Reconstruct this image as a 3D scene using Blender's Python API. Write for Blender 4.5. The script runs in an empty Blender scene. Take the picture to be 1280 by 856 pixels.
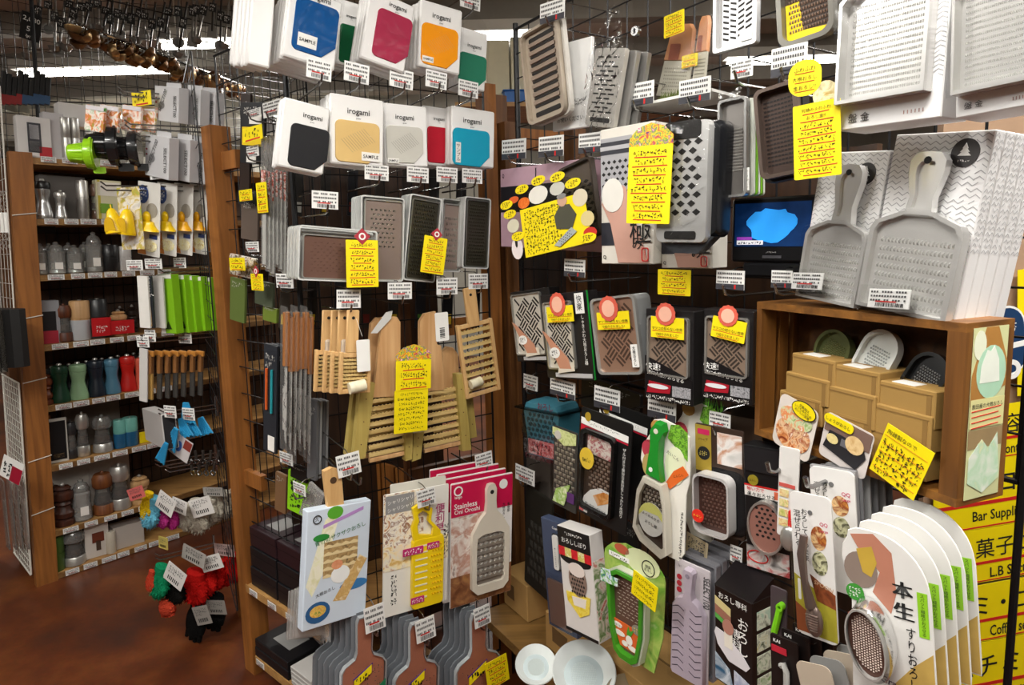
import bpy, math, random
from mathutils import Vector, Matrix
random.seed(7)
S = bpy.context.scene
COL = S.collection
# ------------------------------------------------------------------ camera, light, exposure
FPX, CX, CY, CAMH = 800.0, 640.0, 400.0, 1.6
CAMR = Matrix.Rotation(math.radians(90 - 7.0), 3, 'X') @ Matrix.Rotation(math.radians(-1.5), 3, 'Z')
CAMP = Vector((0, 0, CAMH))
_c = bpy.data.cameras.new('camera'); cam = bpy.data.objects.new('camera', _c); COL.objects.link(cam)
_c.sensor_fit = 'HORIZONTAL'; _c.sensor_width = 36; _c.lens = 36 * FPX / 1280
_c.shift_y = -28 / 1280; _c.clip_start = .02; _c.clip_end = 60
cam.matrix_world = Matrix.Translation(CAMP) @ CAMR.to_4x4()
S.camera = cam
S.view_settings.view_transform = 'Standard'; S.view_settings.look = 'None'
S.view_settings.gamma = 1; S.view_settings.use_curve_mapping = False
S.view_settings.exposure = -0.4
W = bpy.data.worlds.new('world'); S.world = W; W.use_nodes = True
W.node_tree.nodes['Background'].inputs[0].default_value = (1, 1, 1, 1)
W.node_tree.nodes['Background'].inputs[1].default_value = 0.25
S.cycles.transparent_max_bounces = 40
CEIL = 3.05
LAMP_POWER = 26
# fluorescent battens on the ceiling: x, y (each gets a housing and tube below and an area lamp of its size)
LAMPS = [(-1.9, 0.9), (-0.1, 0.3), (1.35, 0.5), (-0.5, -1.2), (0.9, -1.2), (-2.0, -1.0),
         (-3.6, 1.6), (-1.75, 4.6), (-3.2, 5.2), (-.2, 4.6), (1.4, 3.4), (-4.2, 7.0), (-2.0, 7.2), (0.2, 7.0), (2.4, 5.4), (2.6, 1.4)]
for lx, ly in LAMPS:
    ld = bpy.data.lights.new('fluorescent_light', 'AREA'); ld.shape = 'RECTANGLE'; ld.size = 1.2; ld.size_y = .12
    ld.energy = LAMP_POWER * (1.9 if (lx, ly) in LAMPS[:3] else 1.6 if ly > 4 else .7); ld.color = (1.0, .97, .92)
    lo = bpy.data.objects.new('fluorescent_light', ld); COL.objects.link(lo)
    lo.location = (lx, ly, CEIL - .11 - (.3 if (lx, ly) in LAMPS[:3] else 0))

# ------------------------------------------------------------------ helpers: colour, materials
def lin(h):
    h = h.lstrip('#'); c = [int(h[i:i+2], 16) / 255 for i in (0, 2, 4)]
    return tuple(((x + .055) / 1.055) ** 2.4 if x > .04045 else x / 12.92 for x in c) + (1,)
MATS = {}
def mat(col, rough=.55, metal=0.0, var=.06, scale=30, bump=0.0, emit=0.0, spec=.4, coat=0.0):
    """plain procedural material: a colour with faint noise variation in it"""
    k = (col, rough, metal, var, scale, bump, emit, spec, coat)
    if k in MATS: return MATS[k]
    m = bpy.data.materials.new('m_' + col.strip('#')); m.use_nodes = True; MATS[k] = m
    nt = m.node_tree; b = nt.nodes['Principled BSDF']
    b.inputs['Roughness'].default_value = rough; b.inputs['Metallic'].default_value = metal
    b.inputs['Specular IOR Level'].default_value = spec; b.inputs['Coat Weight'].default_value = coat
    c = lin(col)
    if var > 0 or bump > 0:
        tc = nt.nodes.new('ShaderNodeTexCoord'); n = nt.nodes.new('ShaderNodeTexNoise')
        n.inputs['Scale'].default_value = scale; n.inputs['Detail'].default_value = 3
        nt.links.new(tc.outputs['Object'], n.inputs['Vector'])
        mx = nt.nodes.new('ShaderNodeMix'); mx.data_type = 'RGBA'
        mx.inputs[6].default_value = tuple(x * (1 - var) for x in c[:3]) + (1,)
        mx.inputs[7].default_value = tuple(min(1, x * (1 + var)) for x in c[:3]) + (1,)
        nt.links.new(n.outputs['Fac'], mx.inputs[0]); nt.links.new(mx.outputs[2], b.inputs['Base Color'])
        if bump > 0:
            bp = nt.nodes.new('ShaderNodeBump'); bp.inputs['Strength'].default_value = bump; bp.inputs['Distance'].default_value = .01
            nt.links.new(n.outputs['Fac'], bp.inputs['Height']); nt.links.new(bp.outputs['Normal'], b.inputs['Normal'])
    else:
        b.inputs['Base Color'].default_value = c
    if emit > 0:
        b.inputs['Emission Color'].default_value = c; b.inputs['Emission Strength'].default_value = emit
    return m
def wood(c1, c2, scale=6, axis=2, rough=.5, name='wood'):
    k = ('wood', c1, c2, scale, axis, rough)
    if k in MATS: return MATS[k]
    m = bpy.data.materials.new(name); m.use_nodes = True; MATS[k] = m
    nt = m.node_tree; b = nt.nodes['Principled BSDF']; b.inputs['Roughness'].default_value = rough
    tc = nt.nodes.new('ShaderNodeTexCoord'); mp = nt.nodes.new('ShaderNodeMapping')
    s = [scale * 8] * 3; s[axis] = scale * .6; mp.inputs['Scale'].default_value = s
    n = nt.nodes.new('ShaderNodeTexNoise'); n.inputs['Scale'].default_value = 1.0; n.inputs['Detail'].default_value = 5; n.inputs['Distortion'].default_value = .6
    r = nt.nodes.new('ShaderNodeValToRGB'); r.color_ramp.elements[0].color = lin(c1); r.color_ramp.elements[1].color = lin(c2)
    r.color_ramp.elements[0].position = .3; r.color_ramp.elements[1].position = .7
    nt.links.new(tc.outputs['Object'], mp.inputs['Vector']); nt.links.new(mp.outputs['Vector'], n.inputs['Vector'])
    nt.links.new(n.outputs['Fac'], r.inputs['Fac']); nt.links.new(r.outputs['Color'], b.inputs['Base Color'])
    bp = nt.nodes.new('ShaderNodeBump'); bp.inputs['Strength'].default_value = .15; bp.inputs['Distance'].default_value = .004
    nt.links.new(n.outputs['Fac'], bp.inputs['Height']); nt.links.new(bp.outputs['Normal'], b.inputs['Normal'])
    return m
def photo(cols, scale=40, rough=.3, seed=0, kind='noise'):
    """printed colour picture: blotches of the picture's colours"""
    k = ('photo', tuple(cols), scale, rough, seed, kind)
    if k in MATS: return MATS[k]
    m = bpy.data.materials.new('printed_picture'); m.use_nodes = True; MATS[k] = m
    nt = m.node_tree; b = nt.nodes['Principled BSDF']; b.inputs['Roughness'].default_value = rough
    tc = nt.nodes.new('ShaderNodeTexCoord'); mp = nt.nodes.new('ShaderNodeMapping'); mp.inputs['Location'].default_value = (seed * 1.7, seed, seed * .6)
    n = nt.nodes.new('ShaderNodeTexNoise'); n.inputs['Scale'].default_value = scale; n.inputs['Detail'].default_value = 4; n.inputs['Distortion'].default_value = 1.2
    r = nt.nodes.new('ShaderNodeValToRGB'); e = r.color_ramp.elements
    e[0].color = lin(cols[0]); e[0].position = .3; e[1].color = lin(cols[-1]); e[1].position = .72
    for i, c in enumerate(cols[1:-1]):
        x = e.new(.3 + .42 * (i + 1) / (len(cols) - 1)); x.color = lin(c)
    nt.links.new(tc.outputs['Object'], mp.inputs['Vector']); nt.links.new(mp.outputs['Vector'], n.inputs['Vector'])
    nt.links.new(n.outputs['Fac'], r.inputs['Fac']); nt.links.new(r.outputs['Color'], b.inputs['Base Color'])
    return m
def film(tint='#ffffff', gloss=.18, rough=.12, alpha=.97, bump=.5, scale=25, milk=0.0):
    """clear plastic: see-through with a glossy, slightly crinkled surface"""
    k = ('film', tint, gloss, rough, alpha, bump, scale, milk)
    if k in MATS: return MATS[k]
    m = bpy.data.materials.new('clear_plastic'); m.use_nodes = True; MATS[k] = m
    nt = m.node_tree; nt.nodes.remove(nt.nodes['Principled BSDF'])
    out = nt.nodes['Material Output']; t = nt.nodes.new('ShaderNodeBsdfTransparent'); g = nt.nodes.new('ShaderNodeBsdfGlossy')
    t.inputs['Color'].default_value = tuple(x * alpha for x in lin(tint)[:3]) + (1,); g.inputs['Roughness'].default_value = rough
    lw = nt.nodes.new('ShaderNodeLayerWeight'); lw.inputs['Blend'].default_value = gloss
    mx = nt.nodes.new('ShaderNodeMixShader'); nt.links.new(lw.outputs['Fresnel'], mx.inputs[0])
    src = t.outputs[0]
    if milk:
        df = nt.nodes.new('ShaderNodeBsdfDiffuse'); df.inputs['Color'].default_value = lin('#d8d6d2'); mk = nt.nodes.new('ShaderNodeMixShader'); mk.inputs[0].default_value = milk
        nt.links.new(src, mk.inputs[1]); nt.links.new(df.outputs[0], mk.inputs[2]); src = mk.outputs[0]
    nt.links.new(src, mx.inputs[1]); nt.links.new(g.outputs[0], mx.inputs[2]); nt.links.new(mx.outputs[0], out.inputs['Surface'])
    if bump > 0:
        tc = nt.nodes.new('ShaderNodeTexCoord'); n = nt.nodes.new('ShaderNodeTexNoise'); n.inputs['Scale'].default_value = scale; n.inputs['Detail'].default_value = 2; n.inputs['Distortion'].default_value = 1.5
        bp = nt.nodes.new('ShaderNodeBump'); bp.inputs['Strength'].default_value = bump; bp.inputs['Distance'].default_value = .01
        nt.links.new(tc.outputs['Object'], n.inputs['Vector']); nt.links.new(n.outputs['Fac'], bp.inputs['Height'])
        nt.links.new(bp.outputs['Normal'], g.inputs['Normal']); nt.links.new(bp.outputs['Normal'], lw.inputs['Normal'])
    return m
WHITE = mat('#eeeeea', .5, var=.03); PAPER = mat('#f1efe9', .6, var=.03); BLACK = mat('#141414', .5)
INK = mat('#151515', .7, var=0); RED = mat('#c8201c', .6, var=0); YEL = mat('#f4de10', .5, var=.03); CHROME = mat('#9a9a9a', .25, 1.0, var=.02)
STEEL = mat('#c4c3be', .32, .75, var=.05, scale=60); DKWIRE = mat('#1b1b1d', .4, .3); KRAFT = mat('#b08a52', .7, var=.08)
BRONZE = mat('#8a7468', .35, .4, var=.06); CLEAR = film(gloss=.12, bump=.12); BAG = film(gloss=.05, rough=.10, bump=.35, scale=14); TAGW = mat('#e9e9e6', .35, var=.02)

# ------------------------------------------------------------------ helpers: planes of the racks, pixels to places
def ray(px, py): return CAMR @ Vector(((px - CX) / FPX, -(py - CY) / FPX, -1))
def proj(p):
    q = CAMR.transposed() @ (Vector(p) - CAMP); return CX + FPX * q.x / -q.z, CY - FPX * q.y / -q.z
class Plane:
    def __init__(s, p, u, tilt=0.0):
        s.p = Vector((p[0], p[1], 0)); s.u = Vector((u[0], u[1], 0)).normalized(); s.v = (Vector((0, 0, 1)) + s.u * tilt).normalized()
        s.n = Vector((s.u.y, -s.u.x, 0))                    # faces the viewer when u runs to the right
    def hit(s, px, py, w=0.0):
        d = ray(px, py); t = s.n.dot(s.p + s.n * w - CAMP) / s.n.dot(d); return CAMP + d * t
    def at(s, a, z, w=0.0): return s.p + s.u * a + s.n * w + s.v * z
    def basis(s, yaw=0, c=None):
        m = Matrix((s.u, -s.n, s.v)).transposed()
        return m
PL = Plane((-2.33, 2.92), (.67, .743), .045)            # shelves with mills
PA = Plane((-1.03, 2.27), (.49, -.87))                  # end panel with the long hooks
PB = Plane((-1.03, 2.27), (.76, -.65))                  # side face with knives and black boxes
PM = Plane((-.56, 1.87), (.84, .54))                    # wing grid: sleeve packs, wooden graters
PR = Plane((.02, 2.2), (.537, -.843))                   # long grid to the right
PX = Plane((0, 6.2), (1, 0))                            # far back wall of the shop
PF = Plane((0, 1.6), (1, 0))                            # facing the camera squarely
def fit(pl, cx, cy, pw, ph, w=.1, yaw=0, lean=None, pitch=0):
    """place a front face: centre pixel, pixel width and height along its own axes, distance w out from the rack plane.
    yaw turns it about the vertical (+ turns its face to the right), lean is its lean in the picture in degrees (+ clockwise)."""
    c = pl.hit(cx, cy, w); B = pl.basis()
    B = Matrix.Rotation(math.radians(yaw), 3, 'Z') @ B
    if pitch: B = B @ Matrix.Rotation(math.radians(pitch), 3, 'X')
    up = B.col[2]; a, b = proj(c), proj(c + up * .05); nat = math.degrees(math.atan2(b[0] - a[0], -(b[1] - a[1])))
    r = 0 if lean is None else lean - nat
    if r: B = B @ Matrix.Rotation(math.radians(r), 3, 'Y')
    L = math.radians(nat if lean is None else lean); n = B.col[1]
    def h(x, y):
        d = ray(x, y); return CAMP + d * (n.dot(c - CAMP) / n.dot(d))
    # width along the item's own horizontal axis
    e = proj(c + B.col[0] * .02); ux, uy = e[0] - a[0], e[1] - a[1]; q = math.hypot(ux, uy) or 1; ux /= q; uy /= q
    f = proj(c + B.col[2] * .02); vx, vy = f[0] - a[0], f[1] - a[1]; q = math.hypot(vx, vy) or 1; vx /= q; vy /= q
    Wd = (h(cx + ux * pw / 2, cy + uy * pw / 2) - h(cx - ux * pw / 2, cy - uy * pw / 2)).length
    Ht = (h(cx + vx * ph / 2, cy + vy * ph / 2) - h(cx - vx * ph / 2, cy - vy * ph / 2)).length
    M = B.to_4x4(); M.translation = c
    return M, Wd, Ht

# ------------------------------------------------------------------ helpers: meshes
class MB:
    def __init__(s): s.v = []; s.f = []
    def add(s, vs, fs):
        o = len(s.v); s.v += [tuple(x) for x in vs]; s.f += [tuple(i + o for i in f) for f in fs]; return s
    def box(s, x0, x1, y0, y1, z0, z1):
        return s.add([(x0,y0,z0),(x1,y0,z0),(x1,y1,z0),(x0,y1,z0),(x0,y0,z1),(x1,y0,z1),(x1,y1,z1),(x0,y1,z1)],
                     [(0,3,2,1),(4,5,6,7),(0,1,5,4),(1,2,6,5),(2,3,7,6),(3,0,4,7)])
    def prism(s, pts, y0, y1, inset=0.0, cen=None):
        """outline in x,z pushed from y0 (front) to y1; inset > 0 shrinks the front loop to give a soft edge"""
        n = len(pts); cx = sum(p[0] for p in pts) / n; cz = sum(p[1] for p in pts) / n
        if inset:
            d = abs(y1 - y0) * .3; sg = 1 if y1 > y0 else -1
            loops = []
            for k, yy in ((inset, y0), (0, y0 + sg * d), (0, y1)):
                lp = []
                for x, z in pts:
                    q = math.hypot(x - cx, z - cz) or 1; lp.append((x - (x - cx) / q * k, yy, z - (z - cz) / q * k))
                loops.append(lp)
        else: loops = [[(x, y0, z) for x, z in pts], [(x, y1, z) for x, z in pts]]
        vs = [p for l in loops for p in l]; fs = [tuple(range(n))]
        for k in range(len(loops) - 1):
            for i in range(n):
                j = (i + 1) % n; fs.append((k*n+i, (k+1)*n+i, (k+1)*n+j, k*n+j))
        fs.append(tuple(reversed(range((len(loops)-1)*n, len(loops)*n))))
        return s.add(vs, fs)
    def ring(s, outer, inner, y0, y1):
        n = len(outer); vs = [(x,y0,z) for x,z in outer] + [(x,y0,z) for x,z in inner] + [(x,y1,z) for x,z in outer] + [(x,y1,z) for x,z in inner]
        fs = []
        for i in range(n):
            j = (i + 1) % n
            fs += [(i, n+i, n+j, j), (2*n+i, 2*n+j, 3*n+j, 3*n+i), (i, j, 2*n+j, 2*n+i), (n+i, 3*n+i, 3*n+j, n+j)]
        return s.add(vs, fs)
    def tube(s, pts, r, n=6, cap=True, r2=None):
        pts = [Vector(p) for p in pts]; vs = []; fs = []; m = len(pts)
        ref = Vector((.31, .52, .79)); 
        for k, p in enumerate(pts):
            t = (pts[min(k+1, m-1)] - pts[max(k-1, 0)]).normalized(); a = t.cross(ref)
            if a.length < .05: a = t.cross(Vector((1, 0, 0)))
            a.normalize(); b = t.cross(a); rr = r if r2 is None else r + (r2 - r) * k / (m - 1)
            if isinstance(r, (list, tuple)): rr = r[k]
            for i in range(n):
                th = 2*math.pi*i/n; vs.append(p + (a*math.cos(th) + b*math.sin(th)) * rr)
        for k in range(m - 1):
            for i in range(n):
                j = (i+1) % n; fs.append((k*n+i, k*n+j, (k+1)*n+j, (k+1)*n+i))
        if cap: fs += [tuple(reversed(range(n))), tuple(range((m-1)*n, m*n))]
        return s.add(vs, fs)
    def lathe(s, prof, n=20, c=(0,0,0), axis='Z'):
        vs = []; fs = []
        for r, z in prof:
            for i in range(n):
                th = 2*math.pi*i/n; q = (r*math.cos(th), r*math.sin(th), z)
                if axis == 'Y': q = (q[0], q[2], q[1])
                if axis == 'X': q = (q[2], q[0], q[1])
                vs.append((q[0]+c[0], q[1]+c[1], q[2]+c[2]))
        for k in range(len(prof) - 1):
            for i in range(n):
                j = (i+1) % n; fs.append((k*n+i, k*n+j, (k+1)*n+j, (k+1)*n+i))
        fs += [tuple(reversed(range(n))), tuple(range((len(prof)-1)*n, len(prof)*n))]
        return s.add(vs, fs)
    def blob(s, c, r, n=10, m=7, sq=1.0):
        prof = [(max(.02, math.sin(math.pi*k/m)**sq), -math.cos(math.pi*k/m)) for k in range(m+1)]; b = MB().lathe(prof, n)
        return s.add([(c[0]+x*r[0], c[1]+y*r[1], c[2]+z*r[2]) for x, y, z in b.v], b.f)
    def pyr(s, x, y, z, w, h, d):
        return s.add([(x-w,y,z-h),(x+w,y,z-h),(x+w,y,z+h),(x-w,y,z+h),(x,y-d,z)], [(0,1,4),(1,2,4),(2,3,4),(3,0,4)])
    def rbox(s, x0, x1, y0, y1, z0, z1, b):
        b = min(b, (x1-x0)/2.01, (y1-y0)/2.01, (z1-z0)/2.01)
        vs = []
        for z, i in ((z0, b), (z0+b, 0), (z1-b, 0), (z1, b)):
            for x, y in ((x0+i+ (b-i)*0, y0+b),(x0+b, y0+i),(x1-b, y0+i),(x1-i, y0+b),(x1-i, y1-b),(x1-b, y1-i),(x0+b, y1-i),(x0+i, y1-b)): vs.append((x, y, z))
        fs = [tuple(reversed(range(8))), tuple(range(24, 32))]
        for k in range(3):
            for i in range(8): j = (i+1) % 8; fs.append((k*8+i, k*8+j, (k+1)*8+j, (k+1)*8+i))
        return s.add(vs, fs)
    def mesh(s, smooth=False, name='m'):
        m = bpy.data.meshes.new(name); m.from_pydata(s.v, [], s.f)
        if smooth:
            m.shade_smooth(); m.set_sharp_from_angle(angle=math.radians(38))
        m.update(); return m
    def build(s, name, material, parent=None, M=None, smooth=False, kind=None):
        return mesh_obj(name, s.mesh(smooth, name), material, parent, M, kind)
def mesh_obj(name, me, material, parent=None, M=None, kind=None):
    o = bpy.data.objects.new(name, me); COL.objects.link(o)
    if len(me.materials) == 0: me.materials.append(material)
    elif me.materials[0] is not material:
        o.material_slots[0].link = 'OBJECT'; o.material_slots[0].material = material
    if parent is not None: o.parent = parent
    if M is not None: o.matrix_basis = M
    if kind: o['kind'] = kind
    return o
def tag(o, label, cat, group=None):
    o['label'] = label; o['category'] = cat
    if group: o['group'] = group
    return o
def thing(name, label, cat, M=None, group=None):
    o = bpy.data.objects.new(name, None); COL.objects.link(o); o.empty_display_size = .05
    if M is not None: o.matrix_basis = M
    return tag(o, label, cat, group)
def struct(name, mb, m, M=None, smooth=False):
    o = mb.build(name, m, None, M, smooth); o['kind'] = 'structure'; return o
def copy_tree(root, M, label=None, group=None):
    r = root.copy(); COL.objects.link(r); r.matrix_basis = M
    if label: r['label'] = label
    if group: r['group'] = group
    for ch in list(root.children):
        c = ch.copy(); COL.objects.link(c); c.parent = r; c.matrix_basis = ch.matrix_basis
        for g in list(ch.children):
            d = g.copy(); COL.objects.link(d); d.parent = c; d.matrix_basis = g.matrix_basis
    return r
T = Matrix.Translation
def RX(a): return Matrix.Rotation(math.radians(a), 4, 'X')
def RY(a): return Matrix.Rotation(math.radians(a), 4, 'Y')
def RZ(a): return Matrix.Rotation(math.radians(a), 4, 'Z')

YS = 1.0                                                 # how proud printed areas stand
# outlines in x,z
def rr(w, h, r, n=4, cx=0, cz=0):
    r = min(r, w/2.01, h/2.01); o = []
    for sx, sz, a0 in ((1,-1,-90),(1,1,0),(-1,1,90),(-1,-1,180)):
        for k in range(n+1):
            a = math.radians(a0 + 90*k/n); o.append((cx + sx*(w/2-r) + r*math.cos(a), cz + sz*(h/2-r) + r*math.sin(a)))
    return o
def ell(w, h, n=20, cx=0, cz=0): return [(cx + w/2*math.cos(2*math.pi*k/n), cz + h/2*math.sin(2*math.pi*k/n)) for k in range(n)]
def sym(half):
    """closed outline from the right half (x>=0), bottom to top"""
    return list(half) + [(-x, z) for x, z in reversed(half) if x > 1e-6]
def flat(name, pts, m, parent, y=-.0008, t=.0006, kind=None):
    """a thin printed area or sheet lying on the front of its parent"""
    y *= YS; t *= YS
    return MB().prism(pts, y - t, y).build(name, m, parent, kind=kind)
def rect(x0, x1, z0, z1): return [(x0, z0), (x1, z0), (x1, z1), (x0, z1)]

# ------------------------------------------------------------------ helpers: writing
TXT = {}
def text_mesh(s, ls=1.0):
    k = (s, ls)
    if k in TXT: return TXT[k]
    c = bpy.data.curves.new('t', 'FONT'); c.body = s; c.resolution_u = 2; c.align_x = 'CENTER'; c.align_y = 'CENTER'; c.space_line = ls; c.offset = .012 if s.isascii() else .003
    o = bpy.data.objects.new('t', c); COL.objects.link(o); bpy.context.view_layer.update()
    m = bpy.data.meshes.new_from_object(o.evaluated_get(bpy.context.evaluated_depsgraph_get()))
    bpy.data.objects.remove(o); bpy.data.curves.remove(c)
    xs = [v.co.x for v in m.vertices]; ys = [v.co.y for v in m.vertices]
    cx, cy = (max(xs)+min(xs))/2, (max(ys)+min(ys))/2
    w, h = max(xs)-min(xs), max(ys)-min(ys)
    for v in m.vertices: v.co = Vector((v.co.x - cx, 0, v.co.y - cy))
    m.materials.clear(); m.update(); TXT[k] = (m, w, h); return TXT[k]
def text(s, parent, x, z, w=None, h=None, m=None, y=-.0016, rot=0, vert=False, name='lettering'):
    """lettering centred at x,z; fits width w and/or height h"""
    if vert: s = '\n'.join(s)
    me, tw, th = text_mesh(s, .95 if vert else 1.0)
    sx = w / tw if w else None; sz = h / th if h else None
    if sx is None: sx = sz
    if sz is None: sz = sx
    M = T((x, y * YS, z)) @ RY(rot) @ Matrix.Diagonal((sx, 1, sz, 1))
    return mesh_obj(name, me if not me.users else me, m or INK, parent, M, 'stuff')
SCR = {}
def scribble_mesh(nl, nc, seed, under=False, cell=.8, th=.10):
    """nl handwritten lines of nc small signs, unit width and unit line height"""
    k = (nl, nc, seed, cell, th)
    if k in SCR: return SCR[k]
    R = random.Random(seed * 77 + nl * 5 + nc); b = MB(); cw = 1.0 / nc
    for l in range(nl):
        zc = (nl - 1) / 2 - l; n_here = nc if l < nl - 1 or nl == 1 else max(2, int(nc * R.uniform(.55, 1)))
        for c in range(n_here):
            x0 = -.5 + c * cw
            for q in range(R.choice((3, 4, 4, 5))):
                ax, az = x0 + R.uniform(.08, .8) * cw, zc + R.uniform(-.5, .5) * cell
                kind = R.random()
                if kind < .5: bx, bz = x0 + R.uniform(.5, .95) * cw, az + R.uniform(-.08, .12)
                elif kind < .85: bx, bz = ax + R.uniform(-.15, .1) * cw, az - R.uniform(.25, .5) * cell
                else: bx, bz = x0 + R.uniform(0, .9) * cw, az - .3 * cell
                dx, dz = bx - ax, bz - az; q2 = math.hypot(dx / cw, dz) or 1
                nx, nz = -dz / q2 * th * cw, dx / cw / q2 * th
                b.add([(ax - nx, 0, az - nz), (bx - nx, 0, bz - nz), (bx + nx, 0, bz + nz), (ax + nx, 0, az + nz)], [(0, 1, 2, 3)])
    me = b.mesh(name='handwriting'); SCR[k] = me; return me
def scribble(parent, x, z, w, h, nl, nc, m=None, seed=None, y=-.0014, name='lettering', th=.10):
    """small writing too fine to read, as strokes: nl lines in a block w by h"""
    seed = random.randint(0, 3) if seed is None else seed
    me = scribble_mesh(nl, nc, seed, th=th)
    return mesh_obj(name, me, m or INK, parent, T((x, y * YS, z)) @ Matrix.Diagonal((w, 1, h / nl, 1)), 'stuff')
# ------------------------------------------------------------------ helpers: faces laid out from the picture, hooks, cards
class Face:
    """front face of a thing, from its pixel box x0,y0,x1,y1 (along its own axes) at distance w out from a rack plane"""
    def __init__(s, pl, x0, y0, x1, y1, w=.1, yaw=0, lean=None, pitch=0):
        s.M, s.W, s.H = fit(pl, (x0+x1)/2, (y0+y1)/2, x1-x0, y1-y0, w, yaw, lean, pitch)
        s.inv = s.M.inverted(); s.c = s.M.translation; s.n = s.M.to_3x3().col[1]; s.w = w; s.pl = pl
        s.k = s.W / (x1 - x0); s.kz = s.H / (y1 - y0)
    def xz(s, px, py):
        d = ray(px, py); p = CAMP + d * (s.n.dot(s.c - CAMP) / s.n.dot(d)); q = s.inv @ p; return q.x, q.z
    def box(s, x0, y0, x1, y1):
        cx, cz = s.xz((x0+x1)/2, (y0+y1)/2); w = abs(x1-x0) * s.k; h = abs(y1-y0) * s.kz
        return cx, cz, w, h
    def thing(s, name, label, cat, group=None): return thing(name, label, cat, s.M, group)
def yaw_face(*a, **k): return Face(*a, **k)
def back(M, d, dx=0, dz=0): return M @ T((dx, d, dz))
def hook_wire(depth, x=0.0, z=0.0, tip=.022, r=.0026):
    b = MB(); b.tube([(x, depth, z + .0), (x, .004, z - .004), (x, -.010, z + .001), (x, -.016, z + tip)], r, 6); return b
TAGS = {}
def tag_meshes(style):
    if style in TAGS: return TAGS[style]
    t = MB(); R = random.Random(style + 5)
    for l in range(3):                                   # fine printed lines
        z = .34 - l * .22; n = 13
        for c in range(n):
            if R.random() < .93:
                x = -.44 + c * .88 / n
                t.add([(x, 0, z - .05), (x + .045, 0, z - .05), (x + .045, 0, z + .05), (x, 0, z + .05)], [(0, 1, 2, 3)])
    low = MB()
    if style == 0:                                       # bar code along the foot
        x = -.30
        while x < .36:
            w = R.choice((.012, .02, .03)); low.add([(x, 0, -.44), (x + w, 0, -.44), (x + w, 0, -.24), (x, 0, -.24)], [(0, 1, 2, 3)]); x += w + R.choice((.012, .02))
    else:                                                # dark band with a white price field
        low.add([(-.5, 0, -.5), (.5, 0, -.5), (.5, 0, -.2), (-.5, 0, -.2)], [(0, 1, 2, 3)])
        for x0, x1, z0, z1 in ((-.25, .1, -.32, -.22), (-.25, .1, -.46, -.36)): low.add([(x0, -.003, z0), (x1, -.003, z0), (x1, -.003, z1), (x0, -.003, z1)], [(0, 1, 2, 3)])
    red = MB().add([(-.3, 0, -.14), (.2, 0, -.14), (.2, 0, -.20), (-.3, 0, -.20)], [(0, 1, 2, 3)])
    if style == 1: red = MB().add([(.16, 0, -.46), (.22, 0, -.46), (.22, 0, -.24), (.16, 0, -.24)], [(0, 1, 2, 3)])
    TAGS[style] = (t.mesh(name='fine_print'), low.mesh(name='bar_code'), red.mesh(name='red_print')); return TAGS[style]
BANDM = mat('#3a3a40', .5, var=0); FINE = mat('#4a4a4a', .6, var=0)
def tag_plate(parent, W_, H_, M=None, style=0, y=0.0, name='price_tag'):
    p = MB().box(-W_/2, W_/2, 0, .0016, -H_/2, H_/2).build(name, TAGW, parent, M or T((0, y, 0)))
    a, b, c = tag_meshes(style); D = Matrix.Diagonal((W_, 1, H_, 1))
    mesh_obj('fine_print', a, FINE, p, T((0, -.0010, 0)) @ D, 'stuff')
    if style == 0: mesh_obj('bar_code', b, INK, p, T((0, -.0010, 0)) @ D, 'stuff')
    else:
        o = mesh_obj('price_field', b, BANDM, p, T((0, -.0008, 0)) @ D, 'stuff')
    mesh_obj('red_print', c, RED, p, T((0, -.0014, 0)) @ D, 'stuff')
    return p
def price_hook(pl, x0, y0, x1, y1, w, label, style=0, lean=None, yaw=0, wire=True, zoff=None, prong=True):
    """chrome hook with a price tag at its end; the box is the tag"""
    f = Face(pl, x0, y0, x1, y1, w, yaw, lean)
    o = f.thing('display_hook', label, 'hook', None)
    tag_plate(o, f.W, f.H, style=style)
    # the tag turns with its yaw; the wires run straight back to the rack
    B = f.M.inverted() @ T(f.c); nrm = f.M.to_3x3().transposed() @ (-pl.n)
    up = f.M.to_3x3().transposed() @ Vector((0, 0, 1))
    def P(d, z): return nrm * d + up * z
    zt = f.H * .5
    b = MB().tube([P(w, zt + .004), P(.02, zt + .004), P(.003, zt - .002), P(.003, zt - f.H * .5)], .0016, 5)
    b.build('tag_wire', CHROME, o, smooth=True)
    if prong:
        zz = -f.H * .5 - .012
        b = MB().tube([P(w, zz), P(.004, zz), P(-.012, zz + .004), P(-.02, zz + .022)], .0026, 6); b.build('prong', CHROME, o, smooth=True)
    return o
def prong_hook(pl, px, py, w, label, tip=.02, r=.003, group=None):
    """bare chrome prong whose tip is seen at px,py"""
    c = pl.hit(px, py, w); M = pl.basis().to_4x4(); M.translation = c
    o = thing('display_hook', label, 'hook', M, group)
    hook_wire(w, 0, 0, tip, r).build('prong', CHROME, o, smooth=True); return o
YINK = mat('#3a3206', .7, var=0)
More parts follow.
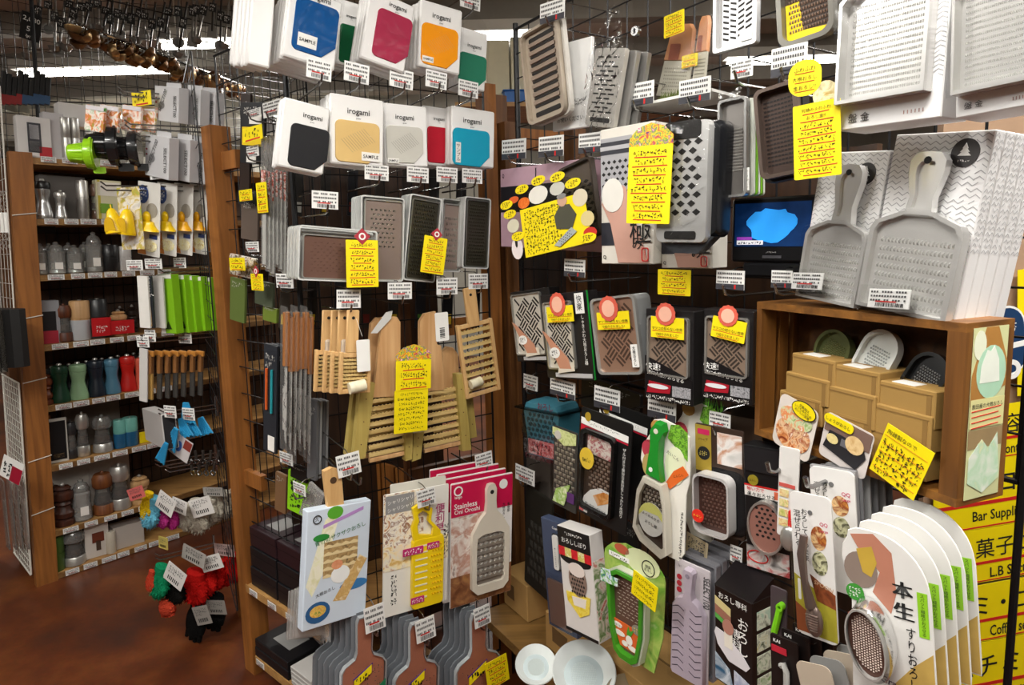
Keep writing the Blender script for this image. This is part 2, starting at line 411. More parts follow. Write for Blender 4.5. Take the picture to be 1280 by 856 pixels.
def pop_card(pl, x0, y0, x1, y1, w, label, lines=5, chars=8, lean=None, yaw=0, col='#f2dc0c', red=True, pitch=0, flower=False, emblem=None, th=.06, head=()):
    """yellow hand-written card with red underlines"""
    f = Face(pl, x0, y0, x1, y1, w, yaw, lean, pitch)
    o = f.thing('handwritten_card', label, 'sign')
    MB().prism(rr(f.W, f.H, .002, 2), -.0006, .0006).build('card', mat(col, .45, var=.03), o)
    top = f.H / 2 * .96; hh = f.H * .92
    lh = hh / lines
    for l in range(lines):
        z = hh / 2 - lh * (l + .42)
        if l < len(head): text(head[l], o, 0, z, h=lh * .5, m=YINK, y=-.0014)
        else: scribble(o, 0, z, f.W * random.uniform(.66, .84), lh * .62, 1, chars + 2, YINK, random.randint(0, 5), y=-.0014, th=th + .02)
    if red:
        for l in range(lines):
            z = hh / 2 - hh / lines * (l + .93); wv = f.W * random.uniform(.55, .86)
            MB().box(-wv/2, wv/2, -.0012, -.0008, z - lh * .055, z + lh * .055).build('underline', RED, o, RY(random.uniform(-1.5, 1.5)).to_4x4())
    if flower:
        z0 = f.H / 2
        hb = MB().prism(sym([(f.W*.5, z0 - .002), (f.W*.5, z0 + f.W*.16), (f.W*.3, z0 + f.W*.34), (0, z0 + f.W*.42)]), -.0005, .0006)
        hb.build('decorated_header', photo(['#203a8a', '#d8502a', '#f0d020', '#2a8a4a', '#e070a0', '#f4e8d0'], 90, .4), o)
        text('マツコの知らない世界', o, 0, z0 + f.W*.05, w=f.W*.8, m=YEL, y=-.0014) if flower == 2 else None
    if emblem == 'G':
        d = f.W * .42; e = MB().prism([(0, f.H/2 - d*.35), (d*.6, f.H/2 + d*.25), (0, f.H/2 + d*.85), (-d*.6, f.H/2 + d*.25)], -.0022, -.0012).build('emblem', mat('#a8303c', .5), o)
        MB().ring(ell(d*.52, d*.52, 12, 0, f.H/2 + d*.25), ell(d*.3, d*.3, 12, 0, f.H/2 + d*.25), -.0030, -.0023).build('emblem_ring', WHITE, e)
    return o
# ================================================================== the shop itself
def floor_mat():
    m = bpy.data.materials.new('stained_concrete'); m.use_nodes = True; nt = m.node_tree; b = nt.nodes['Principled BSDF']
    tc = nt.nodes.new('ShaderNodeTexCoord'); n = nt.nodes.new('ShaderNodeTexNoise'); n.inputs['Scale'].default_value = 2.2; n.inputs['Detail'].default_value = 7; n.inputs['Roughness'].default_value = .62
    r = nt.nodes.new('ShaderNodeValToRGB'); e = r.color_ramp.elements
    e[0].position = .3; e[0].color = lin('#34201a'); e[1].position = .72; e[1].color = lin('#7a4520'); x = e.new(.5); x.color = lin('#562a15')
    n2 = nt.nodes.new('ShaderNodeTexNoise'); n2.inputs['Scale'].default_value = 60; n2.inputs['Detail'].default_value = 3
    mx = nt.nodes.new('ShaderNodeMix'); mx.data_type = 'RGBA'; mx.blend_type = 'OVERLAY'; mx.inputs[0].default_value = .25
    nt.links.new(tc.outputs['Object'], n.inputs['Vector']); nt.links.new(tc.outputs['Object'], n2.inputs['Vector']); nt.links.new(n.outputs['Fac'], r.inputs['Fac'])
    nt.links.new(r.outputs['Color'], mx.inputs[6]); nt.links.new(n2.outputs['Color'], mx.inputs[7]); nt.links.new(mx.outputs[2], b.inputs['Base Color'])
    b.inputs['Roughness'].default_value = .38; b.inputs['Specular IOR Level'].default_value = .4
    return m
struct('floor', MB().box(-7, 5, -3.5, 9, -.05, 0), floor_mat())
CEILM = mat('#bdb9af', .8, var=.12, scale=3)
struct('ceiling', MB().box(-7, 5, -3.5, 9, CEIL + .25, CEIL + .3), CEILM)
WALLM = mat('#8c887e', .8, var=.1, scale=2)
struct('wall_back', MB().box(-7, 5, 9, 9.1, 0, CEIL + .25), WALLM)
struct('wall_left', MB().box(-7.1, -7, -3.5, 9, 0, CEIL + .25), WALLM)
struct('wall_right', MB().box(5, 5.1, -3.5, 9, 0, CEIL + .25), WALLM)
struct('wall_front', MB().box(-7, 5, -3.6, -3.5, 0, CEIL + .25), WALLM)
for k in range(7):
    y = 2.9 + k * .95
    struct('trim_%d' % (k + 1), MB().box(-7, 5, y - .05, y + .05, CEIL + .1, CEIL + .25), mat('#96938b', .7))
TUBE = mat('#fffaf0', .4, emit=28, var=0); HOUS = mat('#d8d8d2', .5)
hm = MB().box(-.62, .62, -.07, .07, .02, .09).mesh(name='housing'); tm = MB().tube([(-.6, 0, -.012), (.6, 0, -.012)], .018, 10).mesh(True, 'tube')
for i, (lx, ly) in enumerate(LAMPS):
    o = thing('fluorescent_lamp', 'long white fluorescent batten hung under the grey ceiling', 'lamp', T((lx, ly, CEIL - .05 - (.3 if i < 3 else 0))), 'ceiling fluorescent lamps')
    mesh_obj('housing', hm, HOUS, o); mesh_obj('tube', tm, TUBE, o)
    for sx in (-.5, .5): mesh_obj('hanger_rod', MB().tube([(sx, 0, .09), (sx, 0, .6 if i < 3 else .30)], .006, 5).mesh(name='rod'), HOUS, o)

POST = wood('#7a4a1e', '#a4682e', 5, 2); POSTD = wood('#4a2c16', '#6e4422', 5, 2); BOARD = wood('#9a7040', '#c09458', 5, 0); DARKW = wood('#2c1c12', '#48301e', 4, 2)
PEG = wood('#4e3018', '#7c5028', 5, 2)
def pbox(pl, a0, a1, w0, w1, z0, z1, tilt=True):
    """a box in a rack plane's own directions: along, out from it, up"""
    b = MB(); c = [(a0, w1, z0), (a1, w1, z0), (a1, w0, z0), (a0, w0, z0), (a0, w1, z1), (a1, w1, z1), (a1, w0, z1), (a0, w0, z1)]
    b.add([pl.at(a, z, w) for a, w, z in c], [(0,3,2,1),(4,5,6,7),(0,1,5,4),(1,2,6,5),(2,3,7,6),(3,0,4,7)]); return b
def grid_mesh(pl, a0, a1, z0, z1, da, dz, w=0.0, r=.0025, frame=.004):
    b = MB(); n = max(1, round((a1-a0)/da)); m = max(1, round((z1-z0)/dz))
    def bar(p, q, rad):
        b.tube([p, q], rad, 4)
    for i in range(n + 1):
        a = a0 + (a1-a0)*i/n; bar(pl.at(a, z0, w), pl.at(a, z1, w), frame if i in (0, n) else r)
    for j in range(m + 1):
        z = z0 + (z1-z0)*j/m; bar(pl.at(a0, z, w + .003), pl.at(a1, z, w + .003), frame if j in (0, m) else r)
    return b
WGRID = mat('#d8d6cc', .45)
# --- shelf unit with the mills
SZ = [1.765, 1.50, 1.165, .868, .572, .245, .03]          # tops of the shelf boards
su = thing('shelf_unit', 'tall wooden shelf unit full of pepper mills', 'shelf', T(PL.at(0, 0)))
iv = su.matrix_basis.inverted()
def sub(b, name, m, parent, inv, **k):
    b.v = [tuple(inv @ Vector(v)) for v in b.v]; return b.build(name, m, parent, **k)
sub(pbox(PL, 0, .088, -.05, .0, 0, 2.07), 'post', POST, su, iv); sub(pbox(PL, 1.45, 1.53, -.05, 0, 0, 2.07), 'post', POST, su, iv)
sub(pbox(PL, 0, .06, -.36, -.30, 0, 2.07), 'post', POSTD, su, iv)
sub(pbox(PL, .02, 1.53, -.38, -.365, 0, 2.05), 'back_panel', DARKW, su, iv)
sub(pbox(PL, .088, 1.45, -.36, -.02, 2.02, 2.05), 'top_board', BOARD, su, iv)
for z in SZ:
    s_ = sub(pbox(PL, .06, 1.45, -.36, -.012, z - .028, z), 'shelf_board', BOARD, su, iv)
    sub(pbox(PL, .09, 1.45, -.0115, -.008, z - .026, z + .004), 'clear_strip', film(gloss=.25, bump=0), s_, iv)
for z in SZ + [2.055]:                                   # price tickets along the shelf fronts
    a = .12; R = random.Random(int(z * 100))
    while a < .62:
        wd = R.uniform(.055, .07); c = PL.at(a + wd/2, z - .012, -.004); M = PL.basis().to_4x4(); M.translation = c
        tag_plate(su, wd, .026, M=iv @ M, style=0, name='shelf_ticket'); a += wd + R.uniform(.006, .03)
sub(grid_mesh(PL, .1, 1.45, .05, 2.0, .05, .1, -.36), 'wire_back', DKWIRE, su, iv, kind='stuff')
for z in (.36, .62, 1.0, 1.3, 1.78):                       # string tied round the post
    sub(MB().tube([PL.at(.0 - .004, z + .0, .004), PL.at(.09, z + .012, .004), PL.at(.093, z + .012, -.05)], .0025, 5), 'cable_tie', WGRID, su, iv)
PW = Plane(tuple(PL.at(-.012, 0, -.03))[:2], (PL.n.x, PL.n.y), 0); PW.v = PL.v
wp = thing('wire_panel', 'white wire grid panel on the side of the mill shelves', 'panel', T(PW.at(0, 0)))
sub(grid_mesh(PW, -.36, .0, .06, 1.0, .032, .032, 0, .0016, .004), 'wire_grid', WGRID, wp, wp.matrix_basis.inverted(), kind='stuff')
sub(grid_mesh(PW, -.36, .0, 1.26, 2.36, .07, .07, 0, .0013, .004), 'upper_wire_grid', WGRID, wp, wp.matrix_basis.inverted(), kind='stuff')
# --- rack in the middle: posts, side face, wing grid
mr = thing('display_rack', 'wooden display rack with black wire grids holding sleeve packs and wooden graters', 'rack', T(PB.at(0, 0))); iv = mr.matrix_basis.inverted()
sub(pbox(PB, -.03, .04, -.06, .01, 0, 2.02), 'post', POST, mr, iv)
sub(pbox(PM, .575, .625, -.05, 0, 0, 2.12), 'post', POST, mr, iv)
sub(pbox(PM, .625, .70, -.09, -.05, 0, 2.1), 'post', PEG, mr, iv)
sub(pbox(PM, .60, 1.05, -.11, -.07, 1.93, 2.0), 'rail', POST, mr, iv)
sub(pbox(PB, .04, .14, -.05, -.02, 1.87, 1.93), 'rail', POST, mr, iv); sub(pbox(PB, .035, .16, -.035, -.012, .745, .80), 'rail', POST, mr, iv)
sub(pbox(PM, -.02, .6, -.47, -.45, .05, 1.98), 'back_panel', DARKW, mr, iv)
sub(pbox(PB, .03, .58, -.42, .012, .335, .365), 'shelf_board', BOARD, mr, iv); sub(pbox(PB, .06, .58, -.42, .012, .06, .09), 'shelf_board', BOARD, mr, iv)
for k in range(5): sub(pbox(PB, .05 + k * .085, .125 + k * .085, -.44, -.425, .1, .76), 'back_slat', POST, mr, iv)
sub(grid_mesh(PM, -.055, .575, .12, 2.25, .045, .09, 0, .0022, .0045), 'wire_grid', DKWIRE, mr, iv, kind='stuff')
sub(MB().tube([PM.at(-.058, 0.0, .004), PM.at(-.058, 2.3, .004)], .008, 8), 'black_upright', DKWIRE, mr, iv)
sub(grid_mesh(PB, .03, .57, .5, 2.25, .05, .1, -.03, .0022, .004), 'side_wire_grid', DKWIRE, mr, iv, kind='stuff')
sub(grid_mesh(PA, -.40, .05, .28, 2.25, .11, .06, .035, .0014, .003), 'end_wire_grid', DKWIRE, mr, iv, kind='stuff')
sub(pbox(PA, -.46, -.40, -.05, 0, 0, 2.02), 'post', POST, mr, iv)
sub(pbox(PM, .30, .34, -.16, -.13, .1, 1.4), 'slat', POSTD, mr, iv); sub(pbox(PM, .42, .575, -.12, -.10, 1.28, 1.34), 'slat', POST, mr, iv); sub(pbox(PM, .3, .575, -.12, -.10, .78, .83), 'slat', POSTD, mr, iv)
for x in range(14): sub(MB().tube([PM.at(.66, .35 + x * .12, -.0495), PM.at(.66, .35 + x * .12, -.0485)], .006, 8), 'peg_hole', BLACK, mr, iv)
# --- rack to the right
rk = thing('display_rack', 'long black wire rack hung with packaged graters beside the yellow signs', 'rack', T(PR.at(0, 0))); iv = rk.matrix_basis.inverted()
sub(grid_mesh(PR, .03, 1.45, 1.2, 2.28, .075, .075, 0, .0022, .005), 'wire_grid', DKWIRE, rk, iv, kind='stuff'); sub(grid_mesh(PR, .03, 1.3, .56, 1.2, .075, .075, 0, .0022, .005), 'lower_wire_grid', DKWIRE, rk, iv, kind='stuff')
sub(MB().tube([PR.at(1.455, 0, 0), PR.at(1.455, 2.3, 0)], .006, 8), 'black_upright', DKWIRE, rk, iv); sub(MB().tube([PR.at(.03, 0, 0), PR.at(.03, 2.3, 0)], .009, 8), 'black_upright', DKWIRE, rk, iv)
sub(pbox(PR, -.10, -.02, -.04, .02, 0, 2.0), 'post', PEG, rk, iv); sub(pbox(PR, .16, .21, -.14, -.09, 0, 1.95), 'post', PEG, rk, iv)
sub(pbox(PR, -.08, .10, -.03, 0.0, 1.375, 1.43), 'rail', PEG, rk, iv)
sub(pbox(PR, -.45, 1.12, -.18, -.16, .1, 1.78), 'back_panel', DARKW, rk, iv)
sub(pbox(PR, .02, 1.05, -.12, .20, .30, .33), 'low_shelf', wood('#6e5028', '#8e6a38', 5, 0), rk, iv)
# ================================================================== wing grid: sleeve packs
SLEEVE = mat('#efeeec', .55, var=.02); LEAFLINE = mat('#6a6a60', .6, var=0)
def sleeve_pack(box, leaf, col, cname, w, lean=None, yaw=0, sample=None, n=3, D=.02, step=.024, tail=0, brand=True, back_dx=0):
    f = Face(PM, *box, w=w, yaw=yaw, lean=lean)
    o = f.thing('sleeve_pack', 'white paper sleeve pack with a %s rounded silicone leaf on its front' % cname, 'package', 'white sleeve packs on the wing grid')
    half = f.W / 2
    MB().rbox(-half, half, 0, D, -f.H/2, f.H/2, .004).build('sleeve', SLEEVE, o, smooth=True)
    cx, cz, lw, lh = f.box(*leaf); r = min(lw, lh) * .14; c = min(lw, lh) * .30
    pts = [(lw/2 - c, -lh/2), (lw/2, -lh/2 + c)] + [p for p in rr(lw, lh, r, 4) if not (p[0] > 0 and p[1] < 0)]
    pts = [(x + cx, z + cz) for x, z in pts]
    lf = MB().prism(pts, -.0035, .001, .0012).build('silicone_leaf', mat(col, .7, var=.04, spec=.12), o, smooth=True)
    hb = MB()
    if cname in ('beige', 'pale grey', 'orange', 'sky blue', 'crimson'):
        for k in range(11):
            x, z = cx + (k - 5)*lw*.05, cz + lh*.04 + (k - 5)*lh*.03; d = lw*.13
            hb.add([(x - d, -.0042, z + d), (x - d + .0009, -.0042, z + d), (x + d + .0009, -.0042, z - d), (x + d, -.0042, z - d)], [(0, 1, 2, 3)])
        hb.build('grip_lines', LEAFLINE if cname in ('beige', 'pale grey') else mat('#c9a06a' if cname == 'orange' else col, .5), lf, kind='stuff')
    if brand:
        tz = cz + lh/2 + min(.022, (f.H/2 - cz - lh/2) * .42); text('irogami', o, cx + lw*.02, tz, w=lw * .5, m=mat('#2c2c2c', .6, var=0)); text('grater', o, cx + lw*.02, tz - lw*.13, w=lw*.11, m=FINE)
    if sample:
        sx, sz, sw, sh = f.box(*sample); st = MB().box(sx - sw/2, sx + sw/2, -.0052, -.0040, sz - sh/2, sz + sh/2).build('sticker', PAPER, o)
        v = sh > sw; text('サンプル' if v else 'SAMPLE', st, sx, sz, w=sw*.85 if not v else None, h=sh*.85 if v else None, y=-.0058, vert=v)
    wr = MB().prism(sym([(half*.97, -f.H/2 - .002), (half + .003, 0), (half + .002, f.H/2), (half*.55, f.H/2 + .03), (half*.2, f.H/2 + .042), (0, f.H/2 + .042)]), -.0075, -.0070).build('clear_bag', BAG, o)
    for k in range(n):
        q = MB().rbox(-half, half, 0, D, -f.H/2, f.H/2, .004).build('sleeve_pack', SLEEVE, None, back(f.M, step * (k + 1), back_dx * (k + 1) + random.uniform(-.002, .002), random.uniform(-.003, .003)), smooth=True)
        tag(q, 'plain white sleeve pack queued behind the %s leaf pack' % cname, 'package', 'white sleeve packs behind the %s one' % cname)
    return o
sleeve_pack((357, -9, 426, 79), (366, 4, 423, 69), '#0d4f8e', 'royal blue', .25, lean=7, n=6, step=.022, sample=(371, 44, 396, 60))
for k in range(5):
    f = Face(PM, 312 - 5*k, -25, 342 - 5*k, 82 + (k % 2)*3, w=.22 - k * .03, yaw=0, lean=4 + k % 2)
    q = MB().rbox(-f.W/2, f.W/2, 0, .028, -f.H/2, f.H/2, .004).build('sleeve_pack', SLEEVE, None, f.M, smooth=True)
    tag(q, 'plain white sleeve pack at the outer end of the grid beside the royal blue one', 'package', 'white sleeve packs at the grid end')
sleeve_pack((419, 2, 456, 82), (424, 32, 451, 80), '#135c36', 'dark green', .13, lean=3, n=3)
sleeve_pack((455, -4, 515, 82), (467, 17, 514, 77), '#a62f4c', 'crimson', .25, lean=10, n=3)
sleeve_pack((524, 6, 578, 88), (526, 33, 573, 84), '#f39a12', 'orange', .22, lean=3, n=3, sample=(527, 71, 541, 78))
sleeve_pack((574, 38, 609, 111), (573, 68, 608, 108), '#2f7d62', 'sea green', .12, lean=4, n=2)
sleeve_pack((350, 128, 410, 213), (361, 158, 411, 211), '#2b2b2d', 'black', .25, lean=6, n=2, step=.02)
sleeve_pack((413, 121, 481, 207), (419, 152, 475, 204), '#dcbb7c', 'beige', .24, lean=0, n=3, sample=(451, 191, 474, 202))
sleeve_pack((481, 131, 535, 208), (483, 158, 529, 204), '#cfcdc4', 'pale grey', .20, lean=-2, n=2, sample=(484, 198, 498, 204))
sleeve_pack((529, 134, 566, 207), (534, 159, 563, 204), '#b81f32', 'red', .13, lean=0, n=2)
sleeve_pack((565, 136, 619, 208), (566, 162, 612, 208), '#1fa0bf', 'sky blue', .18, lean=1, n=2, sample=(569, 178, 575, 203))
for b, w, t in (((383, 75, 415, 99), .26, 'under the royal blue leaf pack'), ((430, 79, 462, 103), .24, 'under the dark green leaf pack'), ((487, 87, 517, 110), .24, 'under the crimson leaf pack'),
                ((532, 89, 559, 110), .24, 'under the orange leaf pack'), ((573, 101, 598, 121), .22, 'under the sea green leaf pack'), ((575, -8, 601, 11), .14, 'above the orange leaf pack'),
                ((456, 206, 486, 225), .24, 'under the beige leaf pack'), ((509, 209, 536, 228), .22, 'under the pale grey leaf pack'), ((546, 209, 572, 228), .2, 'under the red leaf pack'), ((578, 211, 603, 229), .2, 'under the sky blue leaf pack'),
                ((390, 239, 423, 261), .24, 'between the black leaf pack and the bronze tray'), ((421, 362, 451, 385), .24, 'under the bronze landscape tray'), ((485, 353, 515, 374), .24, 'under the toothed bronze plate grater'),
                ((546, 347, 572, 368), .22, 'under the tilted dark grater'), ((586, 342, 610, 361), .2, 'above the ladder grater by the post')):
    price_hook(PM, *b, w, 'chrome hook with a white price tag ' + t, 0, lean=3 if b[1] < 130 else 0)
# ------------------------------------------------------------------ metal graters in clear cases
def teeth(f, x0, y0, x1, y1, nx, ny, s=.35, d=.003, stag=True, y=-.001):
    cx, cz, w, h = f.box(x0, y0, x1, y1); b = MB()
    for j in range(ny):
        for i in range(nx - (1 if stag and j % 2 else 0)):
            x = cx - w/2 + w * (i + .5 + (.5 if stag and j % 2 else 0)) / nx; z = cz - h/2 + h * (j + .5) / ny
            b.pyr(x, y, z, w/nx*s, h/ny*s*.8, d)
    return b
CASE = film('#e8eae8', gloss=.3, rough=.15, bump=.25, alpha=.93); CASEEDGE = mat('#c9cbc8', .25, spec=.6)
OLIVE = mat('#3a372c', .35, .3); BRZ = mat('#94837a', .35, .35)
def cased(box, w, lean, plate, col, label, kind='holes', n=2, step=.022, yaw=0, D=.018, rim='#b9bab4', tb=None):
    D = min(D, step - .004); f = Face(PM, *box, w=w, lean=lean, yaw=yaw)
    o = f.thing('plate_grater', label, 'grater')
    MB().ring(rr(f.W, f.H, .008), rr(f.W - .008, f.H - .008, .006), -.003, D).build('clear_case', CASEEDGE, o, smooth=True)
    cx, cz, pw, ph = f.box(*plate); p = MB()
    p.prism(rr(pw, ph, .008, 4, cx, cz), .003, .006).build('plate', col, o, smooth=True)
    MB().ring(rr(pw, ph, .008, 4, cx, cz), rr(pw - .007, ph - .007, .006, 4, cx, cz), -.002, .004).build('plate_rim', mat(rim, .3, .7), o, smooth=True)
    if kind == 'holes': teeth(f, *tb, 6, 9, .32, .004, y=.003).build('teeth', mat('#dedcd4', .2, 1), o, kind='stuff')
    if kind == 'rasp': teeth(f, plate[0]+4, plate[1]+5, plate[2]-4, plate[3]-5, 9, 18, .4, .004, y=.003).build('teeth', col, o, kind='stuff')
    if kind == 'fine': teeth(f, plate[0]+8, plate[1]+8, plate[2]-8, plate[3]-8, 10, 10, .2, .0015, y=.003).build('teeth', col, o, kind='stuff')
    MB().prism(rr(f.W - .006, f.H - .006, .006), -.0045, -.004).build('clear_front', CLEAR, o)
    me = None
    for k in range(n):
        q = MB().ring(rr(f.W, f.H, .008), rr(f.W - .014, f.H - .014, .006), 0, D); q.prism(rr(f.W - .012, f.H - .012, .006), .004, .007)
        q = q.build('plate_grater', CASEEDGE, None, back(f.M, step * (k + 1)), smooth=True); tag(q, 'cased grater queued behind the ' + label.split(' in ')[0], 'grater', 'graters behind the ' + label.split(' in ')[0])
    return o
cased((374, 285, 472, 352), .24, 2, (379, 295, 470, 350), mat('#77584c', .35, .3), 'bronze coloured landscape grater tray in a clear case', 'fine', 3, .03)
cased((451, 246, 505, 352), .20, 1, (455, 250, 504, 351), BRZ, 'bronze plate grater with a block of bright silver teeth in a clear case', 'holes', 4, .016, tb=(463, 260, 496, 311))
cased((508, 245, 548, 352), .19, 6, (511, 250, 546, 350), OLIVE, 'dark olive rasp grater tilted in a pale case with a yellow card', 'rasp', 2, .022, rim='#8b8c86')
cased((551, 249, 577, 340), .12, 3, (553, 255, 575, 338), BRZ, 'narrow bronze grater with silver teeth in a clear bag', 'holes', 1, tb=(556, 270, 572, 330))
cased((579, 247, 612, 336), .15, 3, (582, 250, 611, 334), OLIVE, 'dark olive rasp grater in a clear case beside the wooden post', 'rasp', 2, .02, rim='#8b8c86')
pop_card(PM, 433, 300, 473, 359, .27, 'yellow handwritten card with a red diamond emblem over the bronze tray', 6, 7, lean=-1, emblem='G')
pop_card(PM, 528, 296, 557, 342, .24, 'small tilted yellow handwritten card with a red diamond emblem on the dark olive rasp', 6, 6, lean=8, emblem='G')

# ------------------------------------------------------------------ wooden graters
OAK = wood('#c79a62', '#dcb67e', 7, 2); OAK2 = wood('#b88a58', '#d0a878', 7, 2); BAMBOO = wood('#a08a44', '#b8a45c', 6, 2); SLAT = wood('#b89a5c', '#d8bd80', 7, 0)
def zig(x0, x1, z, h, y0, y1, n=12, amp=.002):
    """a bamboo slat with a saw-toothed upper edge"""
    top = []; N = n * 2
    for k in range(N + 1): top.append((x0 + (x1-x0)*k/N, z + h/2 + (amp if k % 2 else -amp)))
    pts = [(x0, z - h/2), (x1, z - h/2)] + list(reversed(top)); return MB().prism(pts, y0, y1)
def ladder(f, o, fb, hb, nsl=8, rail=.008, m=OAK, top=True):
    cx, cz, w, h = f.box(*fb); y1 = .014
    for sx in (-1, 1): MB().rbox(cx + sx*(w/2 - rail/2) - rail/2, cx + sx*(w/2 - rail/2) + rail/2, 0, y1, cz - h/2, cz + h/2, .001).build('side_rail', m, o)
    for z in (cz + h/2 - .008, cz - h/2 + .006): MB().rbox(cx - w/2 + rail, cx + w/2 - rail, .002, y1 - .002, z - .006, z + .006, .001).build('cross_bar', m, o)
    for k in range(nsl): zig(cx - w/2 + rail*.9, cx + w/2 - rail*.9, cz - h/2 + .014 + (h - .03) * (k + .5) / nsl, h/nsl*.42, .004, .010, 9, h/nsl*.09).build('tooth_slat', SLAT, o)
    hx, hz, hw, hh = f.box(*hb); MB().rbox(hx - hw/2, hx + hw/2, .001, .012, hz - hh/2, hz + hh/2, .002).build('handle', m, o, smooth=True)
    MB().lathe([(.0045, -.0004), (.0045, .0)], 10, (hx, .0008, hz + hh*.32), 'Y').build('hanging_hole', BLACK, o)
for k in range(4):
    dx = (0, 11, 20, 31)[k]; f = Face(PM, 425 - dx, 388, 464 - dx, 492, w=.25 - .030 * k, lean=2)
    o = f.thing('wooden_grater', ('small pale ladder grater with a white swing tag' if k == 0 else 'small pale ladder grater queued behind the one with a white swing tag'), 'grater', None if k == 0 else 'small ladder graters')
    ladder(f, o, (425 - dx, 440 - k, 464 - dx, 492 - k), (434 - dx, 388, 449 - dx, 441), 8, .009)
    if k == 0:
        pts = [(x, z) for x, z in rr(.019*1.9, .068*1.25, .003, 3)]
        t = MB().prism(pts, -.004, -.003).build('swing_tag', WHITE, o, T((f.xz(453, 444)[0], -.004, f.xz(453, 444)[1])) @ RY(-4))
        MB().tube([(f.xz(452, 420)[0], -.005, f.xz(452, 420)[1]), (f.xz(445, 398)[0], -.002, f.xz(445, 398)[1])], .0006, 4).build('string', WHITE, o)
        a = f.xz(435, 485); b = f.xz(455, 480); MB().tube([(a[0], -.008, a[1]), (b[0], -.008, b[1])], .016, 14).build('paper_roll', wood('#d8cfae', '#e6e0c8', 9, 2), o, smooth=True)
    else:
        MB().rbox(-.018, .012, -.014, .0, f.xz(420, 444)[1], f.xz(420, 424)[1], .004).build('wrapped_brush', mat('#b8a894', .7), o) if k in (1, 3) else None
f = Face(PM, 575, 363, 622, 494, w=.20, lean=-8)
o = f.thing('wooden_grater', 'pale ladder grater with a rolled paper label on a hook by the wooden post', 'grater'); ladder(f, o, (577, 402, 622, 494), (583, 360, 598, 408), 9, .011)
a = f.xz(588, 480); MB().tube([(a[0] - .004, -.008, a[1]), (a[0] + .034, -.008, a[1] + .004)], .014, 14).build('paper_roll', wood('#d8cfae', '#e6e0c8', 9, 2), o, smooth=True)
def big_grater(f, hp, slats, rails, label, swing=None):
    """broad board handle over a slatted bed between two splayed bamboo rails; all outlines in picture points"""
    o = f.thing('wooden_grater', label, 'grater')
    MB().prism([f.xz(*p) for p in hp], -.004, .010, .001).build('handle', OAK2, o, smooth=True)
    x0, y0, x1, y1, n = slats; a = f.xz(x0, y0); b = f.xz(x1, y1); 
    for k in range(n):
        zc = a[1] + (b[1] - a[1]) * (k + .5) / n; zig(a[0], b[0], zc, abs(b[1]-a[1])/n*.5, .0, .007, 12, .0016).build('tooth_slat', SLAT, o, RY(-3))
    z = b[1] - .004; MB().rbox(a[0], b[0], -.001, .010, z - .006, z + .006, .001).build('cross_bar', OAK2, o, RY(-3))
    for r in rails:
        ra = MB().prism([f.xz(*p) for p in r], -.012, .014, .0008).build('side_rail', BAMBOO, o)
        for q in (.2, .5, .8):
            px = sum(p[0] for p in r) / 4; c0 = ((r[0][0]+r[1][0])/2, (r[0][1]+r[1][1])/2); c1 = ((r[2][0]+r[3][0])/2, (r[2][1]+r[3][1])/2)
            xz = f.xz(c0[0] + (c1[0]-c0[0])*q, c0[1] + (c1[1]-c0[1])*q); MB().lathe([(.0018, -.0008), (.0018, 0)], 8, (xz[0], -.012, xz[1]), 'Y').build('pin', POSTD, ra)
    return o
f = Face(PM, 440, 395, 520, 578, w=.19, lean=0)
o = big_grater(f, [(466, 497), (477, 397), (483, 395), (496, 396), (500, 402), (500, 495)], (457, 497, 512, 565, 8), [[(449, 480), (467, 478), (455, 571), (440, 575)], [(505, 490), (516, 490), (513, 573), (505, 575)]], 'broad cedar grater with a pitted board handle beside the long yellow card')
MB().prism([f.xz(*p) for p in ((462, 416), (481, 390), (489, 388), (487, 398), (470, 416))], -.010, -.008).build('swing_tag', mat('#c8c8c4', .4), o)
f2 = Face(PM, 432, 395, 520, 578, w=.15, lean=0)
big_grater(f2, [(458, 480), (463, 405), (470, 397), (482, 397), (487, 404), (490, 480)], (448, 497, 505, 560, 5), [[(441, 480), (450, 478), (443, 566), (431, 568)]], 'broad cedar grater queued behind the one with the pitted handle')
f = Face(PM, 520, 388, 600, 565, w=.18, lean=0)
o = big_grater(f, [(524, 490), (524, 402), (530, 392), (544, 389), (546, 430), (551, 432), (555, 487)], (526, 487, 574, 553, 8), [[(568, 467), (577, 466), (587, 561), (576, 563)], [(515, 540), (528, 538), (524, 572), (513, 576)]], 'broad cedar grater with a white barcode swing tag beside the long yellow card')
t = MB().prism(rr(.043, .085, .004, 3), -.008, -.007).build('swing_tag', WHITE, o, T((f.xz(551, 408)[0], 0, f.xz(551, 408)[1])) @ RY(-3))
bb = MB()
for k in range(8): bb.box(-.008, .008, -.0088, -.0082, -.033 + k * .004, -.0315 + k * .004 + (k % 3) * .0006)
bb.build('bar_code', INK, t, kind='stuff')
f2 = Face(PM, 530, 395, 610, 565, w=.14, lean=0)
big_grater(f2, [(552, 485), (552, 440), (558, 433), (566, 434), (572, 442), (574, 485)], (540, 487, 584, 550, 5), [[(577, 462), (585, 461), (594, 545), (586, 547)]], 'broad cedar grater queued behind the one with the white barcode tag')
pop_card(PM, 495, 450, 539, 487, .252, 'yellow handwritten card with a flowered header hung over the cedar graters', 3, 9, lean=1, flower=True); pop_card(PM, 493, 487, 535, 540, .25, 'narrower yellow handwritten card hanging below the flowered header card', 8, 9, lean=1, red=False)
# ------------------------------------------------------------------ boxed and carded graters lower on the wing
def carded_front(f, o, col='#f0efe9', D=.003, r=.004): return MB().prism(rr(f.W, f.H, r), 0, D, .0008).build('card', col if not isinstance(col, str) else mat(col, .4, var=.03), o, smooth=True)
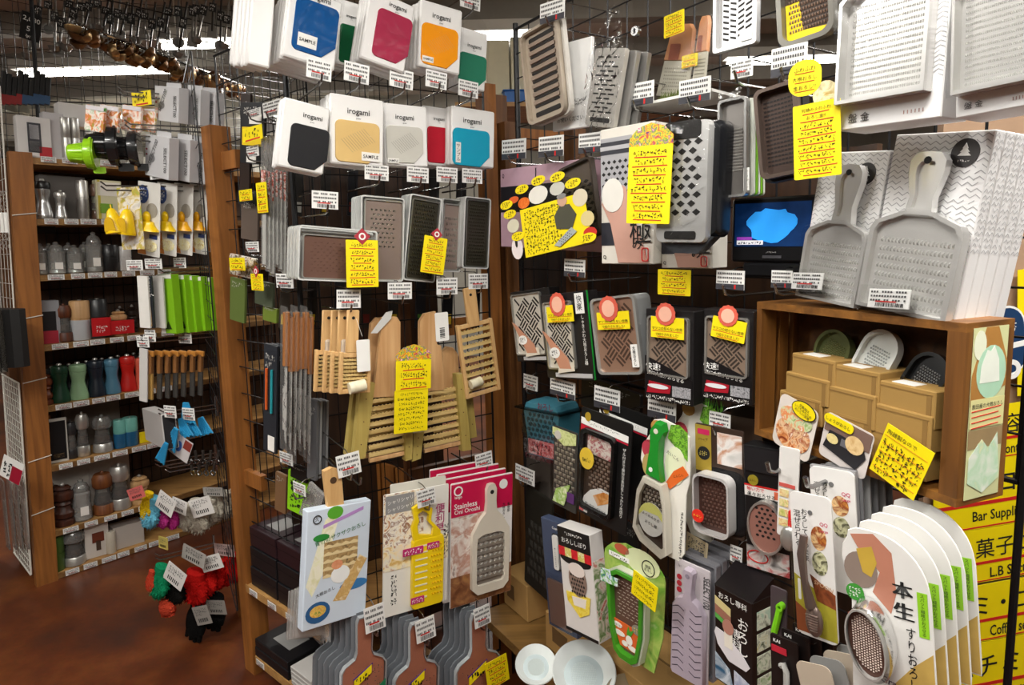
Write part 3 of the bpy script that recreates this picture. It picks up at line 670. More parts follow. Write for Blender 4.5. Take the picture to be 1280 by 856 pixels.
# bamboo grater box
f = Face(PM, 381, 632, 463, 778, w=.30, yaw=8, lean=3)
o = f.thing('grater_box', 'tall pale blue box picturing a bamboo grater and a daikon', 'box')
MB().rbox(-f.W/2, f.W/2, 0, .03, -f.H/2, f.H/2, .002).build('carton', mat('#cdd9e6', .35, var=.04), o)
X, Z = f.W/2, f.H/2
YS = .35
flat('daikon_print', [(-X*.95, -Z*.25), (-X*.75, -Z*.45), (-X*.45, -Z*.1), (-X*.05, Z*.75), (-X*.2, Z*.92), (-X*.45, Z*.8)], photo(['#d8d69a', '#f0edd8', '#e6e8b0'], 30), o)
flat('leaf_print', ell(X*.5, Z*.22, 14, -X*.15, Z*.9), mat('#5aa832', .4), o, y=-.0014)
flat('slat_print', rect(-X*.45, X*.62, -Z*.18, Z*.42), photo(['#8a7048', '#b89a68', '#5c4a30'], 60), o, y=-.0012)
for k in range(5): MB().prism([(-X*.45 + X*1.07*i/8, Z*(.36 - k*.125) + (Z*.015 if i % 2 else -Z*.015)) for i in range(9)] + [(X*.62, Z*(.31 - k*.125)), (-X*.45, Z*(.31 - k*.125))], -.0008, -.0005).build('slat_print', mat('#e0cc9c', .4), o)
flat('grater_print', [(-X*.1, -Z*.62), (X*.3, -Z*.66), (X*.95, -Z*.02), (X*.7, Z*.08)], photo(['#d8b878', '#c8a060', '#efe0b8'], 50), o, y=-.0018)
flat('bowl_print', ell(X*.75, Z*.36, 18, -X*.55, -Z*.74), mat('#2c5c8c', .35), o, y=-.0018); flat('food_print', ell(X*.5, Z*.2, 16, -X*.55, -Z*.72), photo(['#c89040', '#e8c060', '#608a30'], 90), o, y=-.0030)
flat('plate_print', ell(X*.9, Z*.18, 18, X*.55, -Z*.42), mat('#3a78b0', .35), o, y=-.0014); flat('rice_print', ell(X*.6, Z*.3, 16, X*.1, -Z*.18), mat('#eef0ee', .4), o, y=-.0020)
flat('food_print', ell(X*.36, Z*.16, 14, -X*.02, Z*.0), photo(['#d08058', '#e8a880'], 60), o, y=-.0030)
flat('green_band', ell(X*.5, Z*.12, 14, -X*.55, Z*.52), mat('#2f8a3a', .4), o, y=-.0030)
text('青竹のザクザクおろし', o, X*.05, Z*.52, w=X*1.6, m=mat('#1d6b35', .5, var=0), y=-.0040, rot=-12); text('大根おろし', o, -X*.35, -Z*.42, w=X*.6, m=INK, y=-.0036, rot=-12)
flat('ribbon_print', [(-X*.5, Z*.66), (X*.75, Z*.86), (X*.75, Z*.92), (-X*.5, Z*.72)], mat('#b48ac8', .4), o, y=-.0014); MB().ring(ell(X*.26, X*.26, 16, -X*.7, Z*.84), ell(X*.21, X*.21, 16, -X*.7, Z*.84), -.003, -.0015).build('emblem', INK, o); text('久', o, -X*.7, Z*.84, w=X*.13)
YS = 1.0
hd = MB().prism([f.xz(*p) for p in ((406, 590), (416, 585), (428, 588), (432, 638), (412, 642))], .006, .02, .001).build('wooden_handle', OAK, o)
MB().lathe([(.009, -.001), (.009, 0)], 12, (f.xz(418, 601)[0], .006, f.xz(418, 601)[1]), 'Y').build('hanging_hole', mat('#4a3420', .7), o)
for k in range(4):
    M = back(f.M, .035 + .02 * k, random.uniform(-.01, .0) + .0, -.02 - k*.012); q = MB().prism([(-X*.92, -Z*.2), (X*.2, -Z*.2), (X*.2, -Z*1.35), (-X*.1, -Z*1.15), (-X*.92, -Z*1.05)], 0, .001).build('clear_bag', film(gloss=.2, bump=.6, milk=.3), None, M)
    tag(q, 'empty clear plastic bag hanging below the pale blue grater box', 'bag', 'clear bags below the grater box')
price_hook(PM, 421, 567, 451, 594, .30, 'chrome display hook with a white price tag above the pale blue grater box', 0, lean=-8, yaw=0)
prong_hook(PM, 449, 604, .27, 'chrome prong through the handle above the pale blue grater box')
# yellow plastic grater on a printed card
f = Face(PM, 479, 612, 562, 762, w=.28, yaw=0, lean=1)
o = f.thing('carded_grater', 'yellow plastic grater on a printed food card between the blue box and the crimson card', 'grater'); carded_front(f, o, '#e6e4dc')
X, Z = f.W/2, f.H/2
flat('food_print', rect(-X, X*.2, Z*.15, Z), photo(['#b86a3c', '#e8d8b8', '#f4f0e4', '#88542c', '#f0eee8'], 45), o); flat('food_print', rect(-X, X, -Z*.25, Z*.15), photo(['#d8b060', '#f2e2b4', '#e8e4d4', '#b87838'], 40, seed=2), o); flat('title_print', rect(-X*.95, -X*.1, Z*.68, Z*.97), mat('#8f8f8f', .4), o, y=-.0016)
for k, t in enumerate(('シャリシャリ', 'シャリシャリ')): text(t, o, -X*.52, Z*(.88 - .12*k), w=X*.75, m=WHITE, y=-.0030, rot=-6)
text('便利早', o, X*.72, Z*.45, h=Z*.5, m=mat('#a8286a', .5, var=0), y=-.0026, vert=True)
YP = mat('#f0cf12', .3, var=.03, coat=.3)
fb = f.box(512, 668, 553, 756); hnd = [f.xz(*p) for p in ((513, 690), (510, 660), (516, 650), (512, 636), (520, 627), (534, 627), (540, 634), (538, 650), (550, 664), (552, 690))]
gr = MB().prism(rr(fb[2], fb[3], .012, 5, fb[0], fb[1]), -.016, -.002, .003).build('grater_body', YP, o, smooth=True)
out = [f.xz(*p) for p in ((515, 676), (512, 658), (516, 648), (513, 634), (524, 626), (538, 633), (536, 648), (548, 660), (546, 676))]; cxx = sum(p[0] for p in out)/9; czz = sum(p[1] for p in out)/9
MB().ring(out, [(cxx + (x-cxx)*.55, czz + (z-czz)*.6) for x, z in out], -.015, -.004).build('handle', YP, o, smooth=True)
for k in range(9): z = fb[1] + fb[3]*(.40 - .092*k); MB().box(fb[0] - fb[2]*.42, fb[0] - fb[2]*.04, -.0175, -.016, z - .0025, z + .0015).build('slot', mat('#e8e2c0', .4), gr)
b = MB()
for j in range(10):
    for i in range(4): b.pyr(fb[0] + fb[2]*(.1 + .09*i + (.04 if j % 2 else 0)), -.016, fb[1] + fb[3]*(.38 - .078*j), .0028, .0028, .006)
b.build('teeth', mat('#d8a808', .3), gr, kind='stuff')
for (x0, y0, x1, y1, t) in ((500, 681, 526, 690, '使い分け用'), (530, 674, 546, 682, '大根用'), (510, 742, 527, 750, '歯ブラシ')):
    bx = f.box(x0, y0, x1, y1); flat('pink_strip', rr(bx[2], bx[3], .002, 2, bx[0], bx[1]), mat('#c0286e', .4), o, y=-.0185)
    scribble(o, bx[0], bx[1], bx[2]*.85, bx[3]*.7, 1, 7, WHITE, y=-.0198)
for k, (px, py) in enumerate(((492, 737), (557, 672))): scribble(o, *f.xz(px, py), X*.18, Z*.5, 7, 2, INK, y=-.002)
price_hook(PM, 521, 611, 545, 632, .31, 'chrome display hook with a white price tag on the yellow plastic grater', 0, lean=-6, yaw=0)
f2 = Face(PM, 490, 605, 560, 740, w=.26, yaw=0, lean=1)
q = MB().prism(rr(f2.W, f2.H, .004), 0, .003).build('carded_grater', mat('#dcd8cc', .5), None, f2.M @ T((-.006, 0, .012))); tag(q, 'pale printed grater card queued behind the yellow plastic grater', 'grater')
# crimson card, cream-handled grater
def oni_card(M, f, label, full=True, group=None):
    o = thing('carded_grater', label, 'grater', M, group); X, Z = f.W/2, f.H/2
    MB().prism(rr(f.W, f.H, .004), 0, .003, .0006).build('card', mat('#ece8e4', .4), o); flat('crimson_band', rect(-X*.99, X*.99, Z*.46, Z*.98), mat('#c41648', .4), o)
    if not full: return o
    flat('kitchen_print', rect(-X*.99, X*.2, -Z*.5, Z*.45), photo(['#d8ccc4', '#b88a78', '#e8e0d8', '#8a6a60'], 22), o); flat('timber_print', rect(-X*.99, X*.99, -Z*.99, -Z*.5), photo(['#6a4028', '#8a5a3a', '#a87848'], 30), o)
    text('Stainless', o, -X*.55, Z*.63, w=X*.72, m=WHITE, y=-.0030); text('Oni Oroshi', o, -X*.5, Z*.54, w=X*.8, m=WHITE, y=-.0030)
    MB().ring(ell(X*.28, X*.28, 16, -X*.78, Z*.87), ell(X*.2, X*.2, 16, -X*.78, Z*.87), -.003, -.002).build('emblem', WHITE, o); text('largo', o, -X*.78, Z*.77, w=X*.22, m=WHITE, y=-.003); flat('round_seal', ell(X*.28, X*.28, 18, X*.68, Z*.84), WHITE, o, y=-.0016)
    text('大根おろし', o, X*.70, Z*.40, h=Z*.26, m=INK, y=-.0022, vert=True); text('鬼食感', o, X*.86, Z*.44, h=Z*.16, m=INK, y=-.0022, vert=True)
    CR = mat('#d8d0c0', .3, var=.03, coat=.2)
    outer = sym([(0, -Z*.86), (X*.42, -Z*.86), (X*.60, -Z*.76), (X*.62, -Z*.1), (X*.60, Z*.14), (X*.36, Z*.36), (X*.18, Z*.46), (X*.15, Z*.62), (X*.16, Z*.82), (X*.10, Z*.90), (0, Z*.91)])
    xo = X*.22
    inner_pts = sym([(0, -Z*.72), (X*.40, -Z*.72), (X*.46, -Z*.66), (X*.46, -Z*.1), (X*.44, Z*.06), (X*.30, Z*.10), (X*.2, Z*.11), (X*.15, Z*.11), (X*.1, Z*.11), (X*.05, Z*.11), (0, Z*.11)])
    gr = MB().ring([(x+xo, z) for x, z in outer], [(x+xo, z) for x, z in inner_pts], -.016, -.002).build('grater_frame', CR, o, smooth=True)
    b = MB().prism(rect(xo - X*.48, xo + X*.48, -Z*.73, Z*.12), -.006, -.004); b.build('blade_plate', mat('#8a8078', .35, .4), gr)
    for k in range(7): zig(xo - X*.46, xo + X*.46, Z*(.02 - .105*k), Z*.05, -.012, -.006, 6, Z*.014).build('blade', STEEL, gr)
    MB().lathe([(X*.06, -.001), (X*.06, 0)], 12, (xo, -.0165, Z*.78), 'Y').build('hanging_hole', INK, gr)
    return o
f = Face(PM, 563, 598, 642, 750, w=.27, yaw=0, lean=1)
oni_card(f.M, f, 'crimson topped card with a cream framed stainless grater')
for k in range(3): oni_card(back(f.M, .022 * (k + 1), -.012 * (k+1), .010 * (k + 1)), f, 'crimson topped grater card queued behind the cream framed stainless grater', False, 'crimson cards queued on the hook')
price_hook(PM, 594, 566, 616, 585, .22, 'chrome display hook with a white price tag above the crimson topped cards', 0, lean=-6)
# copper-coloured graters in clear cases along the bottom
COPPER = mat('#cc866a', .4, .15, var=.1)
for i, (cx, top, w_, card, hk) in enumerate((((455, 770, .31, '#1f7a50', (455, 757, 482, 788))), ((521, 778, .31, None, (519, 773, 545, 800))), ((598, 766, .29, '#f0d000', (592, 758, 614, 782))))):
    f = Face(PM, cx - 30, top, cx + 30, top + 130, w=w_, yaw=0, lean=1); X, Z = f.W/2, f.H/2
    out = sym([(0, -Z), (X*.98, -Z), (X, -Z*.9), (X, Z*.02), (X*.85, Z*.12), (X*.42, Z*.22), (X*.33, Z*.34), (X*.36, Z*.9), (X*.28, Z), (0, Z)])
    lab = ('copper-brown paddle grater in a clear case with a green banner', 'copper-brown paddle grater in a clear case between its two neighbours', 'copper-brown paddle grater in a clear case with a small yellow card')[i]
    for k in range(6):
        M = back(f.M, .016 * k, -.010 * k, .004 * k)
        if k:
            q = MB().prism(out, 0, .004).build('paddle_grater', mat('#7d8288', .25, .2), None, M); tag(q, 'cased paddle grater queued behind the copper-brown one' + (' with a green banner', ' in the middle', ' with a yellow card')[i], 'grater', 'cased paddle graters queue %s' % ('under the blue box', 'under the yellow grater', 'under the crimson card')[i]); continue
        o = thing('paddle_grater', lab, 'grater', M)
        MB().prism([(x*.9, z*.97) for x, z in out], .002, .006).build('board', COPPER, o)
        MB().ring(out, [(x*.93, z*.97) for x, z in out], -.004, .010).build('clear_case', mat('#b8bcbe', .2, .1, spec=.7), o, smooth=True)
        b = MB(); R = random.Random(i)
        for j in range(70):
            x, z = R.uniform(-X*.8, X*.8), R.uniform(-Z*.95, -Z*.02); b.pyr(x, .002, z, .0014, .0014, .002)
        b.build('teeth', mat('#e8e4dc', .2, 1), o, kind='stuff')
        MB().prism(out, -.0052, -.0048).build('clear_front', CLEAR, o)
        st = MB().prism([(-X*.45, -Z*.32), (X*.3, -Z*.10), (X*.3, Z*.06), (-X*.45, -Z*.16)], -.0064, -.0056).build('yellow_sticker', YEL, o); scribble(st, -X*.07, -Z*.14, X*.6, Z*.12, 1, 5, INK, y=-.0072, th=.16)
        flat('purple_edge', [(-X*.5, -Z*.16), (X*.35, Z*.06), (X*.35, Z*.09), (-X*.5, -Z*.13)], mat('#5a3a8a', .4), o, y=-.0056)
        if i == 0: flat('green_banner', [(-X*.4, -Z*.75), (X*.95, -Z*.30), (X*.95, -Z), (-X*.4, -Z)], mat(card, .4), o, y=-.0058); scribble(o, X*.2, -Z*.7, X*.8, Z*.2, 1, 4, WHITE, y=-.0074, th=.16)
    price_hook(PM, *hk, w_ + .02, 'chrome hook with a white price tag over the copper-brown paddle grater' + (' with a green banner', ' in the middle', ' with a yellow card')[i], 0, lean=-6)
pop_card(PM, 606, 823, 637, 856, .33, 'small yellow handwritten card on the copper-brown paddle grater under the crimson card', 4, 6, lean=-8)
# ================================================================== the long grid: packaged graters
def weave(w, h, n, y, cx=0, cz=0, bar=.55, per=3):
    """basket-weave of short raised bars, alternately upright and level, in cells turned 45 degrees"""
    b = MB(); cell = w / n; m = int(h / cell) + 2; s2 = math.sqrt(.5)
    for j in range(-m, m + 1):
        for i in range(-n, n + 1):
            u, v = (i + .5) * cell, (j + .5) * cell
            for k in range(per):
                o = (k - (per-1)/2) * cell / per
                L = cell * .46; t = cell / per * bar / 2
                hx, hz, dx, dz = (L, t, 0, o) if (i + j) % 2 else (t, L, o, 0)
                q = [(u+dx+sx*hx, v+dz+sz*hz) for sx, sz in ((-1,-1),(1,-1),(1,1),(-1,1))]
                q = [((x - z)*s2, (x + z)*s2) for x, z in q]
                if all(abs(x) < w/2*.98 and abs(z) < h/2*.98 for x, z in q): b.add([(x+cx, y, z+cz) for x, z in q] , [(0,1,2,3)])
    return b
def dimples(w, h, nx, ny, y, cx, cz, s=.3, d=.002, stag=True, shape='pyr'):
    b = MB()
    for j in range(ny):
        for i in range(nx - (1 if stag and j % 2 else 0)):
            x = cx - w/2 + w*(i + .5 + (.5 if stag and j % 2 else 0))/nx; z = cz - h/2 + h*(j+.5)/ny
            if shape == 'pyr': b.pyr(x, y, z, w/nx*s, h/ny*s, d)
            elif shape == 'diamond': b.add([(x - w/nx*s, y, z), (x, y, z - h/ny*s), (x + w/nx*s, y, z), (x, y, z + h/ny*s)], [(0,1,2,3)])
            elif shape == 'oval': b.add([(x + w/nx*s*math.cos(k*math.pi/4), y, z + h/ny*s*math.sin(k*math.pi/4)) for k in range(8)], [tuple(range(8))])
            else: b.add([(x - w/nx*s, y, z - h/ny*s*.5), (x + w/nx*s, y, z - h/ny*s*.5), (x + w/nx*s, y, z + h/ny*s*.5), (x - w/nx*s, y, z + h/ny*s*.5)], [(0,1,2,3)])
    return b
def tray(o, w, h, cx, cz, m, r=.012, y0=-.010, y1=.004, rimw=.006, floor_m=None, name='tray'):
    p = MB().prism(rr(w, h, r, 5, cx, cz), y1 - .003, y1).build(name, floor_m or m, o)
    MB().ring(rr(w, h, r, 5, cx, cz), rr(w - rimw*2, h - rimw*2, r*.8, 5, cx, cz), y0, y1).build(name + '_rim', m, o, smooth=True); return p
def carton(f, o, D, m, sidem=None): return MB().rbox(-f.W/2, f.W/2, 0, D, -f.H/2, f.H/2, .0015).build('carton', m, o)
SEALR = mat('#d8604c', .5); SEALP = mat('#f0b8a0', .5); DSLOT = mat('#1c1a18', .5, var=0); DKBOX = mat('#1d1b1c', .35); BRN = mat('#94806f', .35, .3)
def seal_card(f, o, sx, sy, sd, x0, y0, x1, y1, lean=0, t='マツコの知らない世界'):
    """yellow strip with a round red seal, stuck on the front of a pack"""
    cx, cz, w, h = f.box(x0, y0, x1, y1); s = MB().prism(rr(w, h, .001, 1), -.0006, .0006).build('yellow_card', YEL, o, T((cx, -.010, cz)) @ RY(lean))
    text(t, s, 0, -h*.05, w=w*.92, h=h*.16, m=YINK, y=-.0012); text('で紹介されました!', s, 0, -h*.33, w=w*.7, h=h*.15, m=YINK, y=-.0012)
    for zz, ww in ((-h*.17, .9), (-h*.44, .6)): MB().box(-w*ww/2, w*ww/2, -.0012, -.0008, zz - h*.012, zz + h*.012).build('underline', RED, s)
    x, z, d, _ = f.box(sx - sd/2, sy - sd/2, sx + sd/2, sy + sd/2); k = 28
    c = MB().prism([(x + d/2*(1 if i % 2 else .94)*math.cos(2*math.pi*i/k), z + d/2*(1 if i % 2 else .94)*math.sin(2*math.pi*i/k)) for i in range(k)], -.0125, -.0112).build('red_seal', SEALR, o)
    flat('seal_centre', ell(d*.66, d*.66, 18, x, z), SEALP, c, y=-.0128); 

# ---- top row
f = Face(PR, 655, 33, 706, 150, .20, lean=-8, yaw=8)
o = f.thing('slotted_grater', 'beige rounded tray grater with ten level slots', 'grater'); BEI = mat('#a89c8c', .4, .3)
tray(o, f.W, f.H, 0, 0, BEI, .02, -.012, .004, .007)
for k in range(10):
    z = f.H*(.40 - k*.089); MB().prism(rr(f.W*.66, f.H*(.05 if k in (0, 9) else .026), .003, 3, 0, z), -.0008, .0012).build('slot', DSLOT, o)
    if 0 < k < 9: MB().prism(rr(f.W*.70, f.H*.040, .002, 2, 0, z + f.H*.042), -.003, .0).build('blade', mat('#968678', .4, .3), o)
MB().prism(rr(f.W*1.02, f.H*1.02, .02, 4), .004, .018).build('under_tray', mat('#c8c4bc', .3), o, T((.006, 0, 0)))
f = Face(PR, 690, 52, 738, 162, .15, lean=2, yaw=8); o = f.thing('paper_pouch', 'white paper pouch with a printed request, behind the beige slotted tray', 'package')
MB().rbox(-f.W/2, f.W/2, 0, .012, -f.H/2, f.H/2, .002).build('pouch', mat('#e4e4e2', .4), o); text('お使いください', o, 0, -f.H*.38, w=f.W*.7, m=FINE); scribble(o, f.W*.2, -f.H*.2, f.W*.4, f.H*.08, 2, 9, FINE)
f = Face(PR, 735, 60, 776, 160, .20, lean=13, yaw=5); o = f.thing('slotted_grater', 'steel slotted grater in a peaked clear bag', 'grater')
MB().prism(rr(f.W*.9, f.H, .006), 0, .012, .001).build('plate', mat('#b0aca4', .4, .35), o, smooth=True); dimples(f.W*.7, f.H*.75, 3, 13, -.0012, 0, f.H*.04, .36, shape='bar').build('slot_pattern', DSLOT, o, kind='stuff'); MB().prism(rr(f.W*.6, f.H*.06, .004, 3, 0, -f.H*.41), -.001, .001).build('slot', DSLOT, o)
MB().prism(sym([(0, -f.H*.53), (f.W*.52, -f.H*.52), (f.W*.54, f.H*.40), (f.W*.42, f.H*.55), (f.W*.16, f.H*.98), (0, f.H*1.0)]), -.010, -.0095).build('clear_bag', film(gloss=.2, rough=.1, bump=.5, scale=20), o)
for k in range(2): q = MB().prism(rr(f.W*.95, f.H, .006), 0, .012).build('slotted_grater', mat('#9c9a96', .3, .5), None, back(f.M, .022*(k+1), .012*(k+1), -.002)); tag(q, 'steel grater queued behind the slotted one in a peaked bag', 'grater', 'bagged steel graters')
# clear display cabinet with wooden-handled graters
f = Face(PR, 786, -40, 890, 122, .14, yaw=10); o = f.thing('display_case', 'clear acrylic display case with a lock and a strip of artificial grass', 'case'); X, Z = f.W/2, f.H/2; ACR = film(gloss=.05, bump=0, rough=.05)
MB().box(-X, X, 0, .003, -Z, Z).build('front_pane', ACR, o); MB().box(-X, -X+.003, .003, .13, -Z, Z).build('side_pane', ACR, o); MB().box(X-.003, X, .003, .13, -Z, Z).build('side_pane', ACR, o); MB().box(-X, X, 0, .13, -Z - .006, -Z).build('base', mat('#d8d8d4', .3), o)
x, z = f.xz(797, 40); lk = MB().lathe([(.010, -.012), (.011, -.010), (.011, 0)], 16, (x, 0, z), 'Y').build('lock', CHROME, o, smooth=True); MB().box(x-.002, x+.002, -.013, -.012, z-.005, z+.005).build('keyhole', BLACK, lk)
g = MB(); R = random.Random(3); x0 = f.xz(818, 120)[0]; x1 = f.xz(850, 120)[0]
for k in range(260):
    a = R.uniform(x0, x1); d = R.uniform(.01, .06); g.pyr(a, d, -Z + .004, .0012, .0012, .001); q = len(g.v); g.add([(a-.001, d, -Z), (a+.001, d, -Z), (a + R.uniform(-.004, .004), d, -Z + R.uniform(.010, .020))], [(0,1,2)])
g.build('artificial_grass', mat('#5c6a2c', .8, var=.3), o, kind='stuff')
for (bx, lean, col, lab) in (((826, 30, 868, 122), 14, '#b07a52', 'tall wooden-handled steel grater leaning inside the clear display case'), ((868, 20, 886, 110), 8, '#c88a5c', 'orange-handled grater behind the tall one inside the clear display case')):
    h_ = Face(PR, *bx, w=.08, lean=lean); q = h_.thing('handled_grater', lab, 'grater')
    MB().prism(sym([(0, -h_.H*.5), (h_.W*.48, -h_.H*.5), (h_.W*.40, 0), (0, 0)]), 0, .004).build('plate', mat('#c8c4b4', .4, .3), q); dimples(h_.W*.7, h_.H*.4, 12, 8, -.0006, 0, -h_.H*.28, .2, .0012, False).build('teeth', mat('#8a8678', .4), q, kind='stuff')
    MB().prism(sym([(0, 0), (h_.W*.40, 0), (h_.W*.32, h_.H*.42), (h_.W*.2, h_.H*.5), (0, h_.H*.5)]), -.003, .007, .002).build('handle', mat(col, .5), q, smooth=True)
    flat('maker_plate', rr(h_.W*.3, h_.H*.22, .002, 2, -h_.W*.1, h_.H*.12), mat('#8a4a34', .5), q, y=-.004)
pop_card(PR, 829, 16, 856, 44, .133, 'small yellow note inside the clear display case', 4, 6, lean=0, red=True); pop_card(PR, 852, 68, 872, 84, .088, 'small folded yellow note on the grater in the clear case', 2, 4, lean=4)
f = Face(PR, 893, -25, 950, 62, .20, lean=1, yaw=8); o = f.thing('slotted_grater', 'stainless tray grater with herringbone slots', 'grater'); SS = mat('#b8b8b8', .3, .5)
tray(o, f.W, f.H, 0, 0, SS, .006, -.010, .004, .006); b = MB()
for j in range(10):
    for sx in (-1, 1):
        for k in (0, 1):
            x = sx*f.W*(.09 + .17*k); z = f.H*(.44 - j*.083) - abs(x)*.0 - (0 if sx > 0 else .003); b.add([(x - f.W*.07, -.0004 , z - sx*f.W*.025), (x + f.W*.07, -.0004, z + sx*f.W*.025), (x + f.W*.07, -.0004, z + sx*f.W*.025 + f.H*.034), (x - f.W*.07, -.0004, z - sx*f.W*.025 + f.H*.034)], [(0,1,2,3)])
b.build('slot_pattern', DSLOT, o, T((0, .0006, 0)), kind='stuff'); x, z, w, h = f.box(925, 37, 945, 50); flat('price_sticker', rect(x-w/2, x+w/2, z-h/2, z+h/2), WHITE, o, y=-.0015)
f = Face(PR, 972, -40, 1047, 54, .22, lean=-3, yaw=8); o = f.thing('plate_grater', 'dark bronze grater tray over yellow paper beside the big silver tray', 'grater'); tray(o, f.W, f.H, 0, 0, mat('#77756e', .3, .6), .02, -.014, .004, .008, mat('#463a32', .35, .3)); dimples(f.W*.8, f.H*.8, 16, 12, -.0005, f.W*.05, .01, .3, .002).build('teeth', mat('#a08878', .3, .6), o, kind='stuff')
flat('yellow_paper', [(-f.W*.40, -f.H*.40), (f.W*.44, -f.H*.42), (f.W*.44, -f.H*.34), (-f.W*.1, -f.H*.3), (-f.W*.15, f.H*.1), (-f.W*.40, f.H*.1)], mat('#e8c818', .5), o, y=.0008)
# boxes with the large silver trays
CHEV = {}
def chevrons(w, h, n, m_rows, seed=1):
    b = MB(); R = random.Random(seed)
    for j in range(m_rows):
        z = -h/2 + h*(j + .5)/m_rows; t = h/m_rows*.09
        for i in range(n):
            for sx in (-1, 1):
                if R.random() < .12: continue
                x0 = -w/2 + w*(i + .5)/n; x1 = x0 + sx*w/n*.5; b.add([(x0, 0, z - t), (x1, 0, z - h/m_rows*.6 - t), (x1, 0, z - h/m_rows*.6 + t), (x0, 0, z + t)], [(0,1,2,3)])
    return b
SILV = mat('#dad9d6', .25, .55, var=.03); CHEVM = mat('#a9a9ab', .6, var=0); BXW = mat('#e9e9e9', .4, var=.02); BXG = mat('#c2c2c4', .5)
def silver_box(box, trayb, w, label, lean=None, D=.07, yaw=0):
    f = Face(PR, *box, w=w, yaw=yaw, lean=lean); o = f.thing('grater_box', label, 'box'); carton(f, o, D, BXW)
    chevrons(f.W*.98, f.H*.75, 11, 30).build('chevron_print', CHEVM, o, T((0, -.0006, f.H*.10)), kind='stuff')
    cx, cz, w_, h_ = f.box(*trayb); out = [(cx - w_/2, cz - h_/2), (cx + w_/2, cz - h_/2), (cx + w_/2, cz + h_/2), (cx - w_*.2, cz + h_*.5), (cx - w_/2, cz + h_*.30)]
    inn = [(cx + (x-cx)*.93, cz + (z-cz)*.94) for x, z in out]; t = MB().prism(inn, -.004, -.002).build('grater_plate', SILV, o)
    MB().ring(out, inn, -.022, -.001).build('tray_rim', SILV, o, smooth=True)
    dimples(w_*.82, h_*.72, 34, 16, -.004, cx, cz - h_*.08, .28, .0022, False).build('teeth', mat('#e4e4e0', .25, .7), o, kind='stuff'); 
    MB().prism([(cx + (x-cx)*1.08, cz + (z-cz)*1.04) for x, z in out], -.0245, -.024).build('clear_bag', film(gloss=.10, bump=.4, scale=10), o)
    text('盤 金', o, -f.W*.28, -f.H*.435, w=f.W*.22, m=mat('#333333', .6, var=0)); b = MB()
    for k in range(6): b.box(f.W*(.16 + k*.035), f.W*(.166 + k*.035), -.0012, -.0004, -f.H*.455, -f.H*.435)
    b.build('rod_print', mat('#b08a80', .5), o, kind='stuff'); return o
silver_box((1048, -70, 1183, 158), (1053, -40, 1170, 126), .30, 'white chevron box with a large silver tray grater bagged on its front', lean=4)
silver_box((1192, -80, 1310, 140), (1196, -60, 1306, 112), .30, 'white chevron box with a large silver tray grater, over the stacked chevron boxes', lean=2)
for b, w, st, t in (((782, 103, 817, 132), .16, 1, 'below the lock of the clear case'), ((848, 98, 888, 128), .16, 1, 'at the foot of the clear case'), ((674, 1, 706, 27), .21, 1, 'above the beige slotted tray'), ((963, 57, 1009, 94), .24, 1, 'under the dark bronze tray'), ((913, 75, 941, 97), .22, 0, 'under the herringbone slotted tray'),
                    ((627, 174, 657, 199), .16, 1, 'by the wooden post above the pink box'), ((673, 170, 704, 196), .18, 1, 'over the black and pink box'), ((723, 166, 752, 191), .2, 1, 'beside the tall cream box'),
                    ((705, 324, 731, 346), .22, 1, 'under the round-cornered yellow collage card'), ((895, 338, 930, 362), .22, 1, 'under the small television'), ((964, 338, 990, 360), .2, 1, 'between the small television and the crate'),
                    ((654, 469, 672, 487), .12, 0, 'above the blue plastic tub by the post'), ((687, 475, 719, 496), .2, 1, 'above the blue plastic tub'), ((742, 485, 775, 512), .2, 1, 'above the black strainer grater pack'), ((809, 496, 845, 524), .22, 1, 'above the green handled grater'), ((886, 516, 913, 537), .2, 0, 'above the brown card with the curved grater'),
                    ((643, 584, 669, 603), .12, 0, 'beside the crimson topped cards'), ((912, 683, 928, 703), .2, 0, 'beside the black and red pack')):
    price_hook(PR, *b, w, 'chrome hook with a white price tag ' + t, st, lean=2, yaw=10)
# ---- second row
f = Face(PR, 620, 205, 745, 312, .14, lean=1); o = f.thing('grater_box', 'low black and pink box behind the yellow collage card', 'box'); X, Z = f.W/2, f.H/2
MB().rbox(-X, X, 0, .05, -Z, Z, .002).build('carton', mat('#c8a4b4', .45), o); flat('black_print', rect(-X*.98, X*.3, -Z*.1, Z*.55), mat('#1d1c22', .4), o); text('し', o, -X*.15, Z*.78, w=X*.12); text('Q', o, -X*.92, Z*.82, w=X*.05)
f2 = Face(PR, 680, 182, 740, 200, .12, lean=1); 
f = Face(PR, 704, 203, 748, 300, .20, lean=-11); o = f.thing('plate_grater', 'brown grater tray with diamond holes in a clear bag beside the collage card', 'grater'); tray(o, f.W, f.H, 0, 0, mat('#4c433c', .35, .4), .012, -.010, .004, .006, mat('#6a6058', .35, .4)); dimples(f.W*.85, f.H*.7, 4, 12, .0004, 0, -f.H*.1, .42, shape='diamond').build('hole_pattern', DSLOT, o, kind='stuff'); MB().prism(rr(f.W*1.1, f.H*1.08, .01), -.014, -.0135).build('clear_bag', BAG, o)
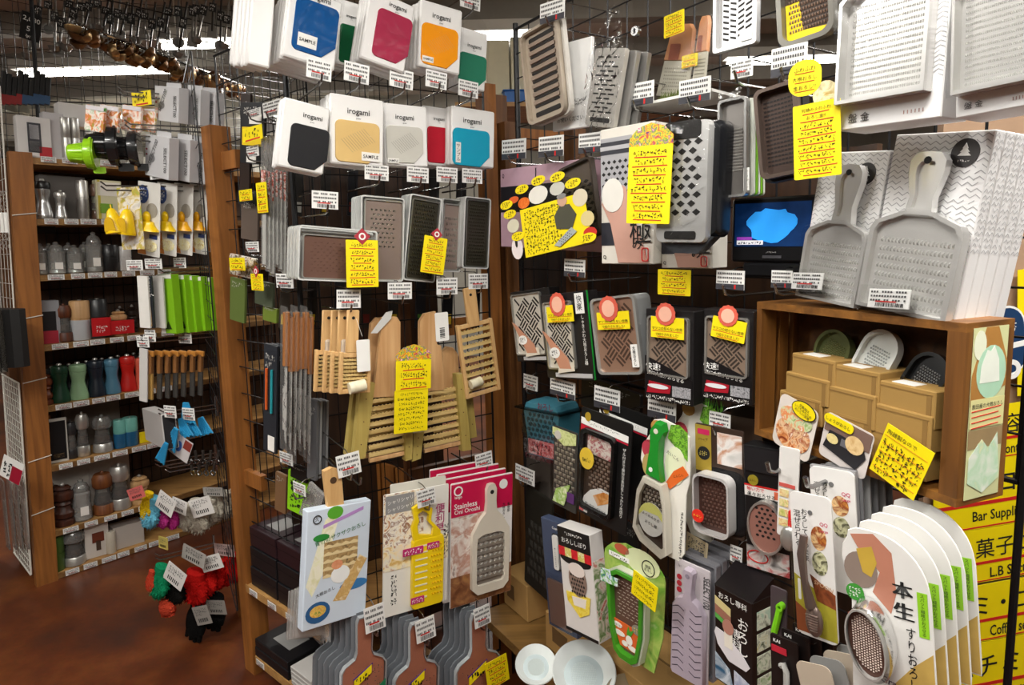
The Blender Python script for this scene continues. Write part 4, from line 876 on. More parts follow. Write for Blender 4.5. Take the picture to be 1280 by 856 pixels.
# collage card
f = Face(PR, 628, 228, 742, 318, .27, lean=-9, yaw=6); o = f.thing('handwritten_card', 'yellow collage card with vegetables, labels and a small grater cut-out', 'sign'); X, Z = f.W/2, f.H/2
pts = [(-X*.75, -Z), (X*.9, -Z*.95), (X*1.0, -Z*.3), (X*.95, Z*.5), (X*.5, Z*.95), (0, Z*1.05), (-X*.5, Z*1.0), (-X*.9, Z*.6), (-X*.95, Z*.1), (-X*.8, -Z*.5)]
MB().prism(pts, -.0005, .0008).build('card', film('#f0f0e8', gloss=.12, bump=.1), o); MB().prism([(-X*.60, -Z*.95), (X*.85, -Z*.9), (X*.80, Z*.42), (-X*.62, Z*.45)], -.0014, -.0006).build('yellow_paper', YEL, o); scribble(o, -X*.13, -Z*.25, X*.82, Z*1.25, 9, 13, YINK, y=-.0022, th=.08)
VG = mat('#e8e6dc', .4); 
for x, z, w_, h_, m_, n_ in ((-.15, .72, .44, .5, VG, 'daikon_cut'), (.28, .72, .32, .36, mat('#c8c8be', .4), 'onion_cut'), (-.50, .62, .28, .32, photo(['#d85a18', '#f08838'], 90), 'carrot_cut'), (-.74, .8, .26, .2, mat('#d8602a', .5), 'carrot_piece'), (-.82, .06, .30, .40, mat('#d4d0b8', .5), 'yam_cut'), (-.78, -.62, .28, .66, mat('#e6dcdc', .5), 'hand_cut'), (.82, -.28, .26, .4, mat('#d8c890', .5), 'lemon_cut'), (.72, .3, .3, .46, mat('#d8ceb4', .5), 'apple_cut'), (.84, -.66, .26, .3, mat('#c03028', .5), 'apple_piece')):
    flat(n_, ell(w_*X, h_*Z, 16, x*X, z*Z), m_, o, y=-.0018)
for k in range(3): flat('rib', ell(.06*X, .3*Z, 10, (-.78)*X, (-.45 - .1*k)*Z), DSLOT, o, y=-.0030) if k == 0 else None
for x, z in ((-.5, 1.02), (.32, 1.02), (.62, .72), (-.86, .42), (-.1, 1.1), (-.72, -.28), (.8, -.78), (-.92, .72)):
    e = MB().prism(ell(.32*X, .26*Z, 16, x*X, z*Z), -.0042, -.0034).build('yellow_bubble', YEL, o); scribble(e, x*X, z*Z, .22*X, .16*Z, 2, 4, YINK, y=-.0048)
# generic figure cut-out: dark jacket, head and the grater in front
flat('figure_cutout', [(.18*X, -.35*Z), (.5*X, -.45*Z), (.62*X, -.1*Z), (.5*X, .22*Z), (.3*X, .25*Z), (.16*X, .0)], mat('#4a4a3c', .6), o, y=-.0026); flat('head_cutout', ell(.2*X, .32*Z, 14, .36*X, .36*Z), mat('#c8a088', .6), o, y=-.0028); flat('hair_cutout', ell(.2*X, .14*Z, 12, .36*X, .48*Z), mat('#8a8a88', .6), o, y=-.0036)
flat('grater_cutout', [(.10*X, -.78*Z), (.22*X, -.85*Z), (.60*X, -.55*Z), (.5*X, -.4*Z)], mat('#a8b0b0', .4), o, y=-.0042); q = dimples(.3*X, .16*Z, 6, 3, -.0050, 0, 0, .3, shape='diamond').build('grater_holes', DSLOT, o, T((.36*X, 0, -.64*Z)) @ RY(-25), kind='stuff')
# tall white box with the big character
KB = mat('#ddd9cf', .4, var=.03); HAND = mat('#c79a8a', .5, var=.06); SHC = mat('#2f3038', .4)
def kiwami(box, w, label, D=.07, yaw=10, full=True, lean=None):
    f = Face(PR, *box, w=w, yaw=yaw, lean=lean); o = f.thing('grater_box', label, 'box'); carton(f, o, D, KB); X, Z = f.W/2, f.H/2
    if full:
        flat('grater_print', [(-X*.98, -Z*.05), (X*.5, -Z*.05), (X*.5, Z*.80), (X*.2, Z*.86), (-X*.98, Z*.86)], mat('#a6a6aa', .35), o); flat('rim_print', rect(-X*.98, X*.35, Z*.62, Z*.80), SHC, o, y=-.0014)
        flat('rim_print', rect(-X*.98, X*.3, Z*.68, Z*.74), mat('#b4b4b8', .4), o, y=-.0022); dimples(X*1.5, Z*.6, 7, 7, -.0018, -X*.22, Z*.25, .36, shape='diamond').build('hole_print', DSLOT, o, kind='stuff')
    flat('dark_bowl_print', [(-X*.98, -Z*.72), (-X*.4, -Z*.72), (-X*.5, -Z*.38), (-X*.98, -Z*.38)], SHC, o); flat('arm_print', [(-X*.3, -Z*.98), (X*.85, -Z*.98), (X*.3, -Z*.3), (X*.0, Z*.12), (-X*.3, Z*.2), (-X*.95, -Z*.1), (-X*.6, -Z*.4)], HAND, o, y=-.0020)
    flat('daikon_print', ell(X*.85, Z*.5, 20, -X*.5, Z*.02), mat('#e4e2da', .4), o, y=-.0032)
    text('極', o, X*.55, -Z*.52, w=X*.78, y=-.0040); text('み', o, X*.45, -Z*.70, w=X*.38, y=-.0040); MB().ring(rr(X*.26, Z*.2, .005, 3, X*.72, -Z*.86), rr(X*.20, Z*.17, .004, 3, X*.72, -Z*.86), -.0040, -.0030).build('red_seal_print', RED, o); text('大根おろし', o, X*.72, -Z*.86, h=Z*.15, m=RED, y=-.0040, vert=True); text('Q', o, -X*.85, -Z*.9, w=X*.12)
    b = flat('side_print', rect(0, 0.001, 0, .001), KB, o); return o
kiwami((750, 158, 816, 331), .22, 'tall cream box picturing a hand grating daikon, brushed black character on it')
kiwami((826, 205, 890, 336), .17, 'lower cream grater box behind the bagged black and steel grater', full=False, D=.06)
f = Face(PR, 816, 150, 895, 318, .30, lean=2, yaw=8); o = f.thing('box_grater', 'steel and black grater with diamond holes, bulky in a clear bag', 'grater'); X, Z = f.W/2, f.H/2
MB().prism(rr(f.W*.96, f.H*.86, .016, 4, 0, Z*.1), .012, .05, .006).build('black_tub', mat('#18191c', .25), o, smooth=True); MB().prism(sym([(0, -Z), (X*.4, -Z), (X*.9, -Z*.74), (0, -Z*.74)]), .006, .03).build('tub_foot', mat('#3a3c40', .25), o)
MB().prism(rr(f.W*.8, f.H*.9, .012, 4, -X*.06, Z*.06), -.004, .012, .002).build('steel_plate', mat('#d0d0ce', .3, .5), o, smooth=True); dimples(f.W*.66, f.H*.58, 4, 9, -.0046, -X*.06, Z*.14, .40, shape='diamond').build('hole_pattern', DSLOT, o, kind='stuff'); MB().prism(rr(f.W*.5, f.H*.06, .004, 3, -X*.06, -Z*.72), -.006, -.004).build('hand_slot', DSLOT, o); MB().prism(rr(f.W*.56, f.H*.13, .006, 3, -X*.06, Z*.84), -.006, -.004).build('hand_slot', DSLOT, o)
MB().prism(sym([(0, -Z*1.04), (X*.45, -Z*1.02), (X*1.0, -Z*.75), (X*1.04, Z*.8), (X*.8, Z*1.05), (0, Z*1.08)]), -.016, -.0155).build('clear_bag', film(gloss=.14, bump=.8, scale=22, rough=.08), o)
pop_card(PR, 784, 182, 838, 280, .33, 'tall yellow handwritten card with a flowered header and red lines over the cream box', 8, 8, lean=3, yaw=10, flower=True)
pop_card(PR, 822, 337, 863, 369, .24, 'small yellow handwritten card above the boxed brown graters', 4, 8, lean=1, yaw=10)
f = Face(PR, 900, 124, 936, 247, .24, lean=0, yaw=10); o = f.thing('plate_grater', 'narrow polished steel tray grater with a vertical sample sticker', 'grater'); tray(o, f.W, f.H, 0, 0, mat('#b4b4b2', .25, .7), .008, -.010, .004, .004, mat('#84807c', .3, .6)); dimples(f.W*.6, f.H*.45, 12, 14, .0004, 0, -f.H*.02, .32, .0015, False).build('teeth', mat('#d8d6d0', .25, .8), o, kind='stuff')
x, z, w, h = f.box(931, 210, 938, 238); s = flat('sample_sticker', rect(x-w/2, x+w/2, z-h/2, z+h/2), WHITE, o, y=-.004); text('サンプル', s, x, z, h=h*.85, y=-.0056, vert=True); MB().prism(rr(f.W*.9, f.H*.14, .003, 2, 0, f.H*.53), -.012, -.0115).build('bag_top', film(gloss=.25, bump=.6), o)
for k in range(5): q = MB().prism(rr(f.W, f.H*.98, .006), 0, .006).build('plate_grater', mat('#6fae1e', .45) if k % 2 else mat('#c8ccc0', .4), None, back(f.M, .010 + .009*k, .004, .0)); tag(q, 'thin grater with a lime green backing card queued behind the narrow polished tray', 'grater', 'lime backed graters')
f = Face(PR, 949, 108, 1003, 221, .24, lean=-5, yaw=10); o = f.thing('plate_grater', 'dark brown round-cornered tray grater behind the keyhole-shaped yellow card', 'grater'); tray(o, f.W, f.H, 0, 0, mat('#6a5c54', .3, .5), .012, -.014, .004, .006, mat('#4a3c36', .35, .35)); dimples(f.W*.75, f.H*.75, 9, 16, .0004, 0, 0, .4, .002, False, shape='bar').build('teeth', mat('#1c1614', .4), o, kind='stuff'); MB().prism(rr(f.W*1.06, f.H*1.06, .008), .006, .03).build('black_backing', BLACK, o)
pop_card(PR, 991, 128, 1051, 222, .32, 'yellow handwritten card under a round lobe, over the dark brown tray', 9, 8, lean=-1, yaw=12, head=('究極のふわふわ', 'おろし金!!'))
f = Face(PR, 985, 75, 1027, 120, .32, lean=1, yaw=12); o = f.thing('handwritten_card', 'round yellow handwritten lobe with red lines above the larger yellow card', 'sign'); MB().prism(rr(f.W, f.H, f.W*.42, 6), -.0006, .0006).build('card', YEL, o); [text(t_, o, 0, f.H*(.24 - .25*k), h=f.H*.13, m=YINK, y=-.0014) for k, t_ in enumerate(('ふわふわ', '大根おろし', '金おろし!!'))]
for k in range(3): MB().box(-f.W*.3, f.W*.3, -.0014, -.0008, f.H*(.13 - .25*k), f.H*(.145 - .25*k)).build('underline', RED, o)
flat('photo_cut', ell(f.W*.75, f.H*.75, 16, f.W*.62, -f.H*.55), photo(['#b89a50', '#e8dcb0', '#8a7a40'], 60), o, y=.0005)
# ---- little television
f = Face(PR, 912, 246, 1018, 316, .18, lean=2, yaw=14); tv = f.thing('television', 'small black television showing a blue picture', 'television'); X, Z = f.W/2, f.H/2; TVB = mat('#121214', .3)
MB().rbox(-X, X, 0, .05, -Z*1.35, Z, .004).build('cabinet', TVB, tv); cx, cz, w, h = f.box(917, 253, 1012, 308); sc = MB().box(cx-w/2, cx+w/2, -.0012, -.0004, cz-h/2, cz+h/2).build('screen', photo(['#0a2a50', '#0c3a78', '#0a1c34'], 30, .2), tv)
SCR_B = mat('#2a8fe0', .3, emit=.9, var=.1, scale=60); R = random.Random(5); blob = [(cx + w*.33*math.cos(k*math.pi/12)*R.uniform(.85, 1.1), cz + h*.40*math.sin(k*math.pi/12)*R.uniform(.8, 1.08)) for k in range(24)]
sc.data.materials[0] = mat('#0e3060', .3, emit=.35, var=.5, scale=50); flat('blue_picture', blob, SCR_B, sc, y=-.0014); flat('caption', rect(cx-w*.46, cx-w*.1, cz-h*.46, cz-h*.36), mat('#e8e8f0', .4, emit=.3), sc, y=-.0022); flat('caption', rect(cx-w*.46, cx-w*.25, cz-h*.35, cz-h*.28), mat('#8a3aa8', .4, emit=.4), sc, y=-.0022); scribble(sc, cx-w*.28, cz-h*.41, w*.33, h*.07, 1, 9, INK, y=-.0032)
scribble(tv, 0, -Z*.98, X*.25, Z*.06, 1, 7, mat('#c0c0c0', .4), y=-.001); MB().box(-X*.2, X*.25, -.002, 0, -Z*1.2, -Z*1.1).build('front_slot', mat('#48484c', .3), tv); MB().rbox(-X*.7, X*.7, .0, .09, -Z*1.9, -Z*1.38, .004).build('stand', TVB, tv)
# ---- third row: boxed brown graters with seals
def kairaku(box, plate, w, label, style, seal=None, yaw=8, lean=None, D=.04, vert=None):
    f = Face(PR, *box, w=w, yaw=yaw, lean=lean); o = f.thing('boxed_grater', label, 'grater'); X, Z = f.W/2, f.H/2
    carton(f, o, D, DKBOX); cx, cz, pw, ph = f.box(*plate)
    MB().ring(rr(pw, ph, .008, 4, cx, cz), rr(pw - .007, ph - .007, .006, 4, cx, cz), -.007, .0).build('tray_rim', mat('#a8a6a0', .25, .6), o, smooth=True)
    MB().prism(rr(pw - .005, ph - .005, .006, 4, cx, cz), -.0012, .0).build('tray', BRN if style != 'black' else mat('#d8d4ca', .3, .3), o); weave(pw*.94, ph*.94, 4, -.0018, cx, cz).build('weave', DSLOT if style == 'black' else mat('#39302a', .4), o, kind='stuff')
    if style == 'diag':
        flat('black_print', [(-X*.99, -Z*.99), (X*.99, -Z*.99), (X*.99, -Z*.44), (-X*.99, -Z*.02)], mat('#161415', .35), o, y=-.0030)
        text('快速!', o, -X*.62, -Z*.25, w=X*.62, m=WHITE, y=-.0046); text('楽に大根がおろせる', o, -X*.1, -Z*.43, w=X*1.55, m=WHITE, y=-.0046, rot=6)
        flat('picture_print', [(-X*.9, -Z*.85), (X*.1, -Z*.8), (X*.15, -Z*.62), (-X*.8, -Z*.58)], mat('#a01828', .4), o, y=-.0040); flat('picture_print', ell(X*.9, Z*.1, 14, -X*.4, -Z*.68), mat('#dcdce0', .3), o, y=-.0050); flat('picture_print', [(X*.2, -Z*.85), (X*.95, -Z*.85), (X*.95, -Z*.62), (X*.2, -Z*.62)], photo(['#3a3a3e', '#a8a8ac', '#56565a'], 120), o, y=-.0040)
        scribble(o, 0, -Z*.92, X*1.9, Z*.08, 1, 22, WHITE, y=-.0046)
    if style == 'black':
        flat('hand_print', [(-X*.95, Z*.15), (-X*.8, Z*.1), (X*.1, -Z*.5), (X*.2, -Z*.75), (-X*.3, -Z*.75), (-X*.6, -Z*.3)], mat('#c08a70', .4), o, y=-.0080); flat('note_print', ell(X*.45, Z*.26, 16, -X*.45, -Z*.38), WHITE, o, y=-.0088); scribble(o, -X*.45, -Z*.38, X*.28, Z*.14, 3, 3, INK, y=-.0100)
        flat('daikon_print', [(-X*.3, -Z*.6), (X*.3, -Z*.6), (X*.34, -Z*.8), (-X*.4, -Z*.86)], mat('#d8d0c0', .4), o, y=-.0076); flat('grey_print', rect(-X*.6, X*.97, -Z*.96, -Z*.86), mat('#b8b8b8', .4), o, y=-.0016)
    if vert: vert(f, o, X, Z)
    if seal: seal_card(f, o, *seal)
    return o
def spine(f, o, X, Z):
    flat('spine_title', rect(X*.62, X*.98, Z*.5, Z*.96), WHITE, o, y=-.0080); text('快楽', o, X*.80, Z*.74, h=Z*.34, y=-.0092, vert=True)
    text('しゃきふわ大根おろし器', o, X*.80, -Z*.10, h=Z*1.12, m=WHITE, y=-.0030, vert=True); MB().box(X - .001, X + .0008, .002, .006, -Z, Z).build('green_edge', mat('#22a83c', .4), o)
kairaku((641, 362, 690, 452), (643, 366, 680, 444), .18, 'black grater box with a woven silver tray and no seal, beside its sealed twin', 'black', lean=-9, yaw=6)
kairaku((679, 366, 736, 474), (683, 376, 718, 462), .22, 'black grater box with a woven silver tray, white spine title and red seal', 'black', (701, 380, 20, 687, 382, 720, 402), vert=spine, lean=-8, yaw=4)
f = Face(PR, 744, 370, 800, 468, .23, lean=-9, yaw=6); o = f.thing('boxed_grater', 'bronze woven grater tray in a round-cornered clear shell with a red seal', 'grater'); MB().prism(rr(f.W, f.H, .014, 5), .0, .045, .004).build('clear_shell', mat('#9a9c9c', .25, .2), o, smooth=True); MB().ring(rr(f.W, f.H, .014, 5), rr(f.W*.9, f.H*.94, .012, 5), -.008, .0).build('shell_lip', mat('#b8b8b4', .2, .5), o, smooth=True); MB().prism(rr(f.W*.9, f.H*.94, .012, 5), -.002, .001).build('tray', mat('#9a7a66', .35, .3), o); weave(f.W*.84, f.H*.88, 4, -.0028).build('weave', mat('#4a362c', .4), o, kind='stuff'); seal_card(f, o, 765, 385, 24, 750, 389, 790, 411, 2); x, z, w, h = f.box(793, 430, 801, 458); s = flat('white_strip', rr(w, h, .001, 2, x, z), WHITE, o, y=-.009); text('大根おろし', s, x, z, h=h*.85, y=-.0104, vert=True)
kairaku((806, 388, 866, 503), (810, 396, 862, 470), .24, 'black box with a bronze woven tray and white quick-grating slogan, beside the round-cornered shell', 'diag', (836, 392, 25, 817, 396, 858, 422), yaw=10)
kairaku((878, 388, 940, 502), (882, 396, 936, 470), .22, 'black box with a bronze woven tray and white quick-grating slogan, beside the crate', 'diag', (914, 394, 25, 893, 398, 935, 424, 8), yaw=10)
for k in range(3):
    for (bx, w, lb) in (((806, 388, 866, 503), .20, 'beside the round-cornered shell'), ((679, 368, 736, 474), .18, 'with the white spine title')):
        f = Face(PR, *bx, w=w, yaw=8, lean=-6 if bx[0] < 700 else None); q = MB().rbox(-f.W/2, f.W/2, 0, .036, -f.H/2, f.H/2, .002).build('boxed_grater', DKBOX, None, back(f.M, .04*k)) if k < 2 else None
        if q: tag(q, 'plain black grater box queued behind the one ' + lb, 'grater', 'black boxes queued ' + lb)
# ================================================================== the long grid: lower rows
# blue plastic tub
f = Face(PR, 652, 505, 700, 574, .14, lean=-4, yaw=8); o = f.thing('grater_tub', 'blue plastic grater tub in a clear lidded shell', 'grater'); X, Z = f.W/2, f.H/2
MB().prism(sym([(0, -Z), (X*.75, -Z), (X*.98, Z*.7), (X*.8, Z), (0, Z)]), .004, .09, .004).build('tub', mat('#3f7f92', .4), o, smooth=True); dimples(f.W*.8, f.H*.55, 7, 6, -.0002, 0, Z*.1, .4, shape='oval').build('hole_pattern', mat('#16404c', .5), o, T((0, .003, 0)), kind='stuff')
flat('picture_band', rect(-X*.75, X*.75, -Z*.9, -Z*.35), photo(['#e0d0d0', '#c84848', '#f0ece8'], 60), o, y=.002); scribble(o, 0, -Z*.5, X*1.1, Z*.2, 1, 5, mat('#a02838', .5), y=-.001); text('おろし', o, X*.3, Z*.93, w=X*.8, m=mat('#7a1f3a', .5, var=0), y=.0)
MB().prism(sym([(0, -Z*1.05), (X*.85, -Z*1.05), (X*1.12, Z*.75), (0, Z*.75)]), -.006, -.0055).build('clear_shell', film(gloss=.2, bump=.2), o); MB().rbox(-X*1.3, X*1.2, -.01, .10, Z*.72, Z*.80, .002).build('lid_rim', film('#d0e0e4', gloss=.3, bump=0), o)
# steel and lime grater card
f = Face(PR, 690, 537, 722, 636, .18, lean=2, yaw=6); o = f.thing('carded_grater', 'black slotted steel grater card with a lime green daikon picture', 'grater'); X, Z = f.W/2, f.H/2; carded_front(f, o, '#3c3a36')
dimples(f.W*.9, f.H*.7, 5, 12, -.0012, 0, Z*.02, .42, .003).build('teeth', mat('#98948a', .3, .7), o, kind='stuff'); flat('lime_print', [(-X, Z*.98), (X, Z*.98), (X, Z*.72), (0, Z*.6), (-X, Z*.8)], photo(['#a8b868', '#d8e0a0', '#788848'], 50), o, y=-.0050); MB().prism(ell(X*.55, X*.55, 14, -X*.5, Z*.82), -.007, -.0055).build('round_print', mat('#c8c4bc', .4), o)
flat('daikon_print', [(-X*.9, -Z*.9), (X*.1, -Z*.9), (X*.6, -Z*.3), (-X*.6, -Z*.55)], photo(['#e8ecd0', '#8ab83c', '#f4f4ea'], 40), o, y=-.0050); flat('purple_print', rect(X*.35, X*.95, -Z*.75, -Z*.5), mat('#5a3070', .4), o, y=-.0056)
# black strainer pack
def strainer(M, f, label, full=True):
    o = thing('carded_grater', label, 'grater', M); X, Z = f.W/2, f.H/2; MB().prism(rr(f.W, f.H, .006), 0, .004, .001).build('card', mat('#161616', .35), o); flat('white_band', [(-X*.98, Z*.70), (X*.9, Z*.66), (X*.9, Z*.78), (-X*.98, Z*.82)], WHITE, o); flat('red_band', [(-X*.98, Z*.66), (X*.9, Z*.62), (X*.9, Z*.65), (-X*.98, Z*.69)], mat('#b81c34', .4), o); MB().prism(ell(X*.24, X*.28, 16, -X*.7, Z*.86), -.002, -.0008).build('gold_seal', mat('#c8a838', .4, .4), o)
    scribble(o, -X*.05, Z*.755, X*1.3, Z*.05, 1, 16, INK)
    if not full: return o
    cx, cz = -X*.16, -Z*.08; w, h = X*1.38, Z*1.5
    flat('white_side', rect(-X*.97, -X*.84, Z*.05, Z*.5), WHITE, o); flat('red_side', rect(-X*.97, -X*.80, Z*.45, Z*.66), mat('#c02030', .4), o, y=-.0018); text('送料', o, -X*.885, Z*.55, w=X*.1, m=WHITE, y=-.003)
    MB().ring(rr(w, h, .016, 5, cx, cz), rr(w*.84, h*.9, .012, 5, cx, cz), -.014, .0).build('black_frame', mat('#101010', .25), o, smooth=True); flat('grater_plate', rr(w*.86, h*.92, .012, 5, cx, cz), mat('#4a382c', .35, .3), o, y=-.0015)
    dimples(w*.66, h*.4, 5, 9, -.0022, cx + w*.03, cz - h*.02, .34, .004).build('teeth', mat('#b8a898', .3, .8), o, kind='stuff'); flat('food_print', rect(cx - w*.35, cx + w*.42, cz + h*.2, cz + h*.42), photo(['#e8e4d8', '#a83c48', '#f0ece0', '#b85058', '#d8d8b0'], 45), o, y=-.0030)
    MB().prism(ell(w*.42, w*.42*1.15, 20, cx - w*.25, cz + h*.15), -.0165, -.0152).build('gold_sticker', mat('#d8b838', .4), o); scribble(o, cx - w*.25, cz + h*.14, w*.28, h*.05, 1, 4, YINK, y=-.018)
    flat('white_fan', [(cx - w*.42, cz - h*.44), (cx + w*.32, cz - h*.47), (cx + w*.41, cz - h*.40), (cx + w*.41, cz - h*.18), (cx + w*.1, cz - h*.17), (cx - w*.2, cz - h*.25), (cx - w*.38, cz - h*.36)], WHITE, o, y=-.0040); flat('tray_print', [(cx - w*.1, cz - h*.3), (cx + w*.05, cz - h*.4), (cx + w*.38, cz - h*.3), (cx + w*.38, cz - h*.2), (cx + w*.2, cz - h*.2)], photo(['#c87828', '#e8a860', '#d8d0c8'], 40), o, y=-.0050); text('使いやすいザル付き', o, cx - w*.02, cz - h*.44, w=w*.62, y=-.0056, rot=3)
    text('ザル付きで余分な水分をしっかり水切り', o, X*.78, -Z*.08, h=Z*1.25, m=WHITE, y=-.0012, vert=True); flat('pink_mark', rect(-X*.9, -X*.72, -Z*.94, -Z*.84), mat('#d86a70', .4), o); flat('white_mark', rect(-X*.71, -X*.56, -Z*.94, -Z*.84), WHITE, o)
    MB().prism(rr(w, h, .016, 5, cx, cz), -.0150, -.0146).build('clear_blister', CLEAR, o); return o
f = Face(PR, 720, 520, 788, 655, .24, lean=4, yaw=6); strainer(f.M, f, 'black card with a food picture, gold sticker and white vertical slogan over a toothed plate')
strainer(back(f.M, .05, .012, .012), f, 'black grater card queued behind the white vertical slogan one', False)
# green handled grater on a die-cut vegetable card
f = Face(PR, 796, 526, 862, 692, .25, lean=3, yaw=8); X, Z = f.W/2, f.H/2; GRN = mat('#1f8a2c', .3, coat=.3)
for k in range(2):
    o = thing('carded_grater', 'green handled grater with a clear hood on a die-cut vegetable card' if k == 0 else 'green handled grater card queued behind its twin, tips of printed leaves showing', 'grater', f.M if k == 0 else back(f.M, .06, .034, .035))
    MB().prism([(X*.0, -Z), (X*.75, -Z), (X*.95, -Z*.85), (X*.9, 0), (X*1.0, Z*.2), (X*.98, Z*.5), (X*.9, Z*.85), (X*.5, Z*.95), (-X*.1, Z*1.0), (-X*.5, Z*.95), (-X*.6, Z*.75), (-X*.95, Z*.5), (-X*.98, Z*.3), (-X*.6, 0), (-X*.9, -Z*.3)], 0, .003, .0006).build('card', mat('#e8e6dc', .4), o)
    flat('leaf_print', [(X*.1, Z*.75), (X*.9, Z*.5), (X*.85, Z*.9), (X*.5, Z*.98), (X*.2, Z*.95)], photo(['#4a8a20', '#8ac840', '#2f6a18', '#b8e070'], 120), o); flat('radish_print', ell(X*.8, Z*.55, 16, X*.45, Z*.38), mat('#e6ebc8', .4), o, y=-.0014); flat('carrot_print', [(X*.1, Z*.08), (X*.3, Z*.02), (X*.98, Z*.32), (X*.75, Z*.42), (X*.4, Z*.3)], mat('#e06a28', .4), o, y=-.0020); flat('apple_print', ell(X*.6, Z*.28, 16, -X*.62, Z*.5), mat('#b84050', .4), o, y=-.0014); flat('potato_print', ell(X*.5, Z*.34, 16, -X*.62, Z*.26), mat('#b8a060', .4), o, y=-.0018); flat('ginger_print', ell(X*.5, Z*.2, 14, -X*.35, Z*.86), mat('#b88a48', .4), o)
    text('だいこん', o, X*.35, Z*.52, w=X*.5, y=-.0026, rot=20); text('にんじん', o, X*.6, Z*.26, w=X*.4, y=-.0030, rot=-25); text('おろしに!', o, -X*.62, Z*.62, w=X*.35, y=-.0026)
    scribble(o, X*.80, -Z*.6, X*.12, Z*.7, 14, 1, INK)
    if k: 
        g = MB(); R = random.Random(8)
        for q in range(60): x = R.uniform(-X*.2, X*.9); z = Z*.9; g.add([(x-.001, .002, z), (x+.001, .002, z), (x + R.uniform(-.008, .008), .0, z + R.uniform(.01, .035))], [(0,1,2)])
        g.build('leaf_tips', mat('#6ab83a', .5, var=.3), o, kind='stuff'); continue
    WP = mat('#cfcabb', .3); hd = MB().prism([(-X*.5, Z*.16), (X*.12, Z*.12), (X*.0, Z*.4), (X*.02, Z*.72), (X*.16, Z*.86), (X*.08, Z*.97), (-X*.2, Z*.98), (-X*.4, Z*.86), (-X*.42, Z*.6), (-X*.45, Z*.38)], -.022, -.004, .004).build('handle', GRN, o, smooth=True); MB().lathe([(X*.09, -.0006), (X*.09, 0)], 14, (-X*.14, -.0222, Z*.85), 'Y').build('hanging_hole', mat('#d8d4c4', .5), hd); flat('heart_print', ell(X*.16, Z*.07, 10, -X*.28, Z*.27), WHITE, hd, y=-.0222)
    body = [(-X*.55, Z*.14), (X*.2, Z*.10), (X*.38, -Z*.2), (X*.52, -Z*.9), (X*.3, -Z*.99), (-X*.6, -Z*.86), (-X*.92, -Z*.7), (-X*.8, -Z*.1)]; c0 = (-.22*X, -.4*Z); inn = [(c0[0] + (x-c0[0])*.8, c0[1] + (z-c0[1])*.82) for x, z in body]; MB().ring(body, inn, -.024, -.004).build('body_frame', WP, o, smooth=True)
    MB().prism(inn, -.014, -.010).build('blade_plate', mat('#453b34', .3, .5), o); dimples(X*.9, Z*.5, 6, 9, -.0142, c0[0] + X*.03, c0[1] + Z*.16, .4, .005, True).build('teeth', mat('#a49c90', .3, .7), o, kind='stuff')
    MB().prism(ell(X*1.05, Z*.5, 24, c0[0] + X*.02, c0[1] - Z*.08), -.020, -.0185).build('round_label', mat('#d2d2cc', .4), o); flat('label_top', [(c0[0] + X*.02 + X*.525*math.cos(a*math.pi/10), c0[1] - Z*.08 + Z*.25*math.sin(a*math.pi/10)) for a in range(11)] + [(c0[0] - X*.3, c0[1] + Z*.02), (c0[0] + X*.3, c0[1] + Z*.02)], mat('#d8d878', .4), o, y=-.0202); text('よくおろせる', o, c0[0] + X*.02, c0[1] - Z*.03, w=X*.7, y=-.0222, rot=8); text('おろし器', o, c0[0] + X*.04, c0[1] - Z*.14, w=X*.5, y=-.0222, rot=8)
    MB().prism(body, -.030, -.0295).build('clear_hood', film(gloss=.15, bump=.15), o)
# brown card with a curved blister grater
f = Face(PR, 868, 534, 930, 668, .21, lean=-1, yaw=8); o = f.thing('carded_grater', 'brown and gold card with a curved bronze grater under a clear dome', 'grater'); X, Z = f.W/2, f.H/2; carded_front(f, o, '#3a2c24'); flat('gold_print', rect(-X*.98, -X*.30, Z*.12, Z*.98), mat('#b0983c', .4, .3), o); flat('pink_print', rr(X*.5, Z*.1, .001, 2, -X*.62, Z*.86), mat('#c02858', .4), o, y=-.0014); MB().prism(ell(X*.52, X*.52, 18, -X*.62, Z*.46), -.002, -.0012).build('black_disc', INK, o); scribble(o, -X*.62, Z*.46, X*.35, Z*.1, 3, 4, mat('#d8c868', .5), y=-.003); flat('photo_print', rect(-X*.05, X*.95, Z*.32, Z*.9), photo(['#c8c8c4', '#e8e4e0', '#c08a68', '#a8a8a8'], 22), o); scribble(o, -X*.64, Z*.72, X*.4, Z*.06, 1, 6, INK)
bx = rr(X*1.5, Z*1.12, .018, 5, -X*.05, -Z*.40); MB().ring(bx, rr(X*1.36, Z*1.03, .016, 5, -X*.05, -Z*.40), -.030, -.002).build('white_rim', mat('#d8d6d4', .3), o, smooth=True); MB().prism(rr(X*1.38, Z*1.05, .014, 5, -X*.05, -Z*.40), -.012, -.008).build('blade_plate', mat('#5c4038', .35, .3), o); dimples(X*1.15, Z*.9, 7, 13, -.012, -X*.05, -Z*.4, .3, .003).build('teeth', mat('#8a6c60', .3, .6), o, kind='stuff'); MB().prism(rr(X*1.6, Z*1.2, .02, 5, X*.05, -Z*.38), .0 - .02, .03).build('dark_body', mat('#1c1c1e', .25), o, T((X*.22, .02, Z*.02))); MB().prism(rr(X*1.56, Z*1.3, .02, 5, -X*.02, -Z*.34), -.034, -.0335).build('clear_dome', CLEAR, o)
st = MB().prism(ell(X*.5, X*.5, 20, -X*.5, -Z*.62), -.0365, -.0350).build('red_sticker', mat('#d83024', .4), o); text('チタン', st, -X*.5, -Z*.62, w=X*.36, m=mat('#f0d040', .5), y=-.0378)
